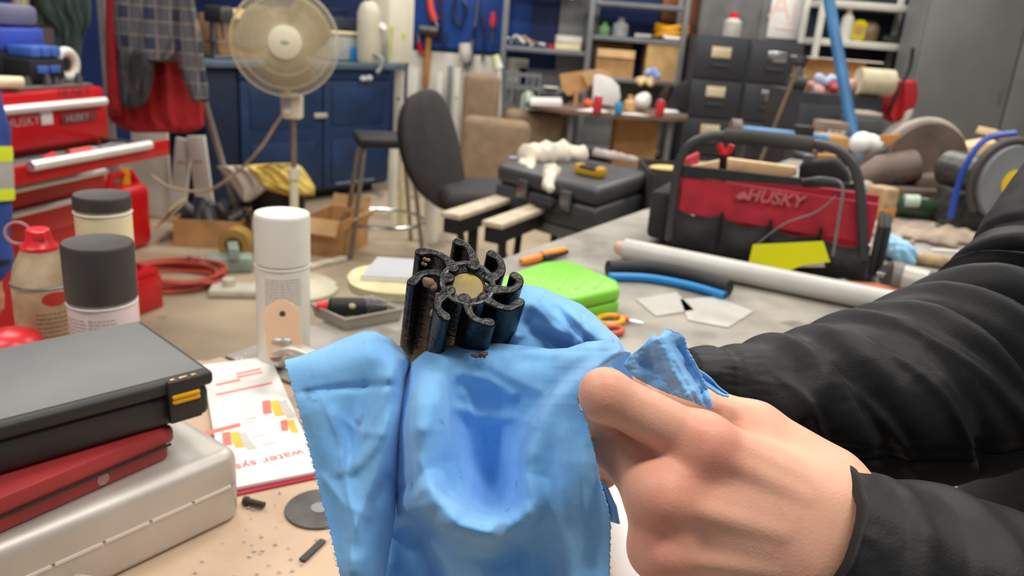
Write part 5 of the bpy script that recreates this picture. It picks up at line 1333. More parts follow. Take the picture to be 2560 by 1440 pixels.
for k, (x0, y0, x1, y1, lb) in enumerate(((2350, 390, 2450, 372, 'pale pine offcut lying behind the saw near the lockers'), (2505, 345, 2600, 385, 'pale wooden slat sticking out above the grinder'))):
    a, b = ony(x0, y0, YG + 0.62 - 0.47 * k), ony(x1, y1, YG + 0.62 - 0.47 * k)
    t = thing('wood_offcut', lb, 'board', (*((a + b) / 2)[:2], BZ + 0.001), 0, 'pine offcuts')
    G().box(tuple((a + b) / 2), (np.linalg.norm(b - a) + 0.1, 0.09, 0.05 if k == 0 else 0.02), rz=math.atan2((b - a)[1], (b - a)[0]), ry=-math.asin((b - a)[2] / np.linalg.norm(b - a)), bev=0.002).build('plank', m_wood, t, world=True)
    if k == 0: G().box((*((a + b) / 2)[:2], (BZ + (a + b)[2] / 2) / 2 - 0.0125), (0.2, 0.08, (a + b)[2] / 2 - BZ - 0.026)).build('stack_block', m_wood, t, world=True)
    else: G().box((*(b + (b - a) * 0.3)[:2], (BZ + b[2]) / 2 - 0.02), (0.06, 0.06, b[2] - BZ - 0.03)).build('stack_block', m_wood, t, world=True)
# things between the bag and the lockers -----------------------------
t = thing('blue_clamp_bar', 'blue pipe clamp lying behind the tool bag', 'clamp', (*ony(1930, 335, 2.75)[:2], BZ))
S = lambda x, y, o=0.0: ony(x, y, 2.75 + o)
G().tube([S(1840, 322), S(2070, 346)], 0.013, 12).build('bar', M('clamp_blue', (96, 150, 204), 0.4), t, world=True)
G().tube([S(1826, 322), S(1850, 324)], 0.034, 18).build('end_wheel', M('red_grey_wheel', (120, 104, 100), 0.5, var=0.2, scale=40), t, world=True)
G().box(tuple(S(2006, 340)), (0.06, 0.05, 0.07), bev=0.006).build('jaw', m_black, t, world=True)
for x in (1860, 2060):
    P = S(x, 330); G().cyl((P[0], P[1], BZ + 0.0005), (P[0], P[1], P[2] - 0.012), 0.012, n=10).build('stand_leg', m_tubeblk, t, world=True)
t = thing('parts_bin', 'black plastic parts bin behind the tool bag', 'bin', (*ony(1700, 470, 3.0)[:2], 0.0))
a, b = ony(1630, 432, 2.95), ony(1790, 440, 2.95)
cx = (a[0] + b[0]) / 2; wdt = b[0] - a[0]; zt2 = a[2]
for (dx, dy, sx, sy) in ((0, -0.17, wdt, 0.012), (0, 0.17, wdt, 0.012), (-wdt / 2, 0, 0.012, 0.34), (wdt / 2, 0, 0.012, 0.34)):
    G().box((cx + dx, 3.12 + dy, zt2 - 0.1), (sx, sy, 0.2), bev=0.003).build('side', m_baggrn, t, world=True)
G().box((cx, 3.12, zt2 - 0.19), (wdt, 0.34, 0.012)).build('bottom', m_baggrn, t, world=True)
for dx in (-wdt / 2 + 0.05, wdt / 2 - 0.05):
    for dy in (-0.15, 0.15): G().box((cx + dx, 3.12 + dy, (zt2 - 0.196) / 2), (0.04, 0.04, zt2 - 0.196)).build('leg', m_tubeblk, t, world=True)
t = thing('yellow_paddle', 'flat yellow oval board on the parts bin edge left of the bag', 'board', (*ony(1660, 428, 2.99)[:2], zt2 + 0.001))
P = ony(1668, 428, 2.99); G().sph((P[0], P[1], zt2 + 0.014), (0.07, 0.04, 0.012), 18).build('blade', M('pale_yellow', (230, 200, 120), 0.5), t, world=True)
G().cyl((P[0] + 0.05, P[1], zt2 + 0.012), (P[0] + 0.12, P[1], zt2 + 0.012), 0.010, n=10).build('handle', m_wood, t, world=True)
# ================================================================== BACK OF THE SHOP
def scale_at(x, y, Y): return ((ony(x, y, Y) - CC) @ _fw) / FPX
def bx(x0, y0, x1, y1, Y):
    c = ony((x0 + x1) / 2, (y0 + y1) / 2, Y); s_ = scale_at((x0 + x1) / 2, (y0 + y1) / 2, Y)
    return c, (x1 - x0) * s_, (y1 - y0) * s_ / 1.03
m_shelfgrey = M('grey_shelf_steel', (128, 132, 136), 0.45, metal=0.2, var=0.08)
m_file = M('charcoal_enamel', (50, 52, 58), 0.5, var=0.06, scale=4)
m_locker = M('grey_enamel', (112, 114, 114), 0.5, var=0.06, scale=3)
# --- steel shelving
YF, YB = 7.28, 7.68
sh = thing('steel_shelving', 'grey steel shelving unit with two bays against blue wall', 'shelving', (0.55, (YF + YB) / 2, 0))
xs = [ony(1262, 60, YF)[0], ony(1478, 60, YF)[0], ony(1714, 60, YF)[0]]
for x in xs:
    for y in (YF + 0.02, YB - 0.02):
        G().box((x, y, 1.1), (0.045, 0.04, 2.2), bev=0.004).build('post', m_shelfgrey, sh, world=True)
zL = ony(1370, 122, YF)[2]; zR1 = ony(1600, 96, YF)[2]; zR2 = ony(1600, 8, YF)[2]
for (a, b, z) in ((0, 1, zL), (1, 2, zR1), (1, 2, zR2), (0, 1, zR2 + 0.12), (0, 1, 0.78), (1, 2, 0.92), (0, 1, 0.3), (1, 2, 0.3)):
    G().box(((xs[a] + xs[b]) / 2, (YF + YB) / 2, z - 0.02), (xs[b] - xs[a] - 0.05, YB - YF - 0.02, 0.04), bev=0.004).build('shelf', m_shelfgrey, sh, world=True)
def onshelf(px, z, dy=0.15): return np.array([ony(px, 100, YF + dy)[0], YF + dy, z + 0.0005])
def cbox(name, label, x0, x1, ypx0, ypx1, Y, z, mat=None, depth=0.25, flap=True, cat='box', rz=0.0):
    c, w_, h = bx(x0, ypx0, x1, ypx1, Y)
    t = thing(name, label, cat, (c[0], Y + depth / 2, z + 0.0005), rz); mt = mat or m_cardb
    th = 0.006
    for (cx_, cy_, sx, sy, nm) in ((0, -depth / 2 + th / 2, w_, th, 'front'), (0, depth / 2 - th / 2, w_, th, 'back'), (-w_ / 2 + th / 2, 0, th, depth - 2 * th, 'side'), (w_ / 2 - th / 2, 0, th, depth - 2 * th, 'side')):
        G().box((cx_, cy_, h / 2), (sx, sy, h)).build(nm, mt, t)
    G().box((0, 0, th / 2), (w_ - 2 * th, depth - 2 * th, th)).build('bottom', mt, t)
    if flap:
        G().box((0, -depth / 2 - 0.01, h * 0.86), (w_, 0.006, h * 0.3), rx=-0.25).build('flap', m_cardin, t)
        G().box((0, depth / 2 - 0.02, h + h * 0.10), (w_, 0.006, h * 0.22), rx=0.2).build('flap', m_cardin, t)
    return t
def bottle(name, label, p, r, h, mat, capm, cat='bottle', ch=0.25, group=None):
    t = thing(name, label, cat, p, 0, group)
    G().lathe([(r * 0.9, 0), (r, 0.006), (r, h * 0.62), (r * 0.75, h * 0.72), (r * 0.4, h * 0.78), (r * 0.38, h * (1 - ch * 0.6))], 18).build('body', mat, t)
    G().lathe([(r * 0.46, h * (1 - ch * 0.6)), (r * 0.46, h * 0.98), (r * 0.3, h), (0, h)], 16).build('cap', capm, t)
    return t
def sodacan(label, p, mat, h=0.122, r=0.033, group='drink cans on the table'):
    t = thing('drink_can', label, 'drink can', p, 0, group)
    G().lathe([(r * 0.8, 0), (r, 0.008), (r, h * 0.88), (r * 0.84, h * 0.98)], 20).build('body', mat, t)
    G().lathe([(r * 0.84, h * 0.975), (r * 0.84, h), (r * 0.76, h), (r * 0.74, h * 0.985), (0, h * 0.985)], 20).build('lid', m_chrome, t)
    return t
# right bay
t = thing('yellow_strap_coil', 'coiled yellow strap on the upper middle shelf beside post', 'strap', onshelf(1675, zR1))
for k in range(3):
    G().tube([(0.13 * math.cos(a), 0.10 * math.sin(a), 0.03 + 0.032 * k + 0.03 * abs(math.sin(a + k))) for a in np.linspace(0, 6.283, 26, endpoint=False)], 0.024, 8, closed=True).build('coil', M('strap_yellow', (236, 168, 16), 0.6, var=0.08), t)
G().tube([(-0.08, -0.12, 0.03), (-0.05, -0.13, 0.02), (0.06, -0.13, 0.02)], 0.018, 8).build('hook', m_white, t)
cbox('cardboard_box', 'open cardboard box with folded flap below the yellow strap', 1492, 1585, 118, 186, YF + 0.02, 0.92, depth=0.3)
cbox('cardboard_box', 'tall cardboard box filled with rags at right shelf bay', 1612, 1705, 130, 225, YF + 0.02, 0.92, M('pale_cardboard', (206, 168, 112), 0.75), depth=0.3, flap=False)
t = thing('blue_rag_bundle', 'blue and white rag bundle spilling from the tall cardboard box', 'rags', onshelf(1640, 1.02, 0.02))
P = ony(1636, 185, YF - 0.06); V, F = blob(P, 0.07, 71, 0.7, 0.012); meshobj('cloth', V, F, M('blue_white_cloth', (90, 130, 210), 0.8, rgb2=(220, 220, 225), scale=14), t)
P = ony(1620, 205, YF - 0.10); V, F = blob(P, 0.06, 72, 0.7, 0.012); meshobj('lining', V, F, M('yellow_brown_bag', (214, 168, 60), 0.7, rgb2=(230, 220, 200), scale=16), t)
t = bottle('green_bottle_small', 'small green topped bottle on the shelf left of yellow strap', onshelf(1508, zR1), 0.05, 0.11, M('clear_green', (140, 190, 130), 0.3), M('green_cap', (96, 190, 90), 0.4))
t = bottle('funnel_bottle', 'grey cone shaped bottle on the upper middle shelf', onshelf(1548, zR1), 0.07, 0.16, M('grey_plastic', (176, 178, 180), 0.5), m_shelfgrey)
t = thing('white_hand_tool', 'white hand tool lying on shelf before the yellow strap', 'tool', onshelf(1600, zR1))
G().tube([(-0.05, 0, 0.02), (0.09, -0.02, 0.025)], [0.02, 0.016], 10).build('body', m_white, t); G().tube([(0.09, -0.02, 0.025), (0.14, -0.02, 0.02)], [0.008, 0.006], 8).build('nose', m_steel, t)
# left bay
for k, (lb, mt) in enumerate((('lower cream box of two stacked on the left shelf bay', m_cream), ('upper white box of two stacked on the left shelf bay', m_white))):
    t = thing('flat_box', lb, 'box', onshelf(1420, zL + 0.061 * k), 0.06 * k)
    G().box((0, 0, 0.024), (0.22, 0.22, 0.046), bev=0.004).build('tray', mt, t); G().box((0, 0, 0.053), (0.224, 0.224, 0.011), bev=0.003).build('lid', mt, t)
for k in range(5):
    t = thing('metal_bracket', ['steel bent bracket at left end of left shelf bay', 'white bent bracket second on the left shelf bay', 'tan wooden bracket in middle of left shelf bay', 'steel bent bracket fourth on the left shelf bay', 'white bent bracket nearest the small red box'][k], 'bracket', onshelf(1300, zL, 0.12), 0, 'brackets on the left shelf bay')
    a = k * 1.1; G().tube(smooth_line([(-0.14 + 0.06 * k, 0.03 * math.sin(a), 0.02), (-0.1 + 0.06 * k, 0.04, 0.06 + 0.03 * math.sin(a)), (-0.02 + 0.06 * k, -0.03, 0.03)], 8), 0.014, 8).build('bracket', [m_steel, m_white, M('worn_wood', (188, 158, 120))][k % 3], t)
t = thing('red_box_small', 'small red box between metal brackets and white boxes', 'box', onshelf(1385, zL, 0.12))
G().box((0, 0, 0.016), (0.09, 0.08, 0.030), bev=0.003).build('box', m_red, t); G().box((0, 0, 0.034), (0.092, 0.082, 0.006), bev=0.002).build('lid', m_red, t)
t = thing('hanging_tag', 'small white roll hanging under the top shelf', 'roll', onshelf(1418, zR2 + 0.0, 0.02))
G().tube([(0, 0, -0.01), (0, 0, 0.05)], [0.022, 0.022], 12).build('roll', m_white, t); G().tube([(0, 0, 0.05), (0, 0, 0.09)], 0.004, 6).build('hook', m_steel, t)
# wire crate under the left bay
t = thing('wire_crate', 'grey wire crate standing beside the brown armchair', 'crate', (*ony(1300, 300, 6.9)[:2], 0.0))
c, w_, h = bx(1258, 178, 1342, 330, 6.9); zt3 = ony(1300, 180, 6.9)[2]
for ix in range(6):
    for sy in (-0.15, 0.15):
        G().box((-w_ / 2 + ix * w_ / 5, sy, zt3 / 2), (0.012, 0.012, zt3)).build('bar', m_shelfgrey, t)
for zz in (0.03, zt3 * 0.35, zt3 * 0.68, zt3 - 0.02):
    for sy in (-0.15, 0.15): G().box((0, sy, zz), (w_, 0.014, 0.016)).build('rail', m_shelfgrey, t)
    for sx in (-w_ / 2, w_ / 2): G().box((sx, 0, zz), (0.014, 0.3, 0.016)).build('rail', m_shelfgrey, t)
G().box((0, 0, zt3 * 0.68 - 0.02), (w_ - 0.02, 0.28, 0.01)).build('tier', m_shelfgrey, t)
t2 = bottle('jug', 'pale green jug standing inside the wire crate', (*ony(1322, 215, 6.9)[:2], zt3 * 0.68 - 0.014), 0.06, 0.2, M('pale_mint', (196, 214, 196)), m_shelfgrey, 'jug')
# --- filing cabinets
YC = 7.0
fx = [ony(1740, 90, YC)[0], ony(1878, 98, YC)[0], ony(2016, 105, YC)[0]]
zc = ony(1878, 97, YC)[2]
for k in range(2):
    w_ = fx[k + 1] - fx[k] - 0.006; cx = (fx[k] + fx[k + 1]) / 2
    t = thing('filing_cabinet', ['charcoal four drawer filing cabinet with tan labels next to shelving', 'charcoal four drawer filing cabinet below the paper sign'][k], 'filing cabinet', (cx, YC + 0.31, 0), 0, 'filing cabinets')
    G().box((0, -0.02, zc / 2), (w_, 0.54, zc), bev=0.004).build('body', m_file, t)
    dh = (zc - 0.05) / 4
    for d in range(4):
        z = zc - 0.03 - dh * (d + 0.5)
        dr = G().box((0, -0.30, z), (w_ - 0.03, 0.022, dh - 0.016), bev=0.004).build('drawer', m_file, t)
        m_tag = M('tan_card', (222, 204, 172), 0.6) if k == 0 else m_chrome
        G().box((0.0 if k == 0 else 0.01, -0.314, z + dh * 0.2), (0.16, 0.006, 0.085), bev=0.002).build('label_holder', m_tag, dr)
        G().tube([(-0.07, -0.315, z - dh * 0.12), (-0.07, -0.335, z - dh * 0.12), (0.07, -0.335, z - dh * 0.12), (0.07, -0.315, z - dh * 0.12)], 0.006, 6).build('handle', m_file, dr)
t = bottle('red_topped_bottle', 'white bottle with red cap on the left filing cabinet', (ony(1832, 60, YC + 0.2)[0], YC + 0.2, zc + 0.001), 0.075, 0.20, M('grey_white_bottle', (196, 192, 186), 0.4), m_redplastic, 'bottle', 0.45)
# grey wall cabinet behind the filing cabinets, with the paper sign
c, w_, h = bx(1765, -60, 2035, 90, YC + 0.66)
t = thing('grey_cabinet', 'tall dark grey steel cabinet behind the filing cabinets', 'cabinet', (c[0], YC + 0.68, 0.0))
G().box((0, -0.01, 1.0), (w_ + 0.1, 0.10, 2.0), bev=0.006).build('body', M('mid_grey_enamel', (104, 104, 104), 0.5), t)
for sx in (-1, 1): G().box((sx * (w_ + 0.1) / 4, -0.066, 1.0), ((w_ + 0.1) / 2 - 0.02, 0.012, 1.92), bev=0.003).build('door', M('mid_grey_enamel', (96, 96, 96)), t)
YP = YC + 0.60
c, w_, h = bx(1926, -30, 2014, 96, YP); 
t = thing('paper_sign', 'white paper sign with red writing above the filing cabinet', 'sign', (c[0], YP, c[2] - h / 2))
G().box((0, 0, h / 2), (w_, 0.006, h), bev=0.002, seg=2).build('sheet', m_paper, t)
m_sred = M('faded_red_ink', (247, 208, 200), 0.6, var=0.02)
text('sign_letter', 'A', m_sred, t, 0.30, (-w_ * 0.24, -0.0045, h * 0.60), (math.pi / 2, 0, 0), 0.0005)
text('sign_letter', 'J', m_sred, t, 0.20, (w_ * 0.16, -0.0045, h * 0.52), (math.pi / 2, 0, 0), 0.0005)
G().tube([(-w_ * 0.3 + w_ * 0.05 * k, -0.004, h * 0.2 + 0.012 * math.sin(k * 2.1)) for k in range(12)], 0.006, 5).build('scribble', m_sred, t)
# --- white shelving
YW = 7.05
ws = thing('white_shelving', 'white steel shelving unit beside the grey lockers', 'shelving', (ony(2175, 50, YW)[0], YW + 0.2, 0))
xa, xb = ony(2052, 50, YW)[0], ony(2298, 50, YW)[0]
m_wshelf = M('white_shelf_steel', (214, 212, 202), 0.45, var=0.05)
for x in (xa, xb):
    for y in (YW, YW + 0.42): G().box((x, y, 1.1), (0.05, 0.04, 2.2), bev=0.004).build('post', m_wshelf, ws, world=True)
zw1, zw2 = ony(2175, 5, YW)[2], ony(2175, 104, YW)[2]
for z in (zw1, zw2, 0.75, 0.2):
    G().box(((xa + xb) / 2, YW + 0.21, z - 0.03), (xb - xa - 0.05, 0.40, 0.055), bev=0.004).build('shelf', m_wshelf, ws, world=True)
G().box(((xa + xb) / 2, YW + 0.44, 1.1), (xb - xa, 0.015, 2.1)).build('back', M('dark_blue_back', (34, 40, 62), 0.6), ws, world=True)
onw = lambda px, z, dy=0.1: np.array([ony(px, 60, YW + dy)[0], YW + dy, z - 0.002])
bottle('white_spray_bottle', 'white spray bottle on the white shelf', onw(2118, zw2), 0.05, 0.27, m_white, m_white, 'bottle', 0.35)
t = thing('yellow_tape_roll', 'yellow roll on the white shelf beside spray bottle', 'roll', onw(2148, zw2, 0.14))
G().tube([(0, -0.03, 0.085), (0, 0.03, 0.085)], 0.085, 24).build('roll', M('lemon', (222, 208, 30), 0.5), t); G().tube([(0, -0.034, 0.085), (0, 0.034, 0.085)], 0.04, 20).build('core', m_cardb, t)
t = thing('brown_jar', 'brown round jar on the white shelf behind yellow roll', 'jar', onw(2178, zw2, 0.16))
G().lathe([(0.06, 0), (0.075, 0.02), (0.075, 0.12), (0.05, 0.15)], 20).build('glass', M('brown_glass', (124, 104, 76), 0.3), t); G().lathe([(0.052, 0.15), (0.052, 0.17), (0, 0.17)], 18).build('lid', m_black, t)
t = thing('power_tool', 'dark power tool lying at right end of white shelf', 'tool', onw(2250, zw2, 0.12))
G().tube([(-0.12, 0, 0.035), (0.1, 0.0, 0.04)], [0.03, 0.035], 12).build('body', M('worn_dark_metal', (86, 86, 84)), t); G().tube([(0.04, 0, 0.03), (0.09, -0.06, 0.02)], 0.018, 8).build('grip', m_black, t)
t = thing('navy_tote', 'dark navy storage tote under the white shelf', 'tote', (ony(2165, 160, YW)[0], YW + 0.2, 0.75))
G().box((0, 0, 0.16), (0.42, 0.3, 0.30), bev=0.02).build('tub', M('navy_plastic', (40, 46, 66), 0.5), t); G().box((0, 0, 0.325), (0.46, 0.34, 0.03), bev=0.008).build('lid', M('navy_plastic', (40, 46, 66)), t)
# --- grey lockers
YL = 6.6
xl0 = ony(2316, 60, YL)[0]; xl1 = ony(2538, 180, YL)[0]; xl2 = xl1 + (xl1 - xl0) * 0.98
t = thing('grey_lockers', 'large grey steel lockers along the right wall', 'locker', ((xl0 + xl2) / 2, YL + 0.28, 0))
G().box(((xl0 + xl2) / 2, YL + 0.22, 1.0), (xl2 - xl0, 0.36, 2.0), bev=0.005).build('body', m_locker, t, world=True)
for a, b in ((xl0, xl1), (xl1, xl2)):
    dd = G().box(((a + b) / 2, YL + 0.022, 1.0), (b - a - 0.014, 0.022, 1.94), bev=0.004).build('door', m_locker, t, world=True)
    G().box((b - 0.06, YL + 0.005, 1.05), (0.02, 0.012, 0.12), bev=0.003).build('handle', m_steel, dd, world=True)
# --- blue leaning pole
a, b = ony(2066, -30, 4.9), ony(2130, 340, 4.55)
dz = (b - a) / (a[2] - b[2]); f0 = b + dz * b[2]
t = thing('blue_pole', 'blue painted steel pole leaning in front of the white shelving', 'pole', (f0[0], f0[1], 0.0))
top = a - dz * 0.5
G().tube([f0 + [0, 0, 0.025], top], 0.032, 16).build('shaft', M('pole_blue', (64, 124, 176), 0.4, var=0.1, scale=8), t, world=True)
G().tube([f0 + [0, 0, 0.002], f0 + [0, 0, 0.04]], 0.040, 16).build('foot_cap', m_black, t, world=True)
# --- dark trolley with clutter
YT = 5.1
c, w_, h = bx(1968, 236, 2205, 372, YT); zt4 = c[2] + h / 2
t = thing('black_trolley', 'black square trolley with recessed front piled with clutter', 'trolley', (c[0], YT + 0.25, 0))
m_trol = M('trolley_black', (46, 46, 50), 0.5, var=0.08); m_trol2 = M('trolley_panel', (66, 67, 72), 0.5, var=0.06)
G().box((0, 0.02, zt4 / 2 + 0.05), (w_, 0.46, zt4 - 0.1), bev=0.012).build('body', m_trol, t)
G().box((0.02, -0.215, zt4 - h / 2 - 0.04), (w_ * 0.82, 0.012, h * 0.8), bev=0.004).build('front_panel', m_trol2, t)
for sx in (-1, 1):
    for sy in (-1, 1): G().cyl((sx * w_ * 0.42 - 0.015, sy * 0.18, 0.05), (sx * w_ * 0.42 + 0.015, sy * 0.18, 0.05), 0.05, n=16).build('wheel', m_black, t)
ont = lambda px, py, dy=0.2: np.array([ony(px, py, YT + dy)[0], YT + dy, zt4 + 0.001])
t = thing('open_carton', 'open carton with pink and white bags on the black trolley', 'carton', ont(2085, 200, 0.26))
G().box((-0.0, 0.12, 0.10), (0.46, 0.01, 0.18)).build('back', m_cardin, t); G().box((0.0, 0, 0.006), (0.46, 0.24, 0.01)).build('bottom', m_cardb, t)
for sx in (-0.23, 0.23): G().box((sx, 0, 0.07), (0.01, 0.24, 0.13)).build('side', m_cardb, t)
G().box((0.02, 0.08, 0.20), (0.56, 0.14, 0.012), rz=0.05, bev=0.003).build('lid', M('grey_card', (196, 190, 180), 0.7), t)
for k, (px_, py_, r, col, lb) in enumerate(((2035, 225, 0.06, (232, 176, 180), 'pink plastic bag in carton on trolley left side'), (2075, 220, 0.055, (214, 90, 100), 'red pink plastic bag behind blue pole'), (2062, 200, 0.05, (186, 204, 232), 'pale blue bag above the red pink bag'), (2120, 215, 0.05, (222, 170, 168), 'pink plastic bag right of the blue pole'))):
    P = ony(px_, py_, YT + 0.16); t = thing('plastic_bag', lb, 'bag', (P[0], P[1], zt4 + 0.02), 0, 'bags in the carton')
    V, F = blob(P, r, 80 + k, 0.55, 0.012); meshobj('film', V, F, M('bag_%d' % k, col, 0.5, var=0.08, scale=20), t)
t = thing('beige_roll', 'beige roll of material on the right of the trolley', 'roll', ont(2182, 200, 0.1))
G().tube([(-0.09, 0, 0.085), (0.12, 0, 0.085)], 0.082, 24).build('roll', M('beige_felt', (206, 196, 166), 0.8, var=0.08), t); G().tube([(0.115, 0, 0.085), (0.124, 0, 0.085)], 0.03, 16).build('core', m_cardb, t)
t = thing('grey_valve', 'dark grey valve at left end of the carton', 'valve', ont(1990, 215, 0.06))
G().tube([(-0.05, 0, 0.05), (0.05, 0, 0.05)], 0.045, 16).build('body', M('worn_dark_metal', (86, 86, 84)), t); G().tube([(0, 0, 0.06), (0, 0, 0.15)], 0.03, 12).build('bonnet', m_steel, t); G().tube([(-0.01, -0.02, 0.15), (0.01, 0.0, 0.20)], 0.035, 12).build('cap', m_black, t)
a, b = ony(1995, 170, YT - 0.1), ony(1925, 345, YT - 0.2); dz = (b - a) / (a[2] - b[2]); f0 = b + dz * b[2]
t = thing('brown_plank', 'narrow brown plank leaning left of the black trolley', 'plank', (f0[0], f0[1], 0))
G().tube([f0 + [0, 0, 0.012], a], 0.03, 4, flat=0.4).build('plank', M('brown_plank', (112, 90, 70), 0.7, var=0.15), t, world=True)
# red bag with black strap
t = thing('red_pack', 'red and white backpack hanging with black strap by locker', 'backpack', (*ony(2240, 270, 5.6)[:2], 0.0))
g = puff([(200, 2205, 2290), (225, 2200, 2295), (260, 2194, 2290), (290, 2205, 2270), (305, 2222, 2255)], 5.6, 0.16, fold=0.3, nf=3, seed=3); g.build('body', M('pack_red', (186, 30, 44), 0.7, var=0.1), t, world=True)
g = puff([(190, 2212, 2240), (200, 2210, 2250), (210, 2212, 2240)], 5.55, 0.08, nu=14, nv=14, fold=0.1); g.build('white_top', m_white, t, world=True)
G().tube(smooth_line([ony(2282, 120, 5.5), ony(2275, 170, 5.48), ony(2255, 210, 5.47), ony(2232, 255, 5.47), ony(2220, 285, 5.5)], 20), 0.022, 8, flat=0.4).build('strap', m_black, t, world=True)
g = puff([(270, 2262, 2285), (300, 2235, 2275), (340, 2205, 2250), (380, 2205, 2245), (420, 2206, 2244)], 5.6, 0.12, nu=14, nv=20, fold=0.2); g.build('white_lining', m_white, t, world=True)
P = ony(2230, 420, 5.6); G().cyl((P[0], P[1] + 0.02, 0.0), (P[0], P[1] + 0.02, ony(2230, 400, 5.6)[2]), 0.05, n=12).build('stand', m_tubeblk, t, world=True)
# boxes behind the saw
YX = 4.4
t = thing('printed_carton', 'small carton with grey print beside the blue pole foot', 'carton', (*ony(2092, 330, YX)[:2], 0.0))
c, w_, h = bx(2058, 308, 2125, 348, YX); G().box((0, 0.1, c[2]), (w_, 0.16, h), bev=0.003).build('box', M('grey_brown_card', (150, 132, 120), 0.7), t); G().box((0.01, 0.018, c[2] - h * 0.15), (w_ * 0.7, 0.004, h * 0.4)).build('label', m_white, t)
text('print_text', 'USEA', M('print_dark', (110, 106, 104), 0.6), t, 0.055, (0.01, 0.014, c[2] - h * 0.15), (math.pi / 2, 0, 0), 0.0005)
G().box((0, 0.1, (c[2] - h / 2) / 2), (w_ * 0.8, 0.15, c[2] - h / 2 - 0.002), bev=0.004).build('crate', m_trol, t)
YX = 3.6
c, w_, h = bx(2062, 344, 2126, 394, YX)
t = thing('tan_carton', 'plain tan carton right behind the tool bag handle', 'carton', (c[0], YX + 0.1, 0.0))
G().box((0, 0.0, c[2]), (w_, 0.18, h), bev=0.003).build('box', m_cardb, t); G().box((0, 0, c[2] + h / 2 + 0.002), (w_ * 0.96, 0.06, 0.003)).build('tape', m_cardin, t)
G().box((0, 0, (c[2] - h / 2) / 2), (0.3, 0.3, c[2] - h / 2 - 0.002), bev=0.004).build('stand', m_trol, t)
c, w_, h = bx(2140, 285, 2215, 350, 4.8)
t = thing('grey_toolbox', 'dark grey metal toolbox right of the blue pole foot', 'toolbox', (c[0], 4.95, 0.0))
G().box((0, 0.0, c[2] - h * 0.1), (w_, 0.25, h * 0.8), bev=0.01).build('body', M('tool_grey', (92, 94, 94), 0.5), t); G().box((0, 0, c[2] + h * 0.42), (w_ * 0.9, 0.2, h * 0.2), bev=0.01).build('lid', M('pale_dusty_metal', (176, 166, 156)), t)
G().box((0, 0, (c[2] - h * 0.5) / 2), (w_ + 0.1, 0.35, c[2] - h * 0.5 - 0.002)).build('stand', m_trol, t)
# ================================================================== ROUND TABLE AND LOUNGE
TZ = 0.72
tc_ = np.array([0.63, 6.42]); 
t = thing('round_table', 'oval brown topped table littered with cans and paper', 'table', (tc_[0], tc_[1], 0))
m_tabletop = M('brown_laminate', (122, 100, 90), 0.4, var=0.08, scale=6)
G().prism([(0.64 * math.cos(a), 0.42 * math.sin(a)) for a in np.linspace(0, 6.283, 48, endpoint=False)], TZ - 0.03, TZ).build('top', m_tabletop, t)
for sx, sy in ((-0.28, -0.2), (0.48, -0.16), (-0.3, 0.2), (0.42, 0.2)): G().cyl((sx, sy, 0), (sx, sy, TZ - 0.03), 0.022, n=12).build('leg', m_shelfgrey, t)
G().tube([(-0.28, -0.2, 0.3), (0.48, -0.16, 0.3)], 0.012, 8).build('stretcher', m_shelfgrey, t)
def ontab(px, py): q = onz(px, py, TZ); return np.array([q[0], q[1], TZ + 0.0005])
m_cokered = M('can_red', (206, 50, 62), 0.35, var=0.08, scale=20)
sodacan('red drink can near the front right end of the table', ontab(1648, 291), m_cokered)
sodacan('red drink can beside white board at table centre', ontab(1492, 283), m_cokered)
sodacan('short bright blue drink can beside the centre red can', ontab(1545, 286), M('can_blue', (50, 150, 206), 0.35), h=0.09, r=0.028)
t = bottle('paper_bag_roll', 'tan paper wrapped bottle beside the blue can', ontab(1572, 282), 0.045, 0.13, M('kraft_paper', (206, 166, 112), 0.7), M('kraft_paper', (206, 166, 112)), 'bottle')
t = thing('white_plastic_bag', 'white crumpled plastic bag near right end of the table', 'bag', ontab(1604, 280))
P = ontab(1604, 278) + [0, 0, 0.075]; V, F = blob(P, 0.075, 91, 0.5, 0.012); meshobj('film', V, F, m_white, t)
t = thing('tilted_white_board', 'white plastic board propped upright on the table', 'board', ontab(1520, 262))
plate(VP(ony(1480, 250, 6.42), ony(1560, 250, 6.5)), [(1482, 258), (1486, 188), (1500, 186), (1530, 196), (1548, 215), (1552, 245), (1535, 266)], 0.02, M('board_white', (238, 240, 238), 0.5, var=0.02), 'board', t, bev=0.004)
plate(VP(ony(1480, 250, 6.46), ony(1560, 250, 6.54)), [(1500, 268), (1500, 255), (1530, 255), (1530, 270)], 0.05, m_shelfgrey, 'foot', t)
t = thing('torn_cardboard', 'torn tan cardboard pieces propped on the table', 'cardboard', ontab(1440, 240))
plate(VP(ony(1400, 250, 6.55), ony(1500, 250, 6.62)), [(1400, 186), (1440, 180), (1480, 174), (1510, 178), (1500, 200), (1470, 225), (1420, 240), (1405, 220)], 0.02, m_cardb, 'large_piece', t)
plate(VP(ony(1400, 250, 6.5), ony(1500, 250, 6.57)), [(1455, 186), (1500, 172), (1530, 185), (1500, 205), (1470, 215)], 0.02, m_cardin, 'small_piece', t)
P = ony(1440, 250, 6.56); G().cyl((P[0], P[1], TZ + 0.001), (P[0], P[1], ony(1440, 225, 6.56)[2]), 0.02, n=10).build('prop', m_cardb, t, world=True)
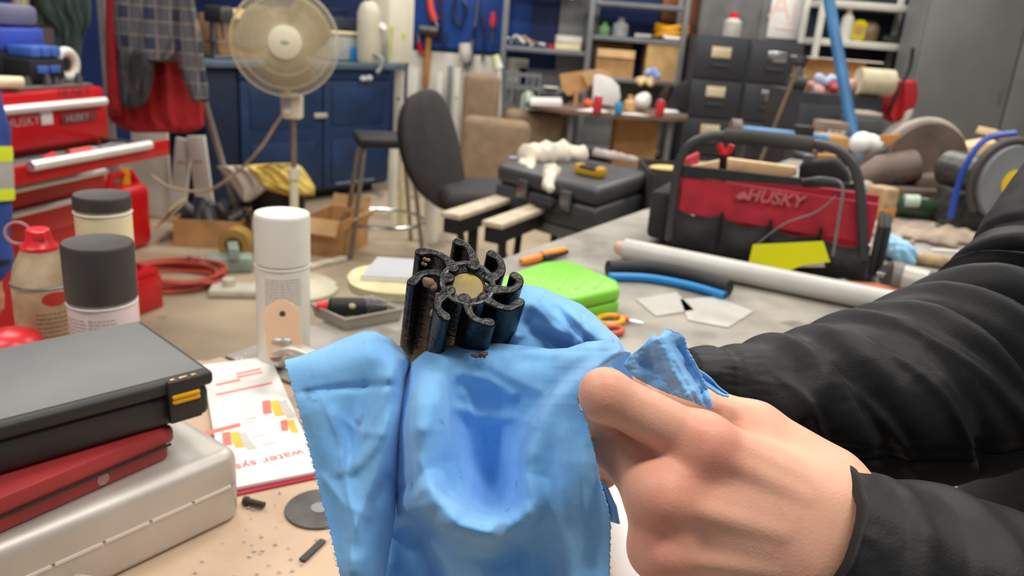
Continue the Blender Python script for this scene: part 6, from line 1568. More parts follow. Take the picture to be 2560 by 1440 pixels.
for k, (cr_, lb) in enumerate((([(1320, 250), (1400, 246), (1405, 262), (1325, 262)], 'thick white paper stack at left end of the table'), ([(1440, 275), (1490, 268), (1530, 282), (1480, 288)], 'white papers lying by the centre red can'), ([(1510, 290), (1590, 282), (1625, 290), (1580, 302), (1520, 300)], 'white sheet lying at front of the table'), ([(1655, 268), (1700, 266), (1705, 280), (1660, 280)], 'pale sheet behind the right red can'))):
    q = [onz(x, y, TZ + 0.006) for x, y in cr_]; c = np.mean(q, 0)
    q = [np.array([tc_[0] + np.clip(v[0] - tc_[0], -0.6, 0.6), np.clip(v[1], tc_[1] - 0.38, tc_[1] + 0.38)]) for v in q]
    t = thing('paper_sheets', lb, 'papers', (c[0], c[1], TZ + 0.0005), 0, 'papers on the table')
    G().prism([tuple(v) for v in q], TZ + 0.0005, TZ + (0.03 if k == 0 else 0.004)).build('stack', m_paper, t, world=True)
t = thing('kitchen_scale', 'grey kitchen scale standing at back of the table', 'scale', ontab(1375, 240))
G().box((0, 0.05, 0.03), (0.16, 0.12, 0.06), bev=0.01).build('base', m_shelfgrey, t); G().lathe([(0.05, 0.06), (0.075, 0.075), (0.07, 0.08), (0, 0.07)], 20).build('dish', m_white, t)
t = thing('black_cup', 'small black cup on table by the paper stack', 'cup', ontab(1412, 258))
G().lathe([(0.025, 0), (0.032, 0.09), (0.028, 0.088), (0.022, 0.01), (0, 0.01)], 18).build('cup', m_black, t)
G().tube([(0.03, 0, 0.07), (0.05, 0, 0.06), (0.05, 0, 0.035), (0.029, 0, 0.025)], 0.005, 6).build('handle', m_black, t)
t = thing('orange_fruit', 'round orange fruit by the centre red can', 'fruit', ontab(1468, 270))
G().sph((0, 0, 0.035), 0.036, 14).build('peel', M('orange_peel', (226, 96, 50), 0.5), t); G().cyl((0, 0, 0.068), (0, 0, 0.075), 0.004, n=6).build('stem', m_black, t)
t = thing('dark_chair_back', 'dark curved chair backrest behind the table near cabinet', 'chair', (*ony(1690, 260, 6.75)[:2], 0.0))
plate(VP(ony(1650, 260, 6.78), ony(1730, 260, 6.74)), [(1668, 262), (1676, 235), (1692, 212), (1712, 200), (1724, 205), (1722, 275), (1670, 275)], 0.03, m_black, 'backrest', t, bev=0.01)
P = ony(1695, 262, 6.77)
for dx in (-0.08, 0.08): G().cyl((P[0] + dx, P[1] + 0.03, 0), (P[0] + dx, P[1] + 0.03, P[2]), 0.014, n=8).build('leg', m_tubeblk, t, world=True)
t = thing('brown_chair_back', 'dark brown chair backrest behind the white plastic bag', 'chair', (*ony(1655, 235, 6.85)[:2], 0.0))
plate(VP(ony(1640, 240, 6.92), ony(1680, 240, 6.88)), [(1642, 250), (1655, 225), (1672, 205), (1678, 215), (1668, 245), (1655, 262)], 0.03, M('dark_brown', (66, 48, 36), 0.5), 'backrest', t, bev=0.008)
P = ony(1656, 255, 6.9)
for dx in (-0.04, 0.06): G().cyl((P[0] + dx, P[1] + 0.02, 0), (P[0] + dx, P[1] + 0.02, P[2]), 0.014, n=8).build('leg', m_tubeblk, t, world=True)
c, w_, h = bx(1536, 305, 1642, 390, 6.55)
t = thing('cardboard_box', 'closed brown cardboard box under the table', 'box', (c[0], 6.7, 0.0))
hh = ony(1590, 300, 6.55)[2]
G().box((0, 0, hh / 2 + 0.001), (w_, 0.35, hh), bev=0.004).build('carton', m_cardb, t); G().box((0, 0, hh + 0.002), (w_, 0.05, 0.002)).build('tape', m_cardin, t)
for k, (x0, x1, y0, y1, Y, lb) in enumerate(((1395, 1440, 290, 372, 6.75, 'grey panel leaning behind the table legs'), (1455, 1505, 330, 370, 6.6, 'white crumpled bag on floor under the table'), (1505, 1535, 340, 375, 6.5, 'small white bag beside the box under the table'))):
    if k == 0:
        c, w_, h = bx(x0, y0, x1, y1, Y); t = thing('leaning_panel', lb, 'panel', (c[0], Y, 0)); G().box((0, 0, 0.25), (w_, 0.02, 0.5), rx=-0.06, bev=0.003).build('sheet', m_wallgrey, t); G().box((0, 0, 0.012), (w_, 0.03, 0.02)).build('edge_strip', m_shelfgrey, t)
    else:
        P = ony((x0 + x1) / 2, (y0 + y1) / 2, Y); t = thing('white_bag', lb, 'bag', (P[0], P[1], 0.0)); 
        V, F = blob((P[0], P[1], 0.10), 0.085, 95 + k, 0.5, 0.015); meshobj('film', V, F, m_white, t)
# --- armchair
YA = 5.9
t = thing('brown_armchair', 'brown upholstered armchair with rounded arms', 'armchair', (*ony(1250, 340, YA)[:2], 0.0))
m_arm = M('taupe_fabric', (146, 124, 100), 0.85, var=0.08, scale=12, bump=0.2, bscale=300)
A0 = ony(1160, 180, YA + 0.45); A1 = ony(1252, 180, YA + 0.45); zb = A0[2]
G().box(((A0[0] + A1[0]) / 2, YA + 0.5, (zb + 0.25) / 2), (A1[0] - A0[0], 0.18, zb - 0.25), rx=-0.06, bev=0.06, seg=5).build('backrest', m_arm, t, world=True)
Ln = ony(1160, 340, YA)[0]; zs = ony(1260, 300, YA)[2]
for x0, x1, y0 in ((1160, 1330, YA - 0.15), ):
    pass
zr = ony(1200, 312, YA - 0.2)[2]
G().box((ony(1235, 340, YA - 0.2)[0], YA + 0.05, 0.10 + zr / 2 - 0.02), (ony(1330, 340, YA - 0.2)[0] - ony(1150, 340, YA - 0.2)[0], 0.16, zr - 0.10), bev=0.07, seg=5, ry=0.03).build('arm', m_arm, t, world=True)
zr = ony(1330, 292, YA + 0.5)[2]
G().box((ony(1330, 340, YA + 0.55)[0], YA + 0.62, 0.10 + zr / 2 - 0.02), (ony(1405, 340, YA + 0.5)[0] - ony(1250, 340, YA + 0.5)[0], 0.18, zr - 0.08), bev=0.07, seg=5).build('arm', m_arm, t, world=True)
G().box((ony(1270, 340, YA + 0.3)[0], YA + 0.35, 0.28), (0.56, 0.46, 0.22), bev=0.05, seg=4).build('seat', m_arm, t, world=True)
for sx in (1175, 1330):
    for sy in (0.03, 0.55): P = ony(sx, 400, YA + sy); G().cyl((P[0], YA + sy, 0.0), (P[0], YA + sy, 0.16), 0.02, n=10).build('foot', m_black, t, world=True)
# --- pegboard tools
YPb = WY - 0.05
t = thing('sledge_hammer', 'hammer with long wooden handle hanging on the blue pegboard', 'hammer', ony(1068, 200, YPb))
G().tube([ony(1073, 82, YPb), ony(1068, 140, YPb), ony(1063, 215, YPb)], [0.028, 0.032, 0.026], 10).build('handle', M('ash_handle', (190, 130, 66), 0.5, var=0.1), t, world=True)
G().tube([ony(1050, 74, YPb - 0.03), ony(1095, 80, YPb - 0.03)], [0.05, 0.05], 12).build('head', M('worn_dark_metal', (86, 86, 84)), t, world=True)
t = thing('red_handled_cutter', 'large red handled cutter hanging on the pegboard above hammer', 'cutter', ony(1080, 50, YPb))
G().tube([ony(1072, -30, YPb), ony(1076, 20, YPb), ony(1086, 52, YPb)], [0.03, 0.034, 0.036], 10).build('handle', M('coral_red', (226, 76, 60), 0.4), t, world=True)
G().tube([ony(1086, 52, YPb), ony(1094, 66, YPb)], [0.02, 0.016], 8).build('jaw', m_steel, t, world=True)
t = thing('spray_gun', 'paint spray gun with white cup hanging on pegboard', 'spray gun', ony(1163, 150, YPb - 0.06))
G().tube([ony(1162, 108, YPb - 0.06), ony(1163, 130, YPb - 0.06), ony(1164, 150, YPb - 0.06), ony(1164, 156, YPb - 0.06)], [0.055, 0.06, 0.05, 0.03], 18).build('cup', m_white, t, world=True)
G().tube([ony(1164, 156, YPb - 0.06), ony(1164, 172, YPb - 0.06)], 0.02, 10).build('nozzle', m_steel, t, world=True)
G().tube([ony(1176, 165, YPb - 0.04), ony(1180, 100, YPb - 0.02)], [0.018, 0.022], 8).build('grip', m_steel, t, world=True)
for k, (pts, mt, nm, lb, ct) in enumerate((
    ([(1100, -20), (1104, 50), (1100, 100)], M('worn_dark_metal', (86, 86, 84)), 'pipe_wrench', 'dark pipe wrench hanging right of the red cutter', 'wrench'),
    ([(1140, -10), (1132, 30), (1142, 62)], M('worn_dark_metal', (86, 86, 84)), 'curved_pliers', 'dark curved pliers hanging mid pegboard', 'pliers'),
    ([(1156, 0), (1166, 20), (1150, 70)], m_steel, 'offset_spanner', 'steel spanner hanging beside the curved pliers', 'spanner'),
    ([(1196, -10), (1190, 50), (1180, 110)], m_shelfgrey, 'hand_saw', 'grey hand saw hanging left of the red grip tool', 'saw'),
    ([(1205, 40), (1212, 90), (1206, 150)], m_steel, 'caulking_gun', 'steel caulking gun hanging above the brown armchair', 'caulking gun'),
    ([(1114, 80), (1112, 100), (1110, 112)], m_steel, 'putty_knife', 'small putty knife hanging right of the hammer', 'knife'))):
    t = thing(nm, lb, ct, ony(*pts[-1], YPb)); P = [ony(*q, YPb) for q in pts]
    g = smooth_line(P, 12); G().tube(g[:8], 0.026, 8, flat=0.5).build('handle', mt, t, world=True); G().tube(g[7:], np.linspace(0.03, 0.045, 5), 8, flat=0.3).build('jaw', m_steel, t, world=True)
t = thing('red_grip_tool', 'red handled screwdriver hanging at right of pegboard', 'screwdriver', ony(1232, 70, YPb))
G().tube([ony(1233, 30, YPb), ony(1232, 50, YPb), ony(1231, 68, YPb)], [0.022, 0.034, 0.026], 12).build('handle', M('crimson_grip', (206, 60, 80), 0.4), t, world=True); G().tube([ony(1231, 68, YPb), ony(1230, 110, YPb)], 0.010, 8).build('shaft', m_steel, t, world=True)
t = thing('red_tube_tool', 'slim red grease gun hanging left of the hammer', 'grease gun', ony(1048, 130, YPb))
G().tube([ony(1045, 82, YPb), ony(1046, 104, YPb)], 0.02, 10).build('barrel', m_chrome, t, world=True); G().tube([ony(1046, 104, YPb), ony(1053, 134, YPb)], 0.022, 10).build('handle', m_red, t, world=True)
t = thing('hi_vis_bottle', 'white and lime bottle standing behind the armchair', 'bottle', (*ony(1242, 160, 7.15)[:2], 0.0))
a, b = ony(1237, 138, 7.15), ony(1246, 172, 7.15); G().tube([a, b], [0.035, 0.045], 14).build('body', M('lime_white', (214, 226, 130), 0.5, rgb2=(236, 236, 230), scale=9), t, world=True)
a2 = ony(1262, 240, 7.1); G().tube([np.array([a2[0], a2[1], 0.0]), b], 0.03, 10).build('stake', m_white, t, world=True)
# white boards and pipes standing below the pegboard
for k, (x0, x1, y0, y1, dy, mt, lb) in enumerate(((988, 1012, 150, 470, -1.35, m_wallwhite, 'white board standing against right end of blue cabinet'), (1020, 1046, 170, 420, -0.25, m_wallwhite, 'broad white board standing left of the hammer handle'), (1092, 1108, 180, 400, -0.22, m_white, 'white pipe standing right of the hammer'), (1120, 1132, 165, 400, -0.2, m_shelfgrey, 'grey pipe standing left of the armchair'), (1138, 1152, 170, 400, -0.24, m_wallwhite, 'white slat standing beside the armchair back'))):
    Y = WY + dy; c = ony((x0 + x1) / 2, y0, Y); w_ = (x1 - x0) * scale_at(x0, y0, Y)
    t = thing('standing_board', lb, 'board', (c[0], Y, 0.0)); G().box((0, 0, c[2] / 2 + 0.001), (w_, 0.03, c[2]), bev=0.004).build('board', mt, t); G().box((0, -0.017, c[2] * 0.7), (w_ * 0.3, 0.004, 0.02)).build('sticker', m_shelfgrey, t)
# ================================================================== BLUE CABINET
m_cabblue = M('blue_cabinet_paint', (18, 50, 92), 0.5, var=0.16, scale=5, spots=((40, 74, 116), 4, 0.66))
m_cabdark = M('blue_cabinet_edge', (13, 36, 68), 0.5, var=0.1)
PA, PB = onz(512, 150, 0.95), onz(968, 480, 0.0)
vc = VP(PA, PB); ZC = 0.95; rzc = math.atan2(vc.d[1], vc.d[0])
cab = thing('blue_cabinet', 'dark blue painted wooden cabinet with two panelled doors', 'cabinet', (*((PA + PB) / 2 + vc.n * 0.28)[:2], 0.0), rzc)
Lc = vc.L
G().box((0, 0.0, ZC / 2 + 0.02), (Lc, 0.52, ZC - 0.10), bev=0.005).build('body', m_cabdark, cab)
G().box((0, 0.06, 0.035), (Lc - 0.08, 0.42, 0.068)).build('plinth', m_black, cab)
G().box((0.04, -0.01, ZC - 0.02), (Lc + 0.16, 0.62, 0.04), bev=0.006).build('countertop', M('dusty_blue_top', (86, 104, 122), 0.5, var=0.15, scale=10), cab)
def cx_of(px, py=300): return float((vc(px, py) - vc.P0) @ vc.d) - Lc / 2
xL, xM, xR = cx_of(600), cx_of(808), cx_of(975)
for (a, b) in ((xL, xM), (xM, xR)):
    w_ = b - a - 0.012
    d_ = G().box(((a + b) / 2, -0.270, 0.46), (w_, 0.022, 0.74), bev=0.004).build('door', m_cabblue, cab)
    for dz, hh in ((0.66, 0.26), (0.28, 0.30)):
        G().box(((a + b) / 2, -0.285, dz), (w_ - 0.13, 0.010, hh), bev=0.004).build('door_panel', m_cabblue, d_)
    G().box(((a + b) / 2 - 0.02, -0.284, 0.115), (w_ * 0.6, 0.004, 0.014)).build('scuff_strip', M('worn_pale_edge', (120, 140, 160), 0.6), d_)
G().box((xM - 0.03, -0.292, 0.60), (0.11, 0.016, 0.035), bev=0.006).build('catch', M('pale_metal', (196, 190, 176), 0.4, metal=0.4), cab)
G().box(((xL + xR) / 2, -0.272, 0.875), (xR - xL, 0.02, 0.07), bev=0.003).build('rail', m_cabblue, cab)
V, F = blob((cx_of(908, 165), -0.285, ZC - 0.10), 0.035, 3, 0.4, 0.008); meshobj('paint_drip', V, F, M('pale_paint', (196, 204, 210), 0.5), cab, world=False)
def oncab(px, py, back=0.2): q = vc(px, py, back); return np.array([q[0], q[1], ZC + 0.0005])
# things on the cabinet
t = thing('cardboard_box', 'cardboard box on the blue cabinet behind the plaid jacket', 'box', oncab(585, 100, 0.38), rzc)
G().box((0, 0, 0.13), (0.36, 0.22, 0.26), bev=0.003).build('carton', m_cardb, t); G().box((0.0, -0.13, 0.27), (0.36, 0.12, 0.005), rx=0.5).build('flap', m_cardin, t)
t = thing('bench_drill_press', 'small dark drill press standing on the blue cabinet', 'drill press', oncab(545, 120, 0.16), rzc)
G().box((0, 0, 0.012), (0.16, 0.18, 0.022), bev=0.004).build('base', m_steel, t); G().cyl((0, 0.05, 0.022), (0, 0.05, 0.30), 0.018, n=12).build('column', m_steel, t)
G().box((0, -0.02, 0.26), (0.10, 0.20, 0.10), bev=0.02).build('head', M('worn_dark_metal', (86, 86, 84)), t); G().cyl((0, -0.07, 0.21), (0, -0.07, 0.12), 0.02, 0.01, n=12).build('chuck', m_chrome, t); G().box((0, -0.03, 0.10), (0.13, 0.13, 0.014), bev=0.003).build('table', m_steel, t)
t = thing('clear_parts_tub', 'clear plastic tub with bright blue part on cabinet', 'tub', oncab(855, 120, 0.24), rzc)
m_cleartub = M('cloudy_plastic', (176, 180, 178), 0.3, var=0.05)
G().box((0, 0, 0.09), (0.30, 0.2, 0.17), bev=0.015).build('tub', m_cleartub, t); G().box((0, 0, 0.19), (0.32, 0.22, 0.02), bev=0.006).build('lid', M('cream_paint', (238, 226, 184)), t)
G().box((0.02, -0.115, 0.05), (0.06, 0.02, 0.10), bev=0.006).build('blue_part', M('bright_blue', (20, 130, 206), 0.4), t)
t = thing('white_appliance_box', 'tall white box with green marks on right of blue cabinet', 'box', oncab(978, 120, 0.20), rzc)
c, w_, h = bx(935, -40, 1028, 132, 5.9)
G().box((0, 0, h / 2), (w_ * 0.95, 0.22, h), bev=0.008).build('carton', M('off_white_card', (230, 224, 206), 0.5, var=0.03), t)
m_lm = M('lime_print', (200, 214, 80), 0.5)
G().box((0.02, -0.112, h * 0.42), (0.04, 0.004, 0.04)).build('green_mark', m_lm, t); G().box((-w_ * 0.40, -0.112, h * 0.3), (0.02, 0.004, h * 0.5)).build('green_edge', m_lm, t)
t = thing('cloudy_canister', 'cloudy grey canister left of the tall white box', 'canister', oncab(922, 125, 0.06), rzc)
G().lathe([(0.075, 0), (0.085, 0.02), (0.085, 0.34), (0.06, 0.40), (0.03, 0.42), (0, 0.42)], 24).build('body', M('cloudy_cream', (206, 200, 180), 0.35, var=0.05), t); G().cyl((0.05, -0.06, 0.24), (0.05, -0.09, 0.26), 0.03, n=14).build('valve', m_white, t)
t = thing('dark_radio', 'dark blue radio case at the back of the cabinet', 'radio', oncab(825, 110, 0.46), rzc)
G().box((0, 0, 0.15), (0.42, 0.12, 0.29), bev=0.015).build('case', M('navy_plastic', (40, 46, 66)), t); G().cyl((0.1, -0.062, 0.16), (0.1, -0.068, 0.16), 0.07, n=20).build('speaker', m_black, t); G().tube([(-0.15, 0, 0.29), (-0.15, 0, 0.34), (0.15, 0, 0.34), (0.15, 0, 0.29)], 0.01, 8).build('handle', m_black, t)
t = thing('cable_loop', 'clear hose end drooping over the cabinet edge', 'hose', oncab(950, 140, 0.02), rzc)
G().tube(smooth_line([vc(915, 138, 0.06), vc(935, 136, -0.02), vc(955, 148, -0.075), vc(952, 168, -0.078), vc(942, 182, -0.075)], 20), 0.015, 8).build('hose', M('smoky_hose', (150, 150, 152), 0.3), t, world=True)

# ================================================================== PEDESTAL FAN
YFn = 3.55
fc = ony(713, 106, YFn); rf = 0.223
fan = thing('pedestal_fan', 'cream pedestal fan with round wire grille', 'fan', (fc[0] + 0.01, YFn + 0.07, 0.0))
m_fan = M('cream_plastic', (226, 218, 190), 0.4, var=0.04); m_fanw = M('fan_wire', (206, 192, 160), 0.4, var=0.04); m_blade = M('beige_blade', (176, 160, 126), 0.35, var=0.05, trans=0.25)
fwd = -fc + CC; fwd[2] = 0; fwd /= np.linalg.norm(fwd); fwd = np.array([fwd[0] * 0.9, fwd[1], 0.02]); fwd /= np.linalg.norm(fwd)
fu = np.cross(fwd, [0, 0, 1.0]); fu = -fu / np.linalg.norm(fu); fv = np.cross(fu, fwd) * -1
if fv[2] < 0: fv = -fv
def cage(sign, name):
    g = G(); K = 120
    for k in range(K):
        a = 2 * math.pi * k / K
        dr = math.cos(a) * fu + math.sin(a) * fv
        pts = [fc + dr * rf * r + fwd * sign * 0.055 * math.sqrt(max(0, 1 - (r * 0.98) ** 2)) * 1.0 for r in (0.20, 0.45, 0.7, 0.88, 0.97, 1.0)]
        g.tube(pts, 0.0016, 4, caps=False)
    for r in (0.35, 0.6, 0.85, 1.0):
        rr = 0.0035 if r == 1.0 else 0.0014
        g.tube([fc + (math.cos(a) * fu + math.sin(a) * fv) * rf * r + fwd * sign * 0.055 * math.sqrt(max(0, 1 - (r * 0.98) ** 2)) for a in np.linspace(0, 6.2832, 64, endpoint=False)], rr, 5, closed=True)
    return g.build(name, m_fanw, fan, world=True)
gf = cage(1, 'front_grille'); cage(-1, 'rear_grille')
G().tube([fc + fwd * 0.050, fc + fwd * 0.060, fc + fwd * 0.064], [0.070, 0.070, 0.064], 36).build('grille_badge', m_fan, gf, world=True)
G().tube([fc + fwd * 0.0645, fc + fwd * 0.0650], [0.018, 0.018], 16, flat=0.5).build('logo', M('faded_green_ink', (150, 168, 150), 0.5), gf, world=True)
for k in range(3):
    a0 = 2 * math.pi * k / 3 + 0.5; P = np.zeros((14, 8, 3))
    for i in range(14):
        for j in range(8):
            r = 0.04 + (rf * 0.90 - 0.04) * i / 13; wa = 1.75 * (0.55 + 0.45 * math.sin(math.pi * (i / 13) ** 0.7)); a = a0 + wa * (j / 7 - 0.5) + 0.25 * i / 13
            P[i, j] = fc + r * (math.cos(a) * fu + math.sin(a) * fv) + fwd * (0.022 * (j / 7 - 0.5) * 2)
    o = G().grid(P).build('blade', m_blade, fan, world=True, ang=180); s__ = o.modifiers.new('thickness', 'SOLIDIFY'); s__.thickness = 0.002
G().tube([fc + fwd * 0.03, fc - fwd * 0.05], 0.03, 20).build('hub', m_fan, fan, world=True)
mb = fc - fwd * 0.055
G().tube([mb, mb - fwd * 0.04, mb - fwd * 0.13, mb - fwd * 0.15], [0.06, 0.066, 0.06, 0.035], 24).build('motor_housing', m_fan, fan, world=True)
nx = ony(741, 190, YFn + 0.08)
px_, py_ = mb[0] - fwd[0] * 0.06, YFn + 0.08
neck = G().tube([(px_, py_, fc[2] - 0.03), (px_ + 0.012, py_ - 0.01, ony(740, 290, py_)[2])], [0.022, 0.026], 4).build('neck', m_fan, fan, world=True)
zcb = ony(732, 265, py_)[2]
xb_ = ony(733, 265, py_)[0]
ctl = G().box((xb_, py_ - 0.005, zcb), (0.085, 0.06, 0.11), bev=0.012).build('control_box', m_fan, fan, world=True)
G().box((xb_ - 0.014, py_ - 0.037, zcb + 0.015), (0.035, 0.004, 0.05), bev=0.002).build('switch_panel', M('grey_plastic', (176, 178, 180)), ctl, world=True)
G().cyl((xb_ - 0.014, py_ - 0.05, zcb - 0.02), (xb_ - 0.014, py_ - 0.034, zcb - 0.02), 0.012, n=14).build('dial', m_white, ctl, world=True)
zmid = ony(728, 430, py_)[2]
G().cyl((xb_, py_, zmid), (xb_, py_, zcb - 0.05), 0.013, n=14).build('inner_pole', M('bronze_pole', (150, 132, 116), 0.35, metal=0.4), fan, world=True)
G().cyl((xb_, py_, 0.03), (xb_, py_, zmid), 0.02, n=16).build('outer_pole', m_fan, fan, world=True)
G().cyl((xb_, py_, zmid - 0.03), (xb_, py_, zmid + 0.02), 0.027, n=16).build('collar', m_fan, fan, world=True)
G().lathe([(0.20, 0.0), (0.205, 0.012), (0.18, 0.03), (0.05, 0.05), (0.03, 0.07), (0, 0.07)], 36, c=(xb_, py_, 0.0)).build('base', m_fan, fan, world=True)
cd_ = smooth_line([(xb_ - 0.03, py_, zcb - 0.02), ony(690, 310, py_ + 0.02), ony(655, 365, py_ + 0.1), ony(610, 415, py_ + 0.25), ony(560, 455, py_ + 0.35), ony(510, 478, py_ + 0.45), ony(430, 470, py_ + 0.5), ony(380, 440, py_ + 0.6)], 50)
G().tube(cd_, 0.0075, 7).build('power_cord', M('beige_cord', (186, 170, 146), 0.5), fan, world=True)

# ================================================================== RED TOOL CHEST
P1 = onz(263, 217, 0.95); P0 = onz(0, 236, 0.95); d0 = (P1 - P0)[:2] / np.linalg.norm((P1 - P0)[:2]); P0 = P1 - np.array([d0[0], d0[1], 0]) * 0.95
vt = VP(P0, P1); rzt = math.atan2(vt.d[1], vt.d[0]); Lt = vt.L
m_chest = M('chest_red', (200, 14, 26), 0.3, var=0.05, scale=4); m_pull = M('pull_aluminium', (236, 234, 230), 0.3, metal=0.35, var=0.05)
zt0 = 0.95; zt1 = vt(255, 352)[2]; zt2_ = vt(255, 392)[2]
chest = thing('tool_chest', 'tall red tool chest with open drawer and silver pulls', 'tool chest', (*((P0 + P1) / 2 + vt.n * 0.23)[:2], 0.0), rzt)
G().box((0, 0.0, (zt0 + zt1) / 2), (Lt, 0.45, zt0 - zt1), bev=0.012).build('top_chest', m_chest, chest)
G().box((0, 0.0, zt0 + 0.006), (Lt - 0.05, 0.40, 0.010), bev=0.003).build('top_mat', M('mat_grey', (110, 100, 98), 0.7), chest)
G().box((0, 0.02, (zt1 + 0.12) / 2), (Lt - 0.01, 0.44, zt1 - 0.12 - 0.002), bev=0.01).build('cabinet', m_chest, chest)
for sx in (-1, 1):
    for sy in (-1, 1): G().cyl((sx * Lt * 0.42 - 0.02, sy * 0.16, 0.06), (sx * Lt * 0.42 + 0.02, sy * 0.16, 0.06), 0.06, n=18).build('caster', m_black, chest)
def lx_of(px, py, off=0.0): return float((vt(px, py, off) - vt.P0) @ vt.d) - Lt / 2
def pull(parent, z, off, x0=-Lt / 2 + 0.03, x1=Lt / 2 - 0.035, r=0.016): G().tube([(x0, off, z), (x1, off, z)], [r, r], 10).build('pull', m_pull, parent)
zlid = vt(245, 252)[2]
dr0 = G().box((0, -0.232, (zlid + zt1) / 2 + 0.004), (Lt - 0.03, 0.016, zlid - zt1 - 0.02), bev=0.004).build('drawer', m_chest, chest); pull(dr0, zlid, -0.252)
m_badge = M('grey_badge', (176, 160, 158), 0.5, var=0.1); m_badgedark = M('dark_badge', (120, 50, 54), 0.5)
zt_b = vt(190, 293)[2]
G().box((lx_of(190, 293), -0.243, zt_b), (0.17, 0.004, 0.036), bev=0.001).build('badge', m_badgedark, dr0); text('badge_text', 'HUSKY', m_badge, dr0, 0.034, (lx_of(185, 293), -0.2456, zt_b), (math.pi / 2, 0, 0), 0.0004)
G().box((lx_of(108, 290), -0.243, vt(108, 290)[2]), (0.05, 0.004, 0.055), bev=0.001).build('sticker', m_white, dr0)
text('badge_text', 'HUSKY', m_badge, dr0, 0.045, (lx_of(50, 304), -0.2412, vt(50, 304)[2]), (math.pi / 2, 0, 0), 0.0004)
text('lettering', 'HUSKY', m_badgedark, chest, 0.05, (lx_of(190, 232), -0.2262, vt(190, 232)[2]), (math.pi / 2, 0, 0), 0.0004)
# open drawer
OFF = -0.27
zo = vt(230, 384, OFF)[2]
G().box((0, -0.2, (zt1 + zo) / 2 - 0.035), (Lt - 0.05, 0.012, zt1 - zo + 0.05)).build('drawer_opening_shade', m_black, chest)  # black panel painted in for the shade inside the opening
od = G().box((0, -0.23 + OFF - 0.0, zo - 0.025), (Lt - 0.06, 0.016, 0.055), bev=0.004).build('open_drawer', m_chest, chest)
G().box((0, -0.23 + OFF / 2, zo - 0.048), (Lt - 0.08, -OFF, 0.01)).build('drawer_floor', M('drawer_liner', (120, 116, 116), 0.6), od)
for sx in (-1, 1): G().box((sx * (Lt / 2 - 0.04), -0.23 + OFF / 2, zo - 0.035), (0.01, -OFF, 0.035)).build('drawer_side', m_steel, od)
pull(od, zo, -0.25 + OFF, x0=lx_of(60, 405, OFF), x1=lx_of(362, 367, OFF))
for k, (px_a, py_a) in enumerate(((150, 452), (150, 510))):
    z = vt(px_a, py_a)[2]; dk = G().box((0, -0.208, z - 0.035), (Lt - 0.04, 0.016, 0.115), bev=0.004).build('drawer', m_chest, chest); pull(dk, z, -0.226, r=0.012)
for k, (sx, lb, mt, rr) in enumerate(((-0.05, 'red pliers lying in the open chest drawer', m_redplastic, 0.3), (0.10, 'second red grip pliers at middle of the open drawer', m_redplastic, -0.2), (0.22, 'steel ratchet lying in the open drawer', m_steel, 0.1), (-0.25, 'wooden handled file in the near end of open drawer', m_wood, 0.5))):
    w_ = world_of(chest) @ Vector((sx + 0.1, -0.23 + OFF / 2, zo - 0.042)); t = thing('drawer_tool', lb, 'tool', w_, rzt + rr)
    G().tube([(-0.07, 0, 0.018), (0.02, 0.01, 0.018)], [0.012, 0.014], 8).build('handle', mt, t); G().tube([(0.02, 0.01, 0.018), (0.08, 0.0, 0.018)], [0.012, 0.006], 8).build('shank', m_steel, t)
def onchest(px, py, off=0.15): q = vt(px, py, off); return np.array([q[0], q[1], zt0 + 0.0118])
t = thing('tape_roll', 'white tape roll standing on the red tool chest', 'tape roll', onchest(168, 190, 0.10), rzt)
g = G(); g.tube([(0.045 * math.cos(a), 0, 0.062 + 0.045 * math.sin(a)) for a in np.linspace(0, 6.283, 28, endpoint=False)], 0.0165, 10, closed=True); g.build('tape', m_white, t)
g = G(); g.tube([(0.028 * math.cos(a), 0, 0.062 + 0.028 * math.sin(a)) for a in np.linspace(0, 6.283, 24, endpoint=False)], 0.0035, 8, closed=True); g.build('core', m_cardb, t)
t = thing('blue_drill_case', 'blue power tool case stacked at left end of tool chest', 'case', onchest(20, 190, 0.26), rzt)
G().box((0, 0, 0.14), (0.20, 0.16, 0.08), bev=0.012).build('upper_shell', M('tool_blue', (60, 84, 190), 0.4, var=0.06), t); G().box((0, 0, 0.22), (0.18, 0.15, 0.07), bev=0.02).build('lid', M('violet_grey', (120, 120, 150), 0.5), t); G().box((0, 0, 0.05), (0.22, 0.17, 0.10), bev=0.01).build('base', m_black, t)
t = thing('battery_charger', 'black charger with blue batteries on the tool chest', 'charger', onchest(80, 180, 0.14), rzt)
G().box((0, 0, 0.045), (0.16, 0.14, 0.085), bev=0.012).build('body', m_black, t)
for k in range(3): G().box((-0.045 + 0.045 * k, -0.02, 0.108), (0.040, 0.10, 0.035), bev=0.005).build('battery', M('battery_blue', (70, 110, 196), 0.4), t)
for k in range(2): G().box((-0.03 + 0.055 * k, -0.073, 0.05), (0.045, 0.012, 0.025), bev=0.003).build('blue_panel', M('battery_blue', (70, 110, 196)), t)
t = thing('yellow_white_tube', 'yellow and white tube lying at left edge of chest', 'tube', onchest(12, 215, 0.03), rzt)
G().tube([(-0.06, 0.02, 0.022), (0.05, -0.02, 0.02)], [0.022, 0.018], 12).build('tube', m_cream, t); G().tube([(-0.07, 0.023, 0.022), (-0.06, 0.02, 0.022)], 0.023, 12).build('cap', M('lemon', (222, 208, 30)), t)
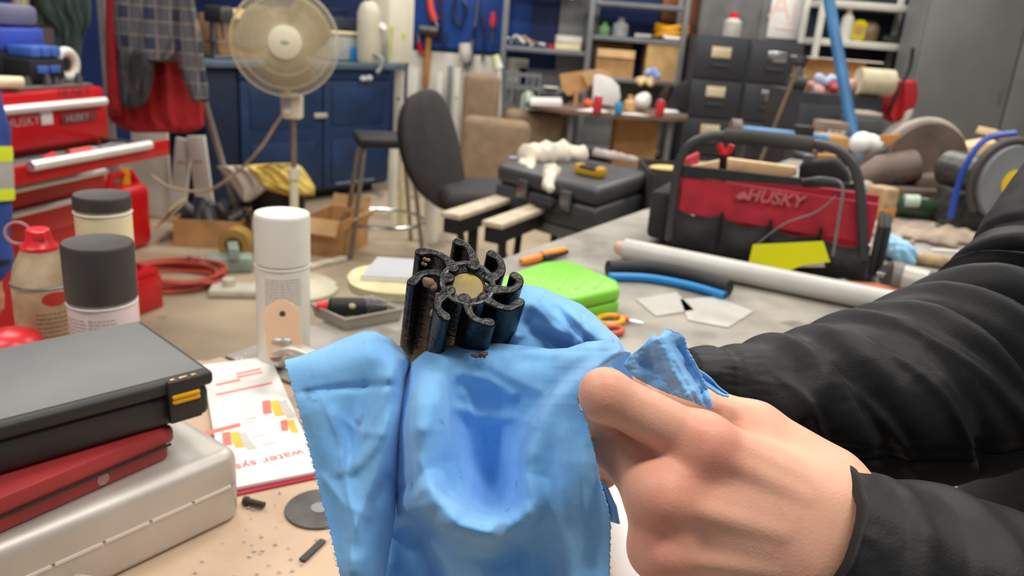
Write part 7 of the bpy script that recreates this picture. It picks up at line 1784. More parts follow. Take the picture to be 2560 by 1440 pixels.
for k in range(6):
    t = thing('pipe_fitting', 'loose grey pipe fitting lying on the tool chest mat', 'fitting', Vector(onchest(120, 200, 0.06)) + Vector((vt.d[0], vt.d[1], 0)) * (-0.12 + 0.05 * k) + Vector((vt.n[0], vt.n[1], 0)) * 0.02 * math.sin(k * 2), rzt, 'pipe fittings on the tool chest')
    G().cyl((0, 0, 0.0), (0, 0, 0.012 + 0.006 * (k % 3)), 0.014, n=6).build('nut', m_steel, t); G().cyl((0, 0, 0.012), (0, 0, 0.024 + 0.006 * (k % 3)), 0.009, n=10).build('spigot', m_steel, t)
t = thing('dark_panel_box', 'dark brown grey box behind the charger', 'box', (*ony(88, 190, 3.47)[:2], 0.0))
c, w_, h = bx(50, 70, 132, 190, 3.4); G().box((0, 0, c[2] / 2 + h / 4), (w_ * 0.85, 0.16, c[2] + h / 2), bev=0.01).build('box', M('taupe_dark', (86, 74, 70), 0.6), t); G().box((0, 0, c[2] + h / 2 + 0.004), (w_ * 0.8, 0.14, 0.008)).build('lid', m_black, t)

# ================================================================== COATS
m_green = M('green_twill', (74, 92, 86), 0.85, var=0.15, scale=10)
rail = thing('coat_rail', 'grey steel coat rail holding the green overalls', 'coat rail', (*ony(150, 60, 4.3)[:2], 0.0))
ra, rb = ony(-120, 60, 4.3), ony(256, 60, 4.3)
for q in (ra, rb): G().cyl((q[0], 4.32, 0.0), (q[0], 4.32, 1.92), 0.016, n=12).build('post', M('rail_grey', (150, 150, 150), 0.4, metal=0.4), rail, world=True)
G().tube([(ra[0], 4.32, 1.9), (rb[0], 4.32, 1.9)], 0.014, 10).build('bar', _mats['rail_grey'], rail, world=True)
for q in (ra, rb): G().box((q[0], 4.32, 0.015), (0.06, 0.5, 0.03), bev=0.005).build('foot', _mats['rail_grey'], rail, world=True)
t = thing('green_overalls', 'grey green work overalls hanging above the tool chest', 'overalls', (*ony(170, 190, 4.2)[:2], 0.6))
ztop = ony(150, -230, 4.2)[2]
puff([(-230, 110, 190), (-160, 80, 222), (-60, 78, 224), (20, 85, 228), (60, 120, 226), (85, 138, 212), (110, 140, 206), (190, 142, 198), (330, 142, 196)], 4.2, 0.16, fold=0.5, nf=4, seed=5).build('body', m_green, t, world=True)
puff([(-160, 60, 100), (-60, 66, 112), (40, 74, 120), (150, 92, 136), (300, 100, 140)], 4.24, 0.12, nu=16, fold=0.4, nf=2, seed=6).build('leg', m_green, t, world=True)
P = ony(150, -230, 4.2); G().tube([P, (P[0], 4.30, 1.92)], 0.005, 6).build('hanger_hook', m_steel, t, world=True)
t = thing('cream_coat', 'cream cloth hanging left of the green overalls', 'coat', (*ony(55, 60, 4.1)[:2], 1.0))
puff([(-230, 20, 70), (-120, 18, 80), (0, 30, 74), (40, 36, 77), (66, 44, 77)], 4.1, 0.10, nu=16, fold=0.3, nf=2, seed=7).build('cloth', M('cream_cloth', (226, 208, 172), 0.8, var=0.06), t, world=True)
P = ony(45, -225, 4.1); G().tube([P, (P[0], 4.30, 1.92)], 0.005, 6).build('hanger_hook', m_steel, t, world=True)
# coat stand with red jacket and plaid jacket
YJ = 4.0
st = thing('coat_stand', 'grey steel stand with slanting leg carrying the jackets', 'stand', (*ony(258, 300, YJ + 0.15)[:2], 0.0))
m_stand = M('stand_grey', (150, 146, 142), 0.4, metal=0.3, var=0.08)
pa = ony(257, 100, YJ + 0.15); pb_ = onz(608, 590, 0.0); pc = ony(500, 215, YJ + 0.16)
G().cyl((pa[0], pa[1], 0.0), (pa[0], pa[1], 1.7), 0.016, n=12).build('upright', m_stand, st, world=True)
dl = (pc - pb_) / (pc[2] - pb_[2]); ptop = pb_ + dl * 1.66
G().tube([pb_ + [0, 0, 0.008], ptop], 0.017, 10).build('slanting_leg', m_stand, st, world=True)
G().tube([(pa[0], pa[1], 1.68), ptop], 0.014, 10).build('crossbar', m_stand, st, world=True)
def plaid():
    m = bpy.data.materials.new('grey_plaid'); m.use_nodes = True; N = m.node_tree.nodes; L = m.node_tree.links; b = N['Principled BSDF']; b.inputs['Roughness'].default_value = 0.9
    tc = N.new('ShaderNodeTexCoord'); sp = N.new('ShaderNodeSeparateXYZ'); L.new(tc.outputs['Object'], sp.inputs[0])
    def stripe(sock, f, w_):
        a = N.new('ShaderNodeMath'); a.operation = 'MULTIPLY'; L.new(sock, a.inputs[0]); a.inputs[1].default_value = f
        c = N.new('ShaderNodeMath'); c.operation = 'FRACT'; L.new(a.outputs[0], c.inputs[0])
        d = N.new('ShaderNodeMath'); d.operation = 'LESS_THAN'; L.new(c.outputs[0], d.inputs[0]); d.inputs[1].default_value = w_; return d.outputs[0]
    s1 = stripe(sp.outputs[0], 15, 0.13); s2 = stripe(sp.outputs[2], 15, 0.13); s3 = stripe(sp.outputs[0], 7.5, 0.5); s4 = stripe(sp.outputs[2], 7.5, 0.5)
    a = N.new('ShaderNodeMath'); a.operation = 'MAXIMUM'; L.new(s1, a.inputs[0]); L.new(s2, a.inputs[1])
    c = N.new('ShaderNodeMath'); c.operation = 'MULTIPLY'; L.new(s3, c.inputs[0]); L.new(s4, c.inputs[1])
    m1 = N.new('ShaderNodeMix'); m1.data_type = 'RGBA'; m1.inputs[6].default_value = (*lin((92, 92, 98)), 1); m1.inputs[7].default_value = (*lin((52, 62, 84)), 1); L.new(c.outputs[0], m1.inputs[0])
    m2 = N.new('ShaderNodeMix'); m2.data_type = 'RGBA'; L.new(a.outputs[0], m2.inputs[0]); L.new(m1.outputs[2], m2.inputs[6]); m2.inputs[7].default_value = (*lin((136, 124, 116)), 1)
    L.new(m2.outputs[2], b.inputs['Base Color']); return m
m_plaid = plaid(); m_redcoat = M('red_cotton', (170, 30, 36), 0.85, var=0.1, scale=6)
t = thing('red_jacket', 'red cotton jacket hanging under the plaid jacket', 'jacket', (*ony(390, 320, YJ + 0.12)[:2], 0.5))
puff([(-190, 300, 440), (-120, 275, 470), (0, 265, 485), (120, 266, 495), (220, 268, 506), (290, 272, 510), (318, 300, 508), (332, 335, 470)], YJ + 0.12, 0.14, fold=0.35, nf=4, seed=8).build('body', m_redcoat, t, world=True)
puff([(-150, 266, 290), (0, 264, 292), (150, 265, 296), (290, 270, 310)], YJ + 0.05, 0.07, nu=12, fold=0.2, nf=1, seed=9).build('sleeve', m_redcoat, t, world=True)
t = thing('plaid_jacket', 'grey plaid jacket draped over the red jacket', 'jacket', (*ony(380, 200, YJ)[:2], 0.9))
puff([(-200, 310, 450), (-120, 290, 470), (0, 284, 478), (60, 285, 482), (110, 292, 470), (140, 300, 452), (155, 318, 440)], YJ, 0.16, fold=0.3, nf=4, seed=10).build('body', m_plaid, t, world=True)
puff([(-120, 440, 480), (0, 438, 486), (80, 438, 502), (160, 446, 512), (230, 470, 522), (256, 482, 518)], YJ - 0.06, 0.10, nu=16, fold=0.3, nf=2, seed=11).build('sleeve', m_plaid, t, world=True)
puff([(120, 296, 384), (170, 296, 386), (220, 298, 378), (255, 302, 366), (270, 312, 350)], YJ - 0.03, 0.14, nu=18, fold=0.6, nf=3, seed=12).build('rolled_lining', M('dark_grey_fleece', (72, 70, 74), 0.9, var=0.2, scale=14), t, world=True)
# ================================================================== LEFT FLOOR
YW2 = 4.75
for k, (x0, x1, y0, y1, tilt, dy, mt, lb) in enumerate(((335, 425, 315, 530, 0.0, 0.0, m_wallwhite, 'wide cream panel standing below the red jacket'), (430, 470, 345, 505, -0.16, -0.05, m_white, 'white slat leaning left of the other white slat'), (482, 526, 340, 500, 0.10, -0.08, m_white, 'white slat leaning right beside the slanting grey leg'))):
    Y = YW2 + dy; c, w_, h = bx(x0, y0, x1, y1, Y); zt5 = ony((x0 + x1) / 2, y0, Y)[2]
    t = thing('standing_plank', lb, 'board', (c[0], Y, 0.0)); G().box((0.5 * tilt * (zt5) * 0.0, 0, zt5 / 2 + 0.003), (w_, 0.025, zt5 * 0.99), ry=tilt * -0.9, bev=0.004).build('board', mt, t); G().box((-tilt * zt5 * 0.2, 0.0, zt5 * 0.72), (w_ * 0.5, 0.03, 0.012), ry=-tilt).build('cleat', m_cardin, t)
t = cbox('parts_box', 'cardboard box full of dark machine parts on the floor', 0, 0, 0, 0, 4, 0) if False else None
Pb = onz(508, 618, 0.0); c, w_, h = bx(428, 545, 590, 615, Pb[1])
t = thing('parts_box', 'open cardboard box full of dark machine parts on the floor', 'box', (Pb[0], Pb[1] + 0.17, 0.0005), R_(9))
for (cx_, cy_, sx, sy, nm) in ((0, -0.16, w_, 0.008, 'front'), (0, 0.16, w_, 0.008, 'back'), (-w_ / 2, 0, 0.008, 0.32, 'side'), (w_ / 2, 0, 0.008, 0.32, 'side')): G().box((cx_, cy_, h / 2), (sx, sy, h)).build(nm, m_cardb, t)
G().box((0, 0, 0.005), (w_, 0.32, 0.008)).build('bottom', m_cardb, t)
G().box((-w_ / 2 - 0.06, 0, h * 0.95), (0.14, 0.32, 0.006), ry=-0.9).build('flap', m_cardin, t)
for k in range(7):
    a = world_of(t) @ Vector((-w_ * 0.38 + w_ * 0.125 * k, 0.08 * math.sin(k * 1.7), h * 0.72)); q = thing('machine_part', ['dark ribbed hose in the parts box left end', 'grey bracket in the parts box', 'black pulley in the parts box', 'grey steel tube standing in the parts box', 'blue grey casting in middle of parts box', 'dark motor in the parts box', 'dark gear at right end of parts box'][k], 'machine part', a, k * 0.7, 'machine parts in the box')
    G().tube([(-0.06, 0, 0.0), (0.0, 0.01, 0.06 + 0.02 * (k % 3)), (0.05, 0, 0.03)], [0.035, 0.045, 0.03], 12).build('casting', [m_tubeblk, M('worn_dark_metal', (86, 86, 84)), m_file][k % 3], q); G().cyl((0.03, 0, 0.03), (0.07, 0.0, 0.09), 0.014, n=8).build('stub', m_steel, q)
# bin with bag
Pn = onz(676, 612, 0.0)
t = thing('black_bin', 'black waste bin lined with a plastic bag', 'bin', (Pn[0], Pn[1] + 0.16, 0.0))
hbn = ony(660, 455, Pn[1] + 0.1)[2]
G().lathe([(0.125, 0), (0.13, 0.01), (0.165, hbn), (0.158, hbn), (0.122, 0.02), (0, 0.02)], 32).build('tub', m_black, t)
G().tube([(0.166 * math.cos(a), 0.166 * math.sin(a), hbn) for a in np.linspace(0, 6.283, 32, endpoint=False)], 0.008, 6, closed=True).build('rim', m_black, t)
t = thing('yellow_bin_bag', 'yellow and white plastic bag draped over the black bin', 'bag', (Pn[0], Pn[1] + 0.10, 0.4))
Yb = Pn[1] + 0.02
puff([(408, 690, 735), (416, 590, 752), (432, 598, 765), (452, 612, 778), (470, 650, 788), (490, 720, 786)], Yb, 0.22, fold=0.4, nf=4, seed=13).build('yellow_film', M('film_yellow', (232, 206, 110), 0.4, var=0.1, scale=10), t, world=True)
puff([(414, 540, 600), (424, 548, 640), (445, 566, 660), (470, 585, 668), (495, 600, 640), (505, 608, 622)], Yb - 0.04, 0.12, fold=0.4, nf=3, seed=14).build('white_film', M('film_grey', (196, 188, 178), 0.4, var=0.08), t, world=True)
# open carton right of the white can
Pq = onz(820, 645, 0.0)
t = thing('open_floor_carton', 'open brown carton with folded flaps beside the stool', 'carton', (Pq[0], Pq[1] + 0.2, 0.0005), R_(-12))
c, w_, h = bx(765, 560, 872, 645, Pq[1]); hq = h * 1.15
for (cx_, cy_, sx, sy, nm) in ((0, -0.17, w_, 0.008, 'front'), (0, 0.17, w_, 0.008, 'back'), (-w_ / 2, 0, 0.008, 0.34, 'side'), (w_ / 2, 0, 0.008, 0.34, 'side')): G().box((cx_, cy_, hq / 2), (sx, sy, hq)).build(nm, m_cardb, t)
G().box((0, -0.23, hq * 0.86), (w_ * 0.95, 0.008, hq * 0.42), rx=-0.5).build('flap', m_cardin, t); G().box((0, 0.20, hq * 1.12), (w_, 0.008, hq * 0.4), rx=-0.25).build('flap', m_cardin, t); G().box((w_ * 0.62, 0, hq * 0.9), (0.008, 0.32, hq * 0.5), ry=0.7).build('flap', m_cardin, t); G().box((0, 0, 0.006), (w_, 0.34, 0.008)).build('bottom', m_cardb, t)
# spool, cord reel, grinder
Ps = onz(592, 648, 0.0)
t = thing('brown_tape_spool', 'brown paper spool standing on the floor near the bin', 'spool', (Ps[0], Ps[1], 0.0))
rs_ = 0.085
G().tube([(0, -0.04, rs_ + 0.001), (0, 0.05, rs_ + 0.001)], rs_, 30).build('roll', M('kraft_dark', (168, 134, 70), 0.6, var=0.12), t); G().tube([(0, -0.043, rs_), (0, -0.03, rs_)], rs_ * 0.55, 24).build('core', M('core_brown', (96, 76, 34), 0.6), t)
Pd = onz(575, 676, 0.0)
t = thing('grey_green_grinder', 'pale green machine vice lying on the floor', 'vice', (Pd[0], Pd[1], 0.0))
m_pgreen = M('pale_green_enamel', (140, 158, 146), 0.5, var=0.12, scale=20)
G().box((0, 0, 0.04), (0.22, 0.12, 0.075), bev=0.012, rz=0.4).build('body', m_pgreen, t); G().box((0.02, 0.0, 0.105), (0.05, 0.14, 0.06), bev=0.006, rz=0.4).build('jaw', m_pgreen, t); G().tube([(-0.16, -0.05, 0.06), (-0.05, -0.02, 0.06)], 0.012, 10).build('screw', m_steel, t); G().tube([(-0.17, -0.09, 0.08), (-0.15, 0.0, 0.04)], 0.007, 8).build('handle', m_chrome, t)
t = thing('white_base_plate', 'pale grey casting lying beside the machine vice', 'casting', onz(600, 735, 0.0005))
G().box((0, 0, 0.02), (0.26, 0.14, 0.036), bev=0.012, rz=0.2).build('plate', M('pale_casting', (206, 200, 184), 0.5), t); G().tube([(-0.05, 0, 0.038), (-0.05, 0, 0.07)], 0.03, 14).build('boss', M('pale_casting', (206, 200, 184)), t)
Po = onz(440, 705, 0.0)
t = thing('orange_cord_coil', 'coil of orange extension cord on the concrete floor', 'cord', (Po[0], Po[1], 0.0005))
m_ocord = M('orange_red_cord', (196, 84, 62), 0.5, var=0.1)
for k in range(7):
    rx_, ry_ = 0.20 + 0.012 * (k % 4), 0.15 + 0.012 * ((k * 3) % 4)
    G().tube([(rx_ * math.cos(a) + 0.01 * math.sin(3 * a + k), ry_ * math.sin(a) + 0.01 * math.cos(2 * a + k), 0.010 + 0.009 * k + 0.006 * math.sin(2 * a + k)) for a in np.linspace(0, 6.283, 40, endpoint=False)], 0.0085, 6, closed=True).build('loop', m_ocord, t)
G().box((-0.06, -0.15, 0.05), (0.05, 0.03, 0.03), bev=0.006, rz=0.4).build('plug', m_white, t)
Pg = onz(296, 632, 0.0)
t = thing('red_fuel_can', 'red plastic fuel can with yellow cap on the floor', 'fuel can', (Pg[0], Pg[1] + 0.1, 0.0), R_(75))
hg = ony(310, 430, Pg[1] + 0.1)[2]
G().box((0, 0, hg * 0.42), (0.24, 0.16, hg * 0.84), bev=0.05, seg=4).build('tank', M('fuel_red', (216, 16, 24), 0.35, var=0.04), t); G().tube([(-0.10, 0, hg * 0.82), (-0.08, 0, hg * 0.97), (0.06, 0, hg * 0.97), (0.10, 0, hg * 0.82)], 0.02, 8).build('handle', _mats['fuel_red'], t); G().cyl((0.02, 0, hg * 0.82), (0.02, 0, hg * 1.03), 0.025, n=14).build('cap', m_yellow, t)
Pr_ = onz(318, 800, 0.0)
t = thing('small_red_toolbox', 'small red metal toolbox on the floor below the cord', 'toolbox', (Pr_[0] - 0.02, Pr_[1] + 0.10, 0.0), R_(70))
G().box((0, 0, 0.075), (0.22, 0.12, 0.15), bev=0.01).build('body', m_chest, t); G().box((0, 0, 0.165), (0.22, 0.10, 0.03), bev=0.012).build('lid', m_chest, t); G().box((0.112, 0, 0.12), (0.006, 0.03, 0.04)).build('latch', m_chrome, t); G().tube([(-0.05, 0, 0.18), (-0.04, 0, 0.20), (0.04, 0, 0.20), (0.05, 0, 0.18)], 0.006, 8).build('handle', m_black, t)
for k, (a, b, lb) in enumerate((((770, 668), (862, 645), 'white plastic strip on floor in front of open carton'), ((775, 690), (832, 718), 'short white plastic strip on floor near white can'))):
    q0, q1 = onz(*a, 0.012), onz(*b, 0.012); t = thing('floor_strip', lb, 'strip', ((q0 + q1)[0] / 2, (q0 + q1)[1] / 2, 0.0005)); G().box(tuple((q0 + q1) / 2), (np.linalg.norm(q1 - q0), 0.05, 0.022), rz=math.atan2((q1 - q0)[1], (q1 - q0)[0]), bev=0.006).build('strip', M('off_white_strip', (214, 206, 186), 0.5), t, world=True); G().box(tuple(q1), (0.01, 0.05, 0.023), rz=math.atan2((q1 - q0)[1], (q1 - q0)[0])).build('end_cap', m_shelfgrey, t, world=True)
# --- bar stool
Pt = onz(952, 628, 0.0); YSt = Pt[1] + 0.05; zst = ony(950, 334, YSt)[2]
t = thing('bar_stool', 'black seated bar stool with steel legs and foot ring', 'stool', (Pt[0], YSt, 0.0), R_(18))
m_leg = M('stool_steel', (150, 140, 126), 0.35, metal=0.6, var=0.1)
G().box((0, 0, zst - 0.03), (0.33, 0.33, 0.055), bev=0.02, seg=3).build('seat', m_black, t)
for sx in (-1, 1):
    for sy in (-1, 1): G().tube([(sx * 0.20, sy * 0.20, 0.0), (sx * 0.125, sy * 0.125, zst - 0.055)], 0.0125, 10).build('leg', m_leg, t)
zr_ = zst * 0.27; G().tube([(0.235 * math.cos(a), 0.235 * math.sin(a), zr_) for a in np.linspace(0, 6.283, 40, endpoint=False)], 0.010, 8, closed=True).build('foot_ring', m_chrome, t)
# tool handles and white pipes standing behind the stool
for k, (x, y0, lb) in enumerate(((985, 350, 'white pipe standing behind stool left one'), (1012, 350, 'beige pipe standing directly behind the stool seat'), (1082, 470, 'white pipe stub below the office chair'))):
    Y = 5.2 - 0.25 * k; q = ony(x, y0, Y); t = thing('standing_pipe', lb, 'pipe', (q[0], Y, 0.0)); G().cyl((0, 0, 0.0005), (0, 0, q[2]), 0.03 if k < 2 else 0.045, n=16).build('pipe', m_cream if k == 1 else m_wallwhite, t); G().tube([(0.031 * math.cos(a), 0.031 * math.sin(a), q[2] - 0.01) for a in np.linspace(0, 6.283, 16, endpoint=False)], 0.004, 5, closed=True).build('rim', m_shelfgrey, t)
# --- office chair
YO = 3.75
Pch = ony(1180, 620, YO); t = thing('office_chair', 'black office chair seen from behind with tall backrest', 'office chair', (Pch[0], YO, 0.0))
m_cf = M('chair_fabric', (56, 54, 54), 0.8, var=0.1, scale=14, bump=0.2, bscale=300)
ca, cb = ony(1052, 224, YO), ony(1124, 520, YO); cm = (ca + cb) / 2; hz = (ca[2] - cb[2]) / 2
def backpad(rx, ry, rz, off):
    V = []; F = []; n, m = 36, 22
    for i in range(m + 1):
        ph = math.pi * i / m
        for q in range(n):
            a = 2 * math.pi * q / n; e = 0.75
            x = rx * math.copysign(abs(math.sin(ph)) ** 0.8 * abs(math.cos(a)) ** e, math.cos(a)); y = ry * math.copysign(abs(math.sin(ph)) ** 0.8 * abs(math.sin(a)) ** e, math.sin(a)); z = rz * math.cos(ph)
            y += 0.05 * (x / rx) ** 2 - 0.03; V.append((x, y + off, z))
    for i in range(m):
        for q in range(n): F.append((i * n + q, (i + 1) * n + q, (i + 1) * n + (q + 1) % n, i * n + (q + 1) % n))
    V = np.array(V) @ np.array(Matrix.Rotation(R_(62), 3, 'Z')).T
    V[:, 0] += -V[:, 2] * (cb[0] - ca[0]) / (2 * hz) * 0.9
    return V + cm, F
V, F = backpad(0.205, 0.045, hz * 1.02, 0.0); G().add(V, F).build('backrest', m_cf, t, world=True, ang=80)
V, F = backpad(0.19, 0.02, hz * 0.95, 0.045); G().add(V, F).build('back_shell', m_black, t, world=True, ang=80)
Pse = ony(1195, 478, YO); zse = Pse[2]
G().box((Pse[0] + 0.02, YO - 0.02, zse), (0.42, 0.42, 0.075), bev=0.035, seg=4, rz=0.3).build('seat', m_cf, t, world=True)
G().tube(smooth_line([cb + [0.02, 0, 0.12], cb + [0.0, 0.0, -0.02], (Pse[0] - 0.1, YO, zse - 0.06), (Pse[0], YO, zse - 0.05)], 14), 0.022, 8).build('back_bracket', m_black, t, world=True)
G().cyl((Pch[0], YO, 0.08), (Pch[0], YO, zse - 0.03), 0.026, n=14).build('gas_lift', m_black, t, world=True)
for k in range(5):
    a = k * 2 * math.pi / 5 + 0.3; q = (Pch[0] + 0.28 * math.cos(a), YO + 0.28 * math.sin(a)); G().tube([(Pch[0], YO, 0.11), (*q, 0.075)], [0.025, 0.016], 8).build('spoke', m_black, t, world=True)
    G().cyl((q[0] - 0.015, q[1], 0.03), (q[0] + 0.015, q[1], 0.03), 0.028, n=12).build('caster', m_black, t, world=True)
# --- folding clamp bench
ZW = 0.66
q = [onz(x, y, ZW) for x, y in ((1128, 534), (1290, 482), (1232, 556), (1398, 496))]
ctr = np.mean(q, 0); t = thing('folding_clamp_bench', 'folding black clamp bench with two pale wooden jaws', 'clamp bench', (ctr[0], ctr[1] + 0.1, 0.0))
for a, b in ((q[0], q[1]), (q[2], q[3])):
    rz = math.atan2((b - a)[1], (b - a)[0]); L_ = np.linalg.norm(b - a)
    G().box(tuple((a + b) / 2 - [0, 0, 0.008]), (L_ * 1.02, 0.075, 0.018), rz=rz, bev=0.002).build('jaw', M('pale_jaw', (206, 192, 166), 0.6, var=0.1, scale=30), t, world=True)
    G().box(tuple((a + b) / 2 - [0, 0, 0.045]), (L_, 0.06, 0.052), rz=rz, bev=0.004).build('jaw_rail', m_black, t, world=True)
for a, k in ((q[1], 1), (q[3], 1)): G().cyl(tuple(a + [0.02, 0.02, -0.02]), tuple(a + [0.06, 0.06, 0.035]), 0.022, n=12).build('vice_knob', M('worn_dark_metal', (86, 86, 84)), t, world=True)
for (a, dx, dy) in ((q[0], 0.10, 0.35), (q[2], 0.12, 0.30), (q[1], 0.0, -0.05), (q[3], 0.03, 0.02)): G().tube([tuple(a + [0.03, 0.03, -0.06]), (a[0] + dx, a[1] + dy, 0.001)], 0.014, 8).build('leg', m_black, t, world=True)
# --- black equipment case on a stand
ZK = 0.78; kc = [onz(x, y, ZK) for x, y in ((1240, 408), (1498, 470), (1634, 430), (1400, 382))]
ctr = np.mean(kc, 0)
t = thing('case_stand', 'dark grey wheeled stand under the black equipment case', 'stand', (ctr[0], ctr[1], 0.0))
G().prism([tuple((ctr + (v - ctr) * 0.96)[:2]) for v in kc], ZK - 0.21, ZK - 0.172).build('deck', M('deck_grey', (96, 98, 94), 0.6), t, world=True)
for v in kc: u = ctr + (v - ctr) * 0.85; G().cyl((u[0], u[1], 0.0), (u[0], u[1], ZK - 0.21), 0.018, n=10).build('leg', m_black, t, world=True)
t = thing('black_equipment_case', 'large black plastic equipment case under the cream rag', 'case', (ctr[0], ctr[1], ZK - 0.17))
m_case = M('case_black', (66, 67, 70), 0.42, var=0.08, scale=8)
hullbox([tuple(v) for v in kc], ZK - 0.17, ZK - 0.072, 0.0, 'base', m_case, t, 0.02); hullbox([tuple(v) for v in kc], ZK - 0.07, ZK, 0.0, 'lid', m_case, t, 0.025)
m01 = (kc[0] + kc[1]) / 2
for k in (0.3, 0.72):
    v = kc[0] + (kc[1] - kc[0]) * k; G().box((v[0], v[1] - 0.006, ZK - 0.07), (0.05, 0.02, 0.07), rz=math.atan2((kc[1] - kc[0])[1], (kc[1] - kc[0])[0]), bev=0.004).build('latch', m_steel, t, world=True)
v = m01; G().tube([tuple(kc[0] + (kc[1] - kc[0]) * 0.42 + [0, -0.01, -0.1]), tuple(kc[0] + (kc[1] - kc[0]) * 0.45 + [0.01, -0.04, -0.1]), tuple(kc[0] + (kc[1] - kc[0]) * 0.57 + [0.01, -0.04, -0.1]), tuple(kc[0] + (kc[1] - kc[0]) * 0.6 + [0, -0.01, -0.1])], 0.011, 8).build('handle', m_black, t, world=True)
hc_ = onz(1370, 405, ZK)
t = thing('cream_rag', 'crumpled cream rag hanging over the black equipment case', 'rag', (hc_[0], hc_[1], ZK))
def heapf(X, Y, Z):
    c = lambda x, y, z: onz(x, y, ZK) + np.array([0, 0, z])
    d = rcone(X, Y, Z, c(1325, 400, 0.02), c(1400, 400, 0.028), 0.045, 0.05)
    d = smin(d, rcone(X, Y, Z, c(1400, 395, 0.02), c(1450, 400, 0.02), 0.045, 0.035), 0.03)
    d = smin(d, rcone(X, Y, Z, c(1380, 430, 0.005), c(1375, 450, -0.03), 0.03, 0.02), 0.02)
    d = smin(d, rcone(X, Y, Z, ony(1318, 415, hc_[1] - 0.05), ony(1322, 440, hc_[1] - 0.17), 0.035, 0.028), 0.02)
    d = smin(d, rcone(X, Y, Z, ony(1322, 440, hc_[1] - 0.17), ony(1308, 486, hc_[1] - 0.22), 0.026, 0.009), 0.02)
    return d + 0.012 * (np.abs(np.sin(X * 42 + Y * 18 + 1.6 * np.sin(Y * 26))) - 0.5) + 0.008 * (np.abs(np.sin(Y * 46 - X * 16 + 2 * np.sin(X * 22))) - 0.5)
V, F = surfnet(heapf, hc_ + [-0.30, -0.42, -0.36], hc_ + [0.30, 0.28, 0.16], 0.0075); meshobj('cloth', V, F, M('cream_rag_cloth', (236, 226, 206), 0.85, var=0.05, scale=16, bump=0.4, bscale=120), t)
t = thing('spirit_level', 'yellow and black flat level resting on the black case', 'level', onz(1475, 425, ZK + 0.0005))
a, b = onz(1448, 420, ZK + 0.02), onz(1505, 432, ZK + 0.02); rz = math.atan2((b - a)[1], (b - a)[0])
G().box(tuple((a + b) / 2 + [0, 0, 0.0]), (np.linalg.norm(b - a) + 0.02, 0.05, 0.038), rz=rz, bev=0.012).build('body', M('level_yellow', (206, 160, 36), 0.5), t, world=True); G().box(tuple((a + b) / 2 + [0, -0.004, 0.012]), (np.linalg.norm(b - a) * 0.7, 0.05, 0.014), rz=rz, bev=0.004).build('slot', m_tubeblk, t, world=True)
t = thing('blue_card', 'small blue card on the far corner of the black case', 'card', onz(1290, 396, ZK + 0.0005))
G().box((0, 0, 0.002), (0.07, 0.05, 0.003), rz=0.3).build('card', M('card_blue', (70, 90, 150), 0.5), t); G().box((0, 0, 0.0042), (0.05, 0.02, 0.001), rz=0.3).build('print', m_white, t)
t = thing('grey_rag', 'grey pinkish rag strip on the far side of black case', 'rag', onz(1540, 400, ZK + 0.0005))
gq = onz(1540, 402, ZK)
def gragf(X, Y, Z):
    d = rcone(X, Y, Z, onz(1495, 392, ZK) + [0, 0, 0.01], onz(1585, 406, ZK) + [0, 0, 0.008], 0.026, 0.018); return d + 0.004 * np.sin(X * 120) * np.sin(Y * 110)
V, F = surfnet(gragf, gq + [-0.2, -0.12, 0.001], gq + [0.2, 0.14, 0.06], 0.007); meshobj('cloth', V, F, M('greyish_cloth', (186, 172, 162), 0.85, var=0.1), t)
# ================================================================== SECOND PERSON, LEFT EDGE
P2c = ony(-20, 480, 1.75)
p2 = thing('person', 'person in blue coverall with yellow reflective bands at left edge', 'person', (P2c[0] - 0.22, 1.78, 0.0))
m_cov = M('coverall_blue', (44, 72, 150), 0.85, var=0.12, scale=12, bump=0.2, bscale=200)
sh_ = np.array([P2c[0] - 0.05, 1.80, 1.42]); el_ = ony(-60, 330, 1.76); wr_ = ony(-36, 655, 1.72)
tx0 = P2c[0] - 0.27
def covf(X, Y, Z):
    d = rcone(X, Y, Z, (tx0, 1.80, 0.98), (tx0, 1.80, 1.30), 0.155, 0.165)
    d = smin(d, rcone(X, Y, Z, (tx0 - 0.14, 1.80, 1.40), (tx0 + 0.14, 1.80, 1.40), 0.075, 0.075), 0.08)
    d = smin(d, rcone(X, Y, Z, (tx0, 1.8, 1.42), (tx0, 1.8, 1.48), 0.08, 0.07), 0.03)
    for s in (-1, 1):
        d = smin(d, rcone(X, Y, Z, (tx0 + s * 0.085, 1.80, 0.92), (tx0 + s * 0.10, 1.80, 0.50), 0.105, 0.078), 0.04)
        d = smin(d, rcone(X, Y, Z, (tx0 + s * 0.10, 1.80, 0.50), (tx0 + s * 0.11, 1.80, 0.10), 0.078, 0.07), 0.03)
    d = smin(d, rcone(X, Y, Z, (tx0 - 0.19, 1.80, 1.39), (tx0 - 0.26, 1.78, 1.08), 0.068, 0.055), 0.03)
    d = smin(d, rcone(X, Y, Z, (tx0 - 0.26, 1.78, 1.08), (tx0 - 0.25, 1.70, 0.84), 0.055, 0.048), 0.02)
    a = rcone(X, Y, Z, (tx0 + 0.17, 1.80, 1.38), el_, 0.068, 0.062)
    a = smin(a, rcone(X, Y, Z, el_, wr_, 0.062, 0.052), 0.02)
    d = smin(d, a, 0.02)
    return d + 0.004 * np.sin(Z * 55 + X * 20) * np.sin(Y * 40 + X * 35)
V, F = surfnet(covf, (tx0 - 0.36, 1.55, 0.02), (P2c[0] + 0.13, 2.02, 1.56), 0.012)
cov = meshobj('coverall', V, F, m_cov, p2); cov['label'] = 'blue work coverall'
def band(y0, y1, mt, nm, r):
    f = lambda y: el_ + (wr_ - el_) * ((y - 330) / (655 - 330))
    G().tube([f(y0), f((y0 + y1) / 2), f(y1)], [r, r + 0.001, r], 28).build(nm, mt, cov, world=True)
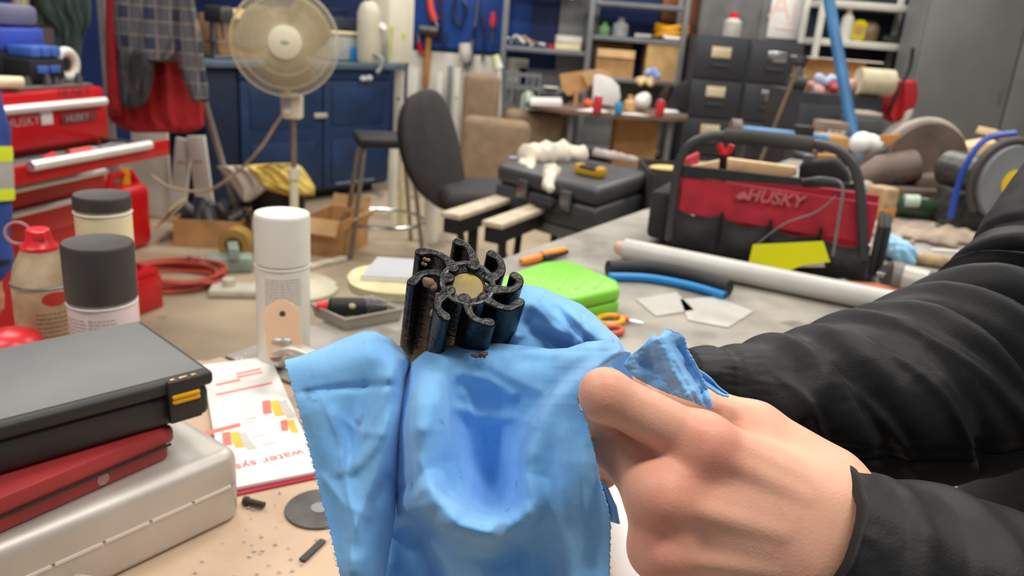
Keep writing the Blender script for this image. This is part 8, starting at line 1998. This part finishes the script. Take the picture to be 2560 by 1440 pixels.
m_hv = M('hi_vis_yellow', (222, 236, 40), 0.6, var=0.03); m_refl = M('reflective_grey', (180, 178, 172), 0.4, var=0.04)
band(362, 400, m_hv, 'yellow_band', 0.067); band(400, 466, m_refl, 'reflective_band', 0.066); band(466, 496, m_hv, 'yellow_band', 0.0655)
G().tube([wr_ - (wr_ - el_) * 0.03, wr_ + (wr_ - el_) * 0.01], 0.054, 24).build('cuff', m_black, cov, world=True)
hw = wr_; m_skin2 = skin_mat('tan_skin', (206, 150, 124), (186, 116, 96))
def hd(dx, dy, dz): return hw + np.array([dx, dy, dz])
def h2f(X, Y, Z):
    r = lambda a, b, r1, r2: rcone(X, Y, Z, a, b, r1, r2)
    d = r(hd(0, 0, 0.03), hd(0.0, -0.01, -0.035), 0.027, 0.026)
    d = smin(d, r(hd(0.0, -0.030, -0.04), hd(0.0, -0.028, -0.085), 0.017, 0.015), 0.02); d = smin(d, r(hd(0.0, 0.018, -0.04), hd(0.0, 0.02, -0.085), 0.017, 0.014), 0.02)
    for k in range(4):
        yy = -0.036 + 0.021 * k; L_ = (0.036, 0.042, 0.040, 0.030)[k]
        b0 = hd(0.004, yy, -0.088); b1 = hd(0.0, yy, -0.088 - L_); b2 = hd(-0.020, yy, -0.088 - L_ - 0.022); b3 = hd(-0.034, yy, -0.088 - L_ - 0.018)
        f = smin(r(b0, b1, 0.0098, 0.0088), smin(r(b1, b2, 0.0088, 0.008), r(b2, b3, 0.008, 0.007), 0.003), 0.003); d = smin(d, f, 0.004)
    th = smin(r(hd(0.004, -0.02, -0.02), hd(0.010, -0.052, -0.062), 0.016, 0.0115), r(hd(0.010, -0.052, -0.062), hd(0.0, -0.055, -0.105), 0.011, 0.009), 0.004)
    return smin(d, th, 0.008)
V, F = surfnet(h2f, hw + [-0.07, -0.09, -0.18], hw + [0.06, 0.07, 0.07], 0.003); hb2 = meshobj('body', V, F, m_skin2, p2); col_attr(hb2, V, lambda P: np.zeros(len(P)))
for s in (-1, 1): G().box((tx0 + s * 0.11, 1.75, 0.05), (0.10, 0.28, 0.10), bev=0.035, seg=4).build('boot', m_black, p2, world=True)
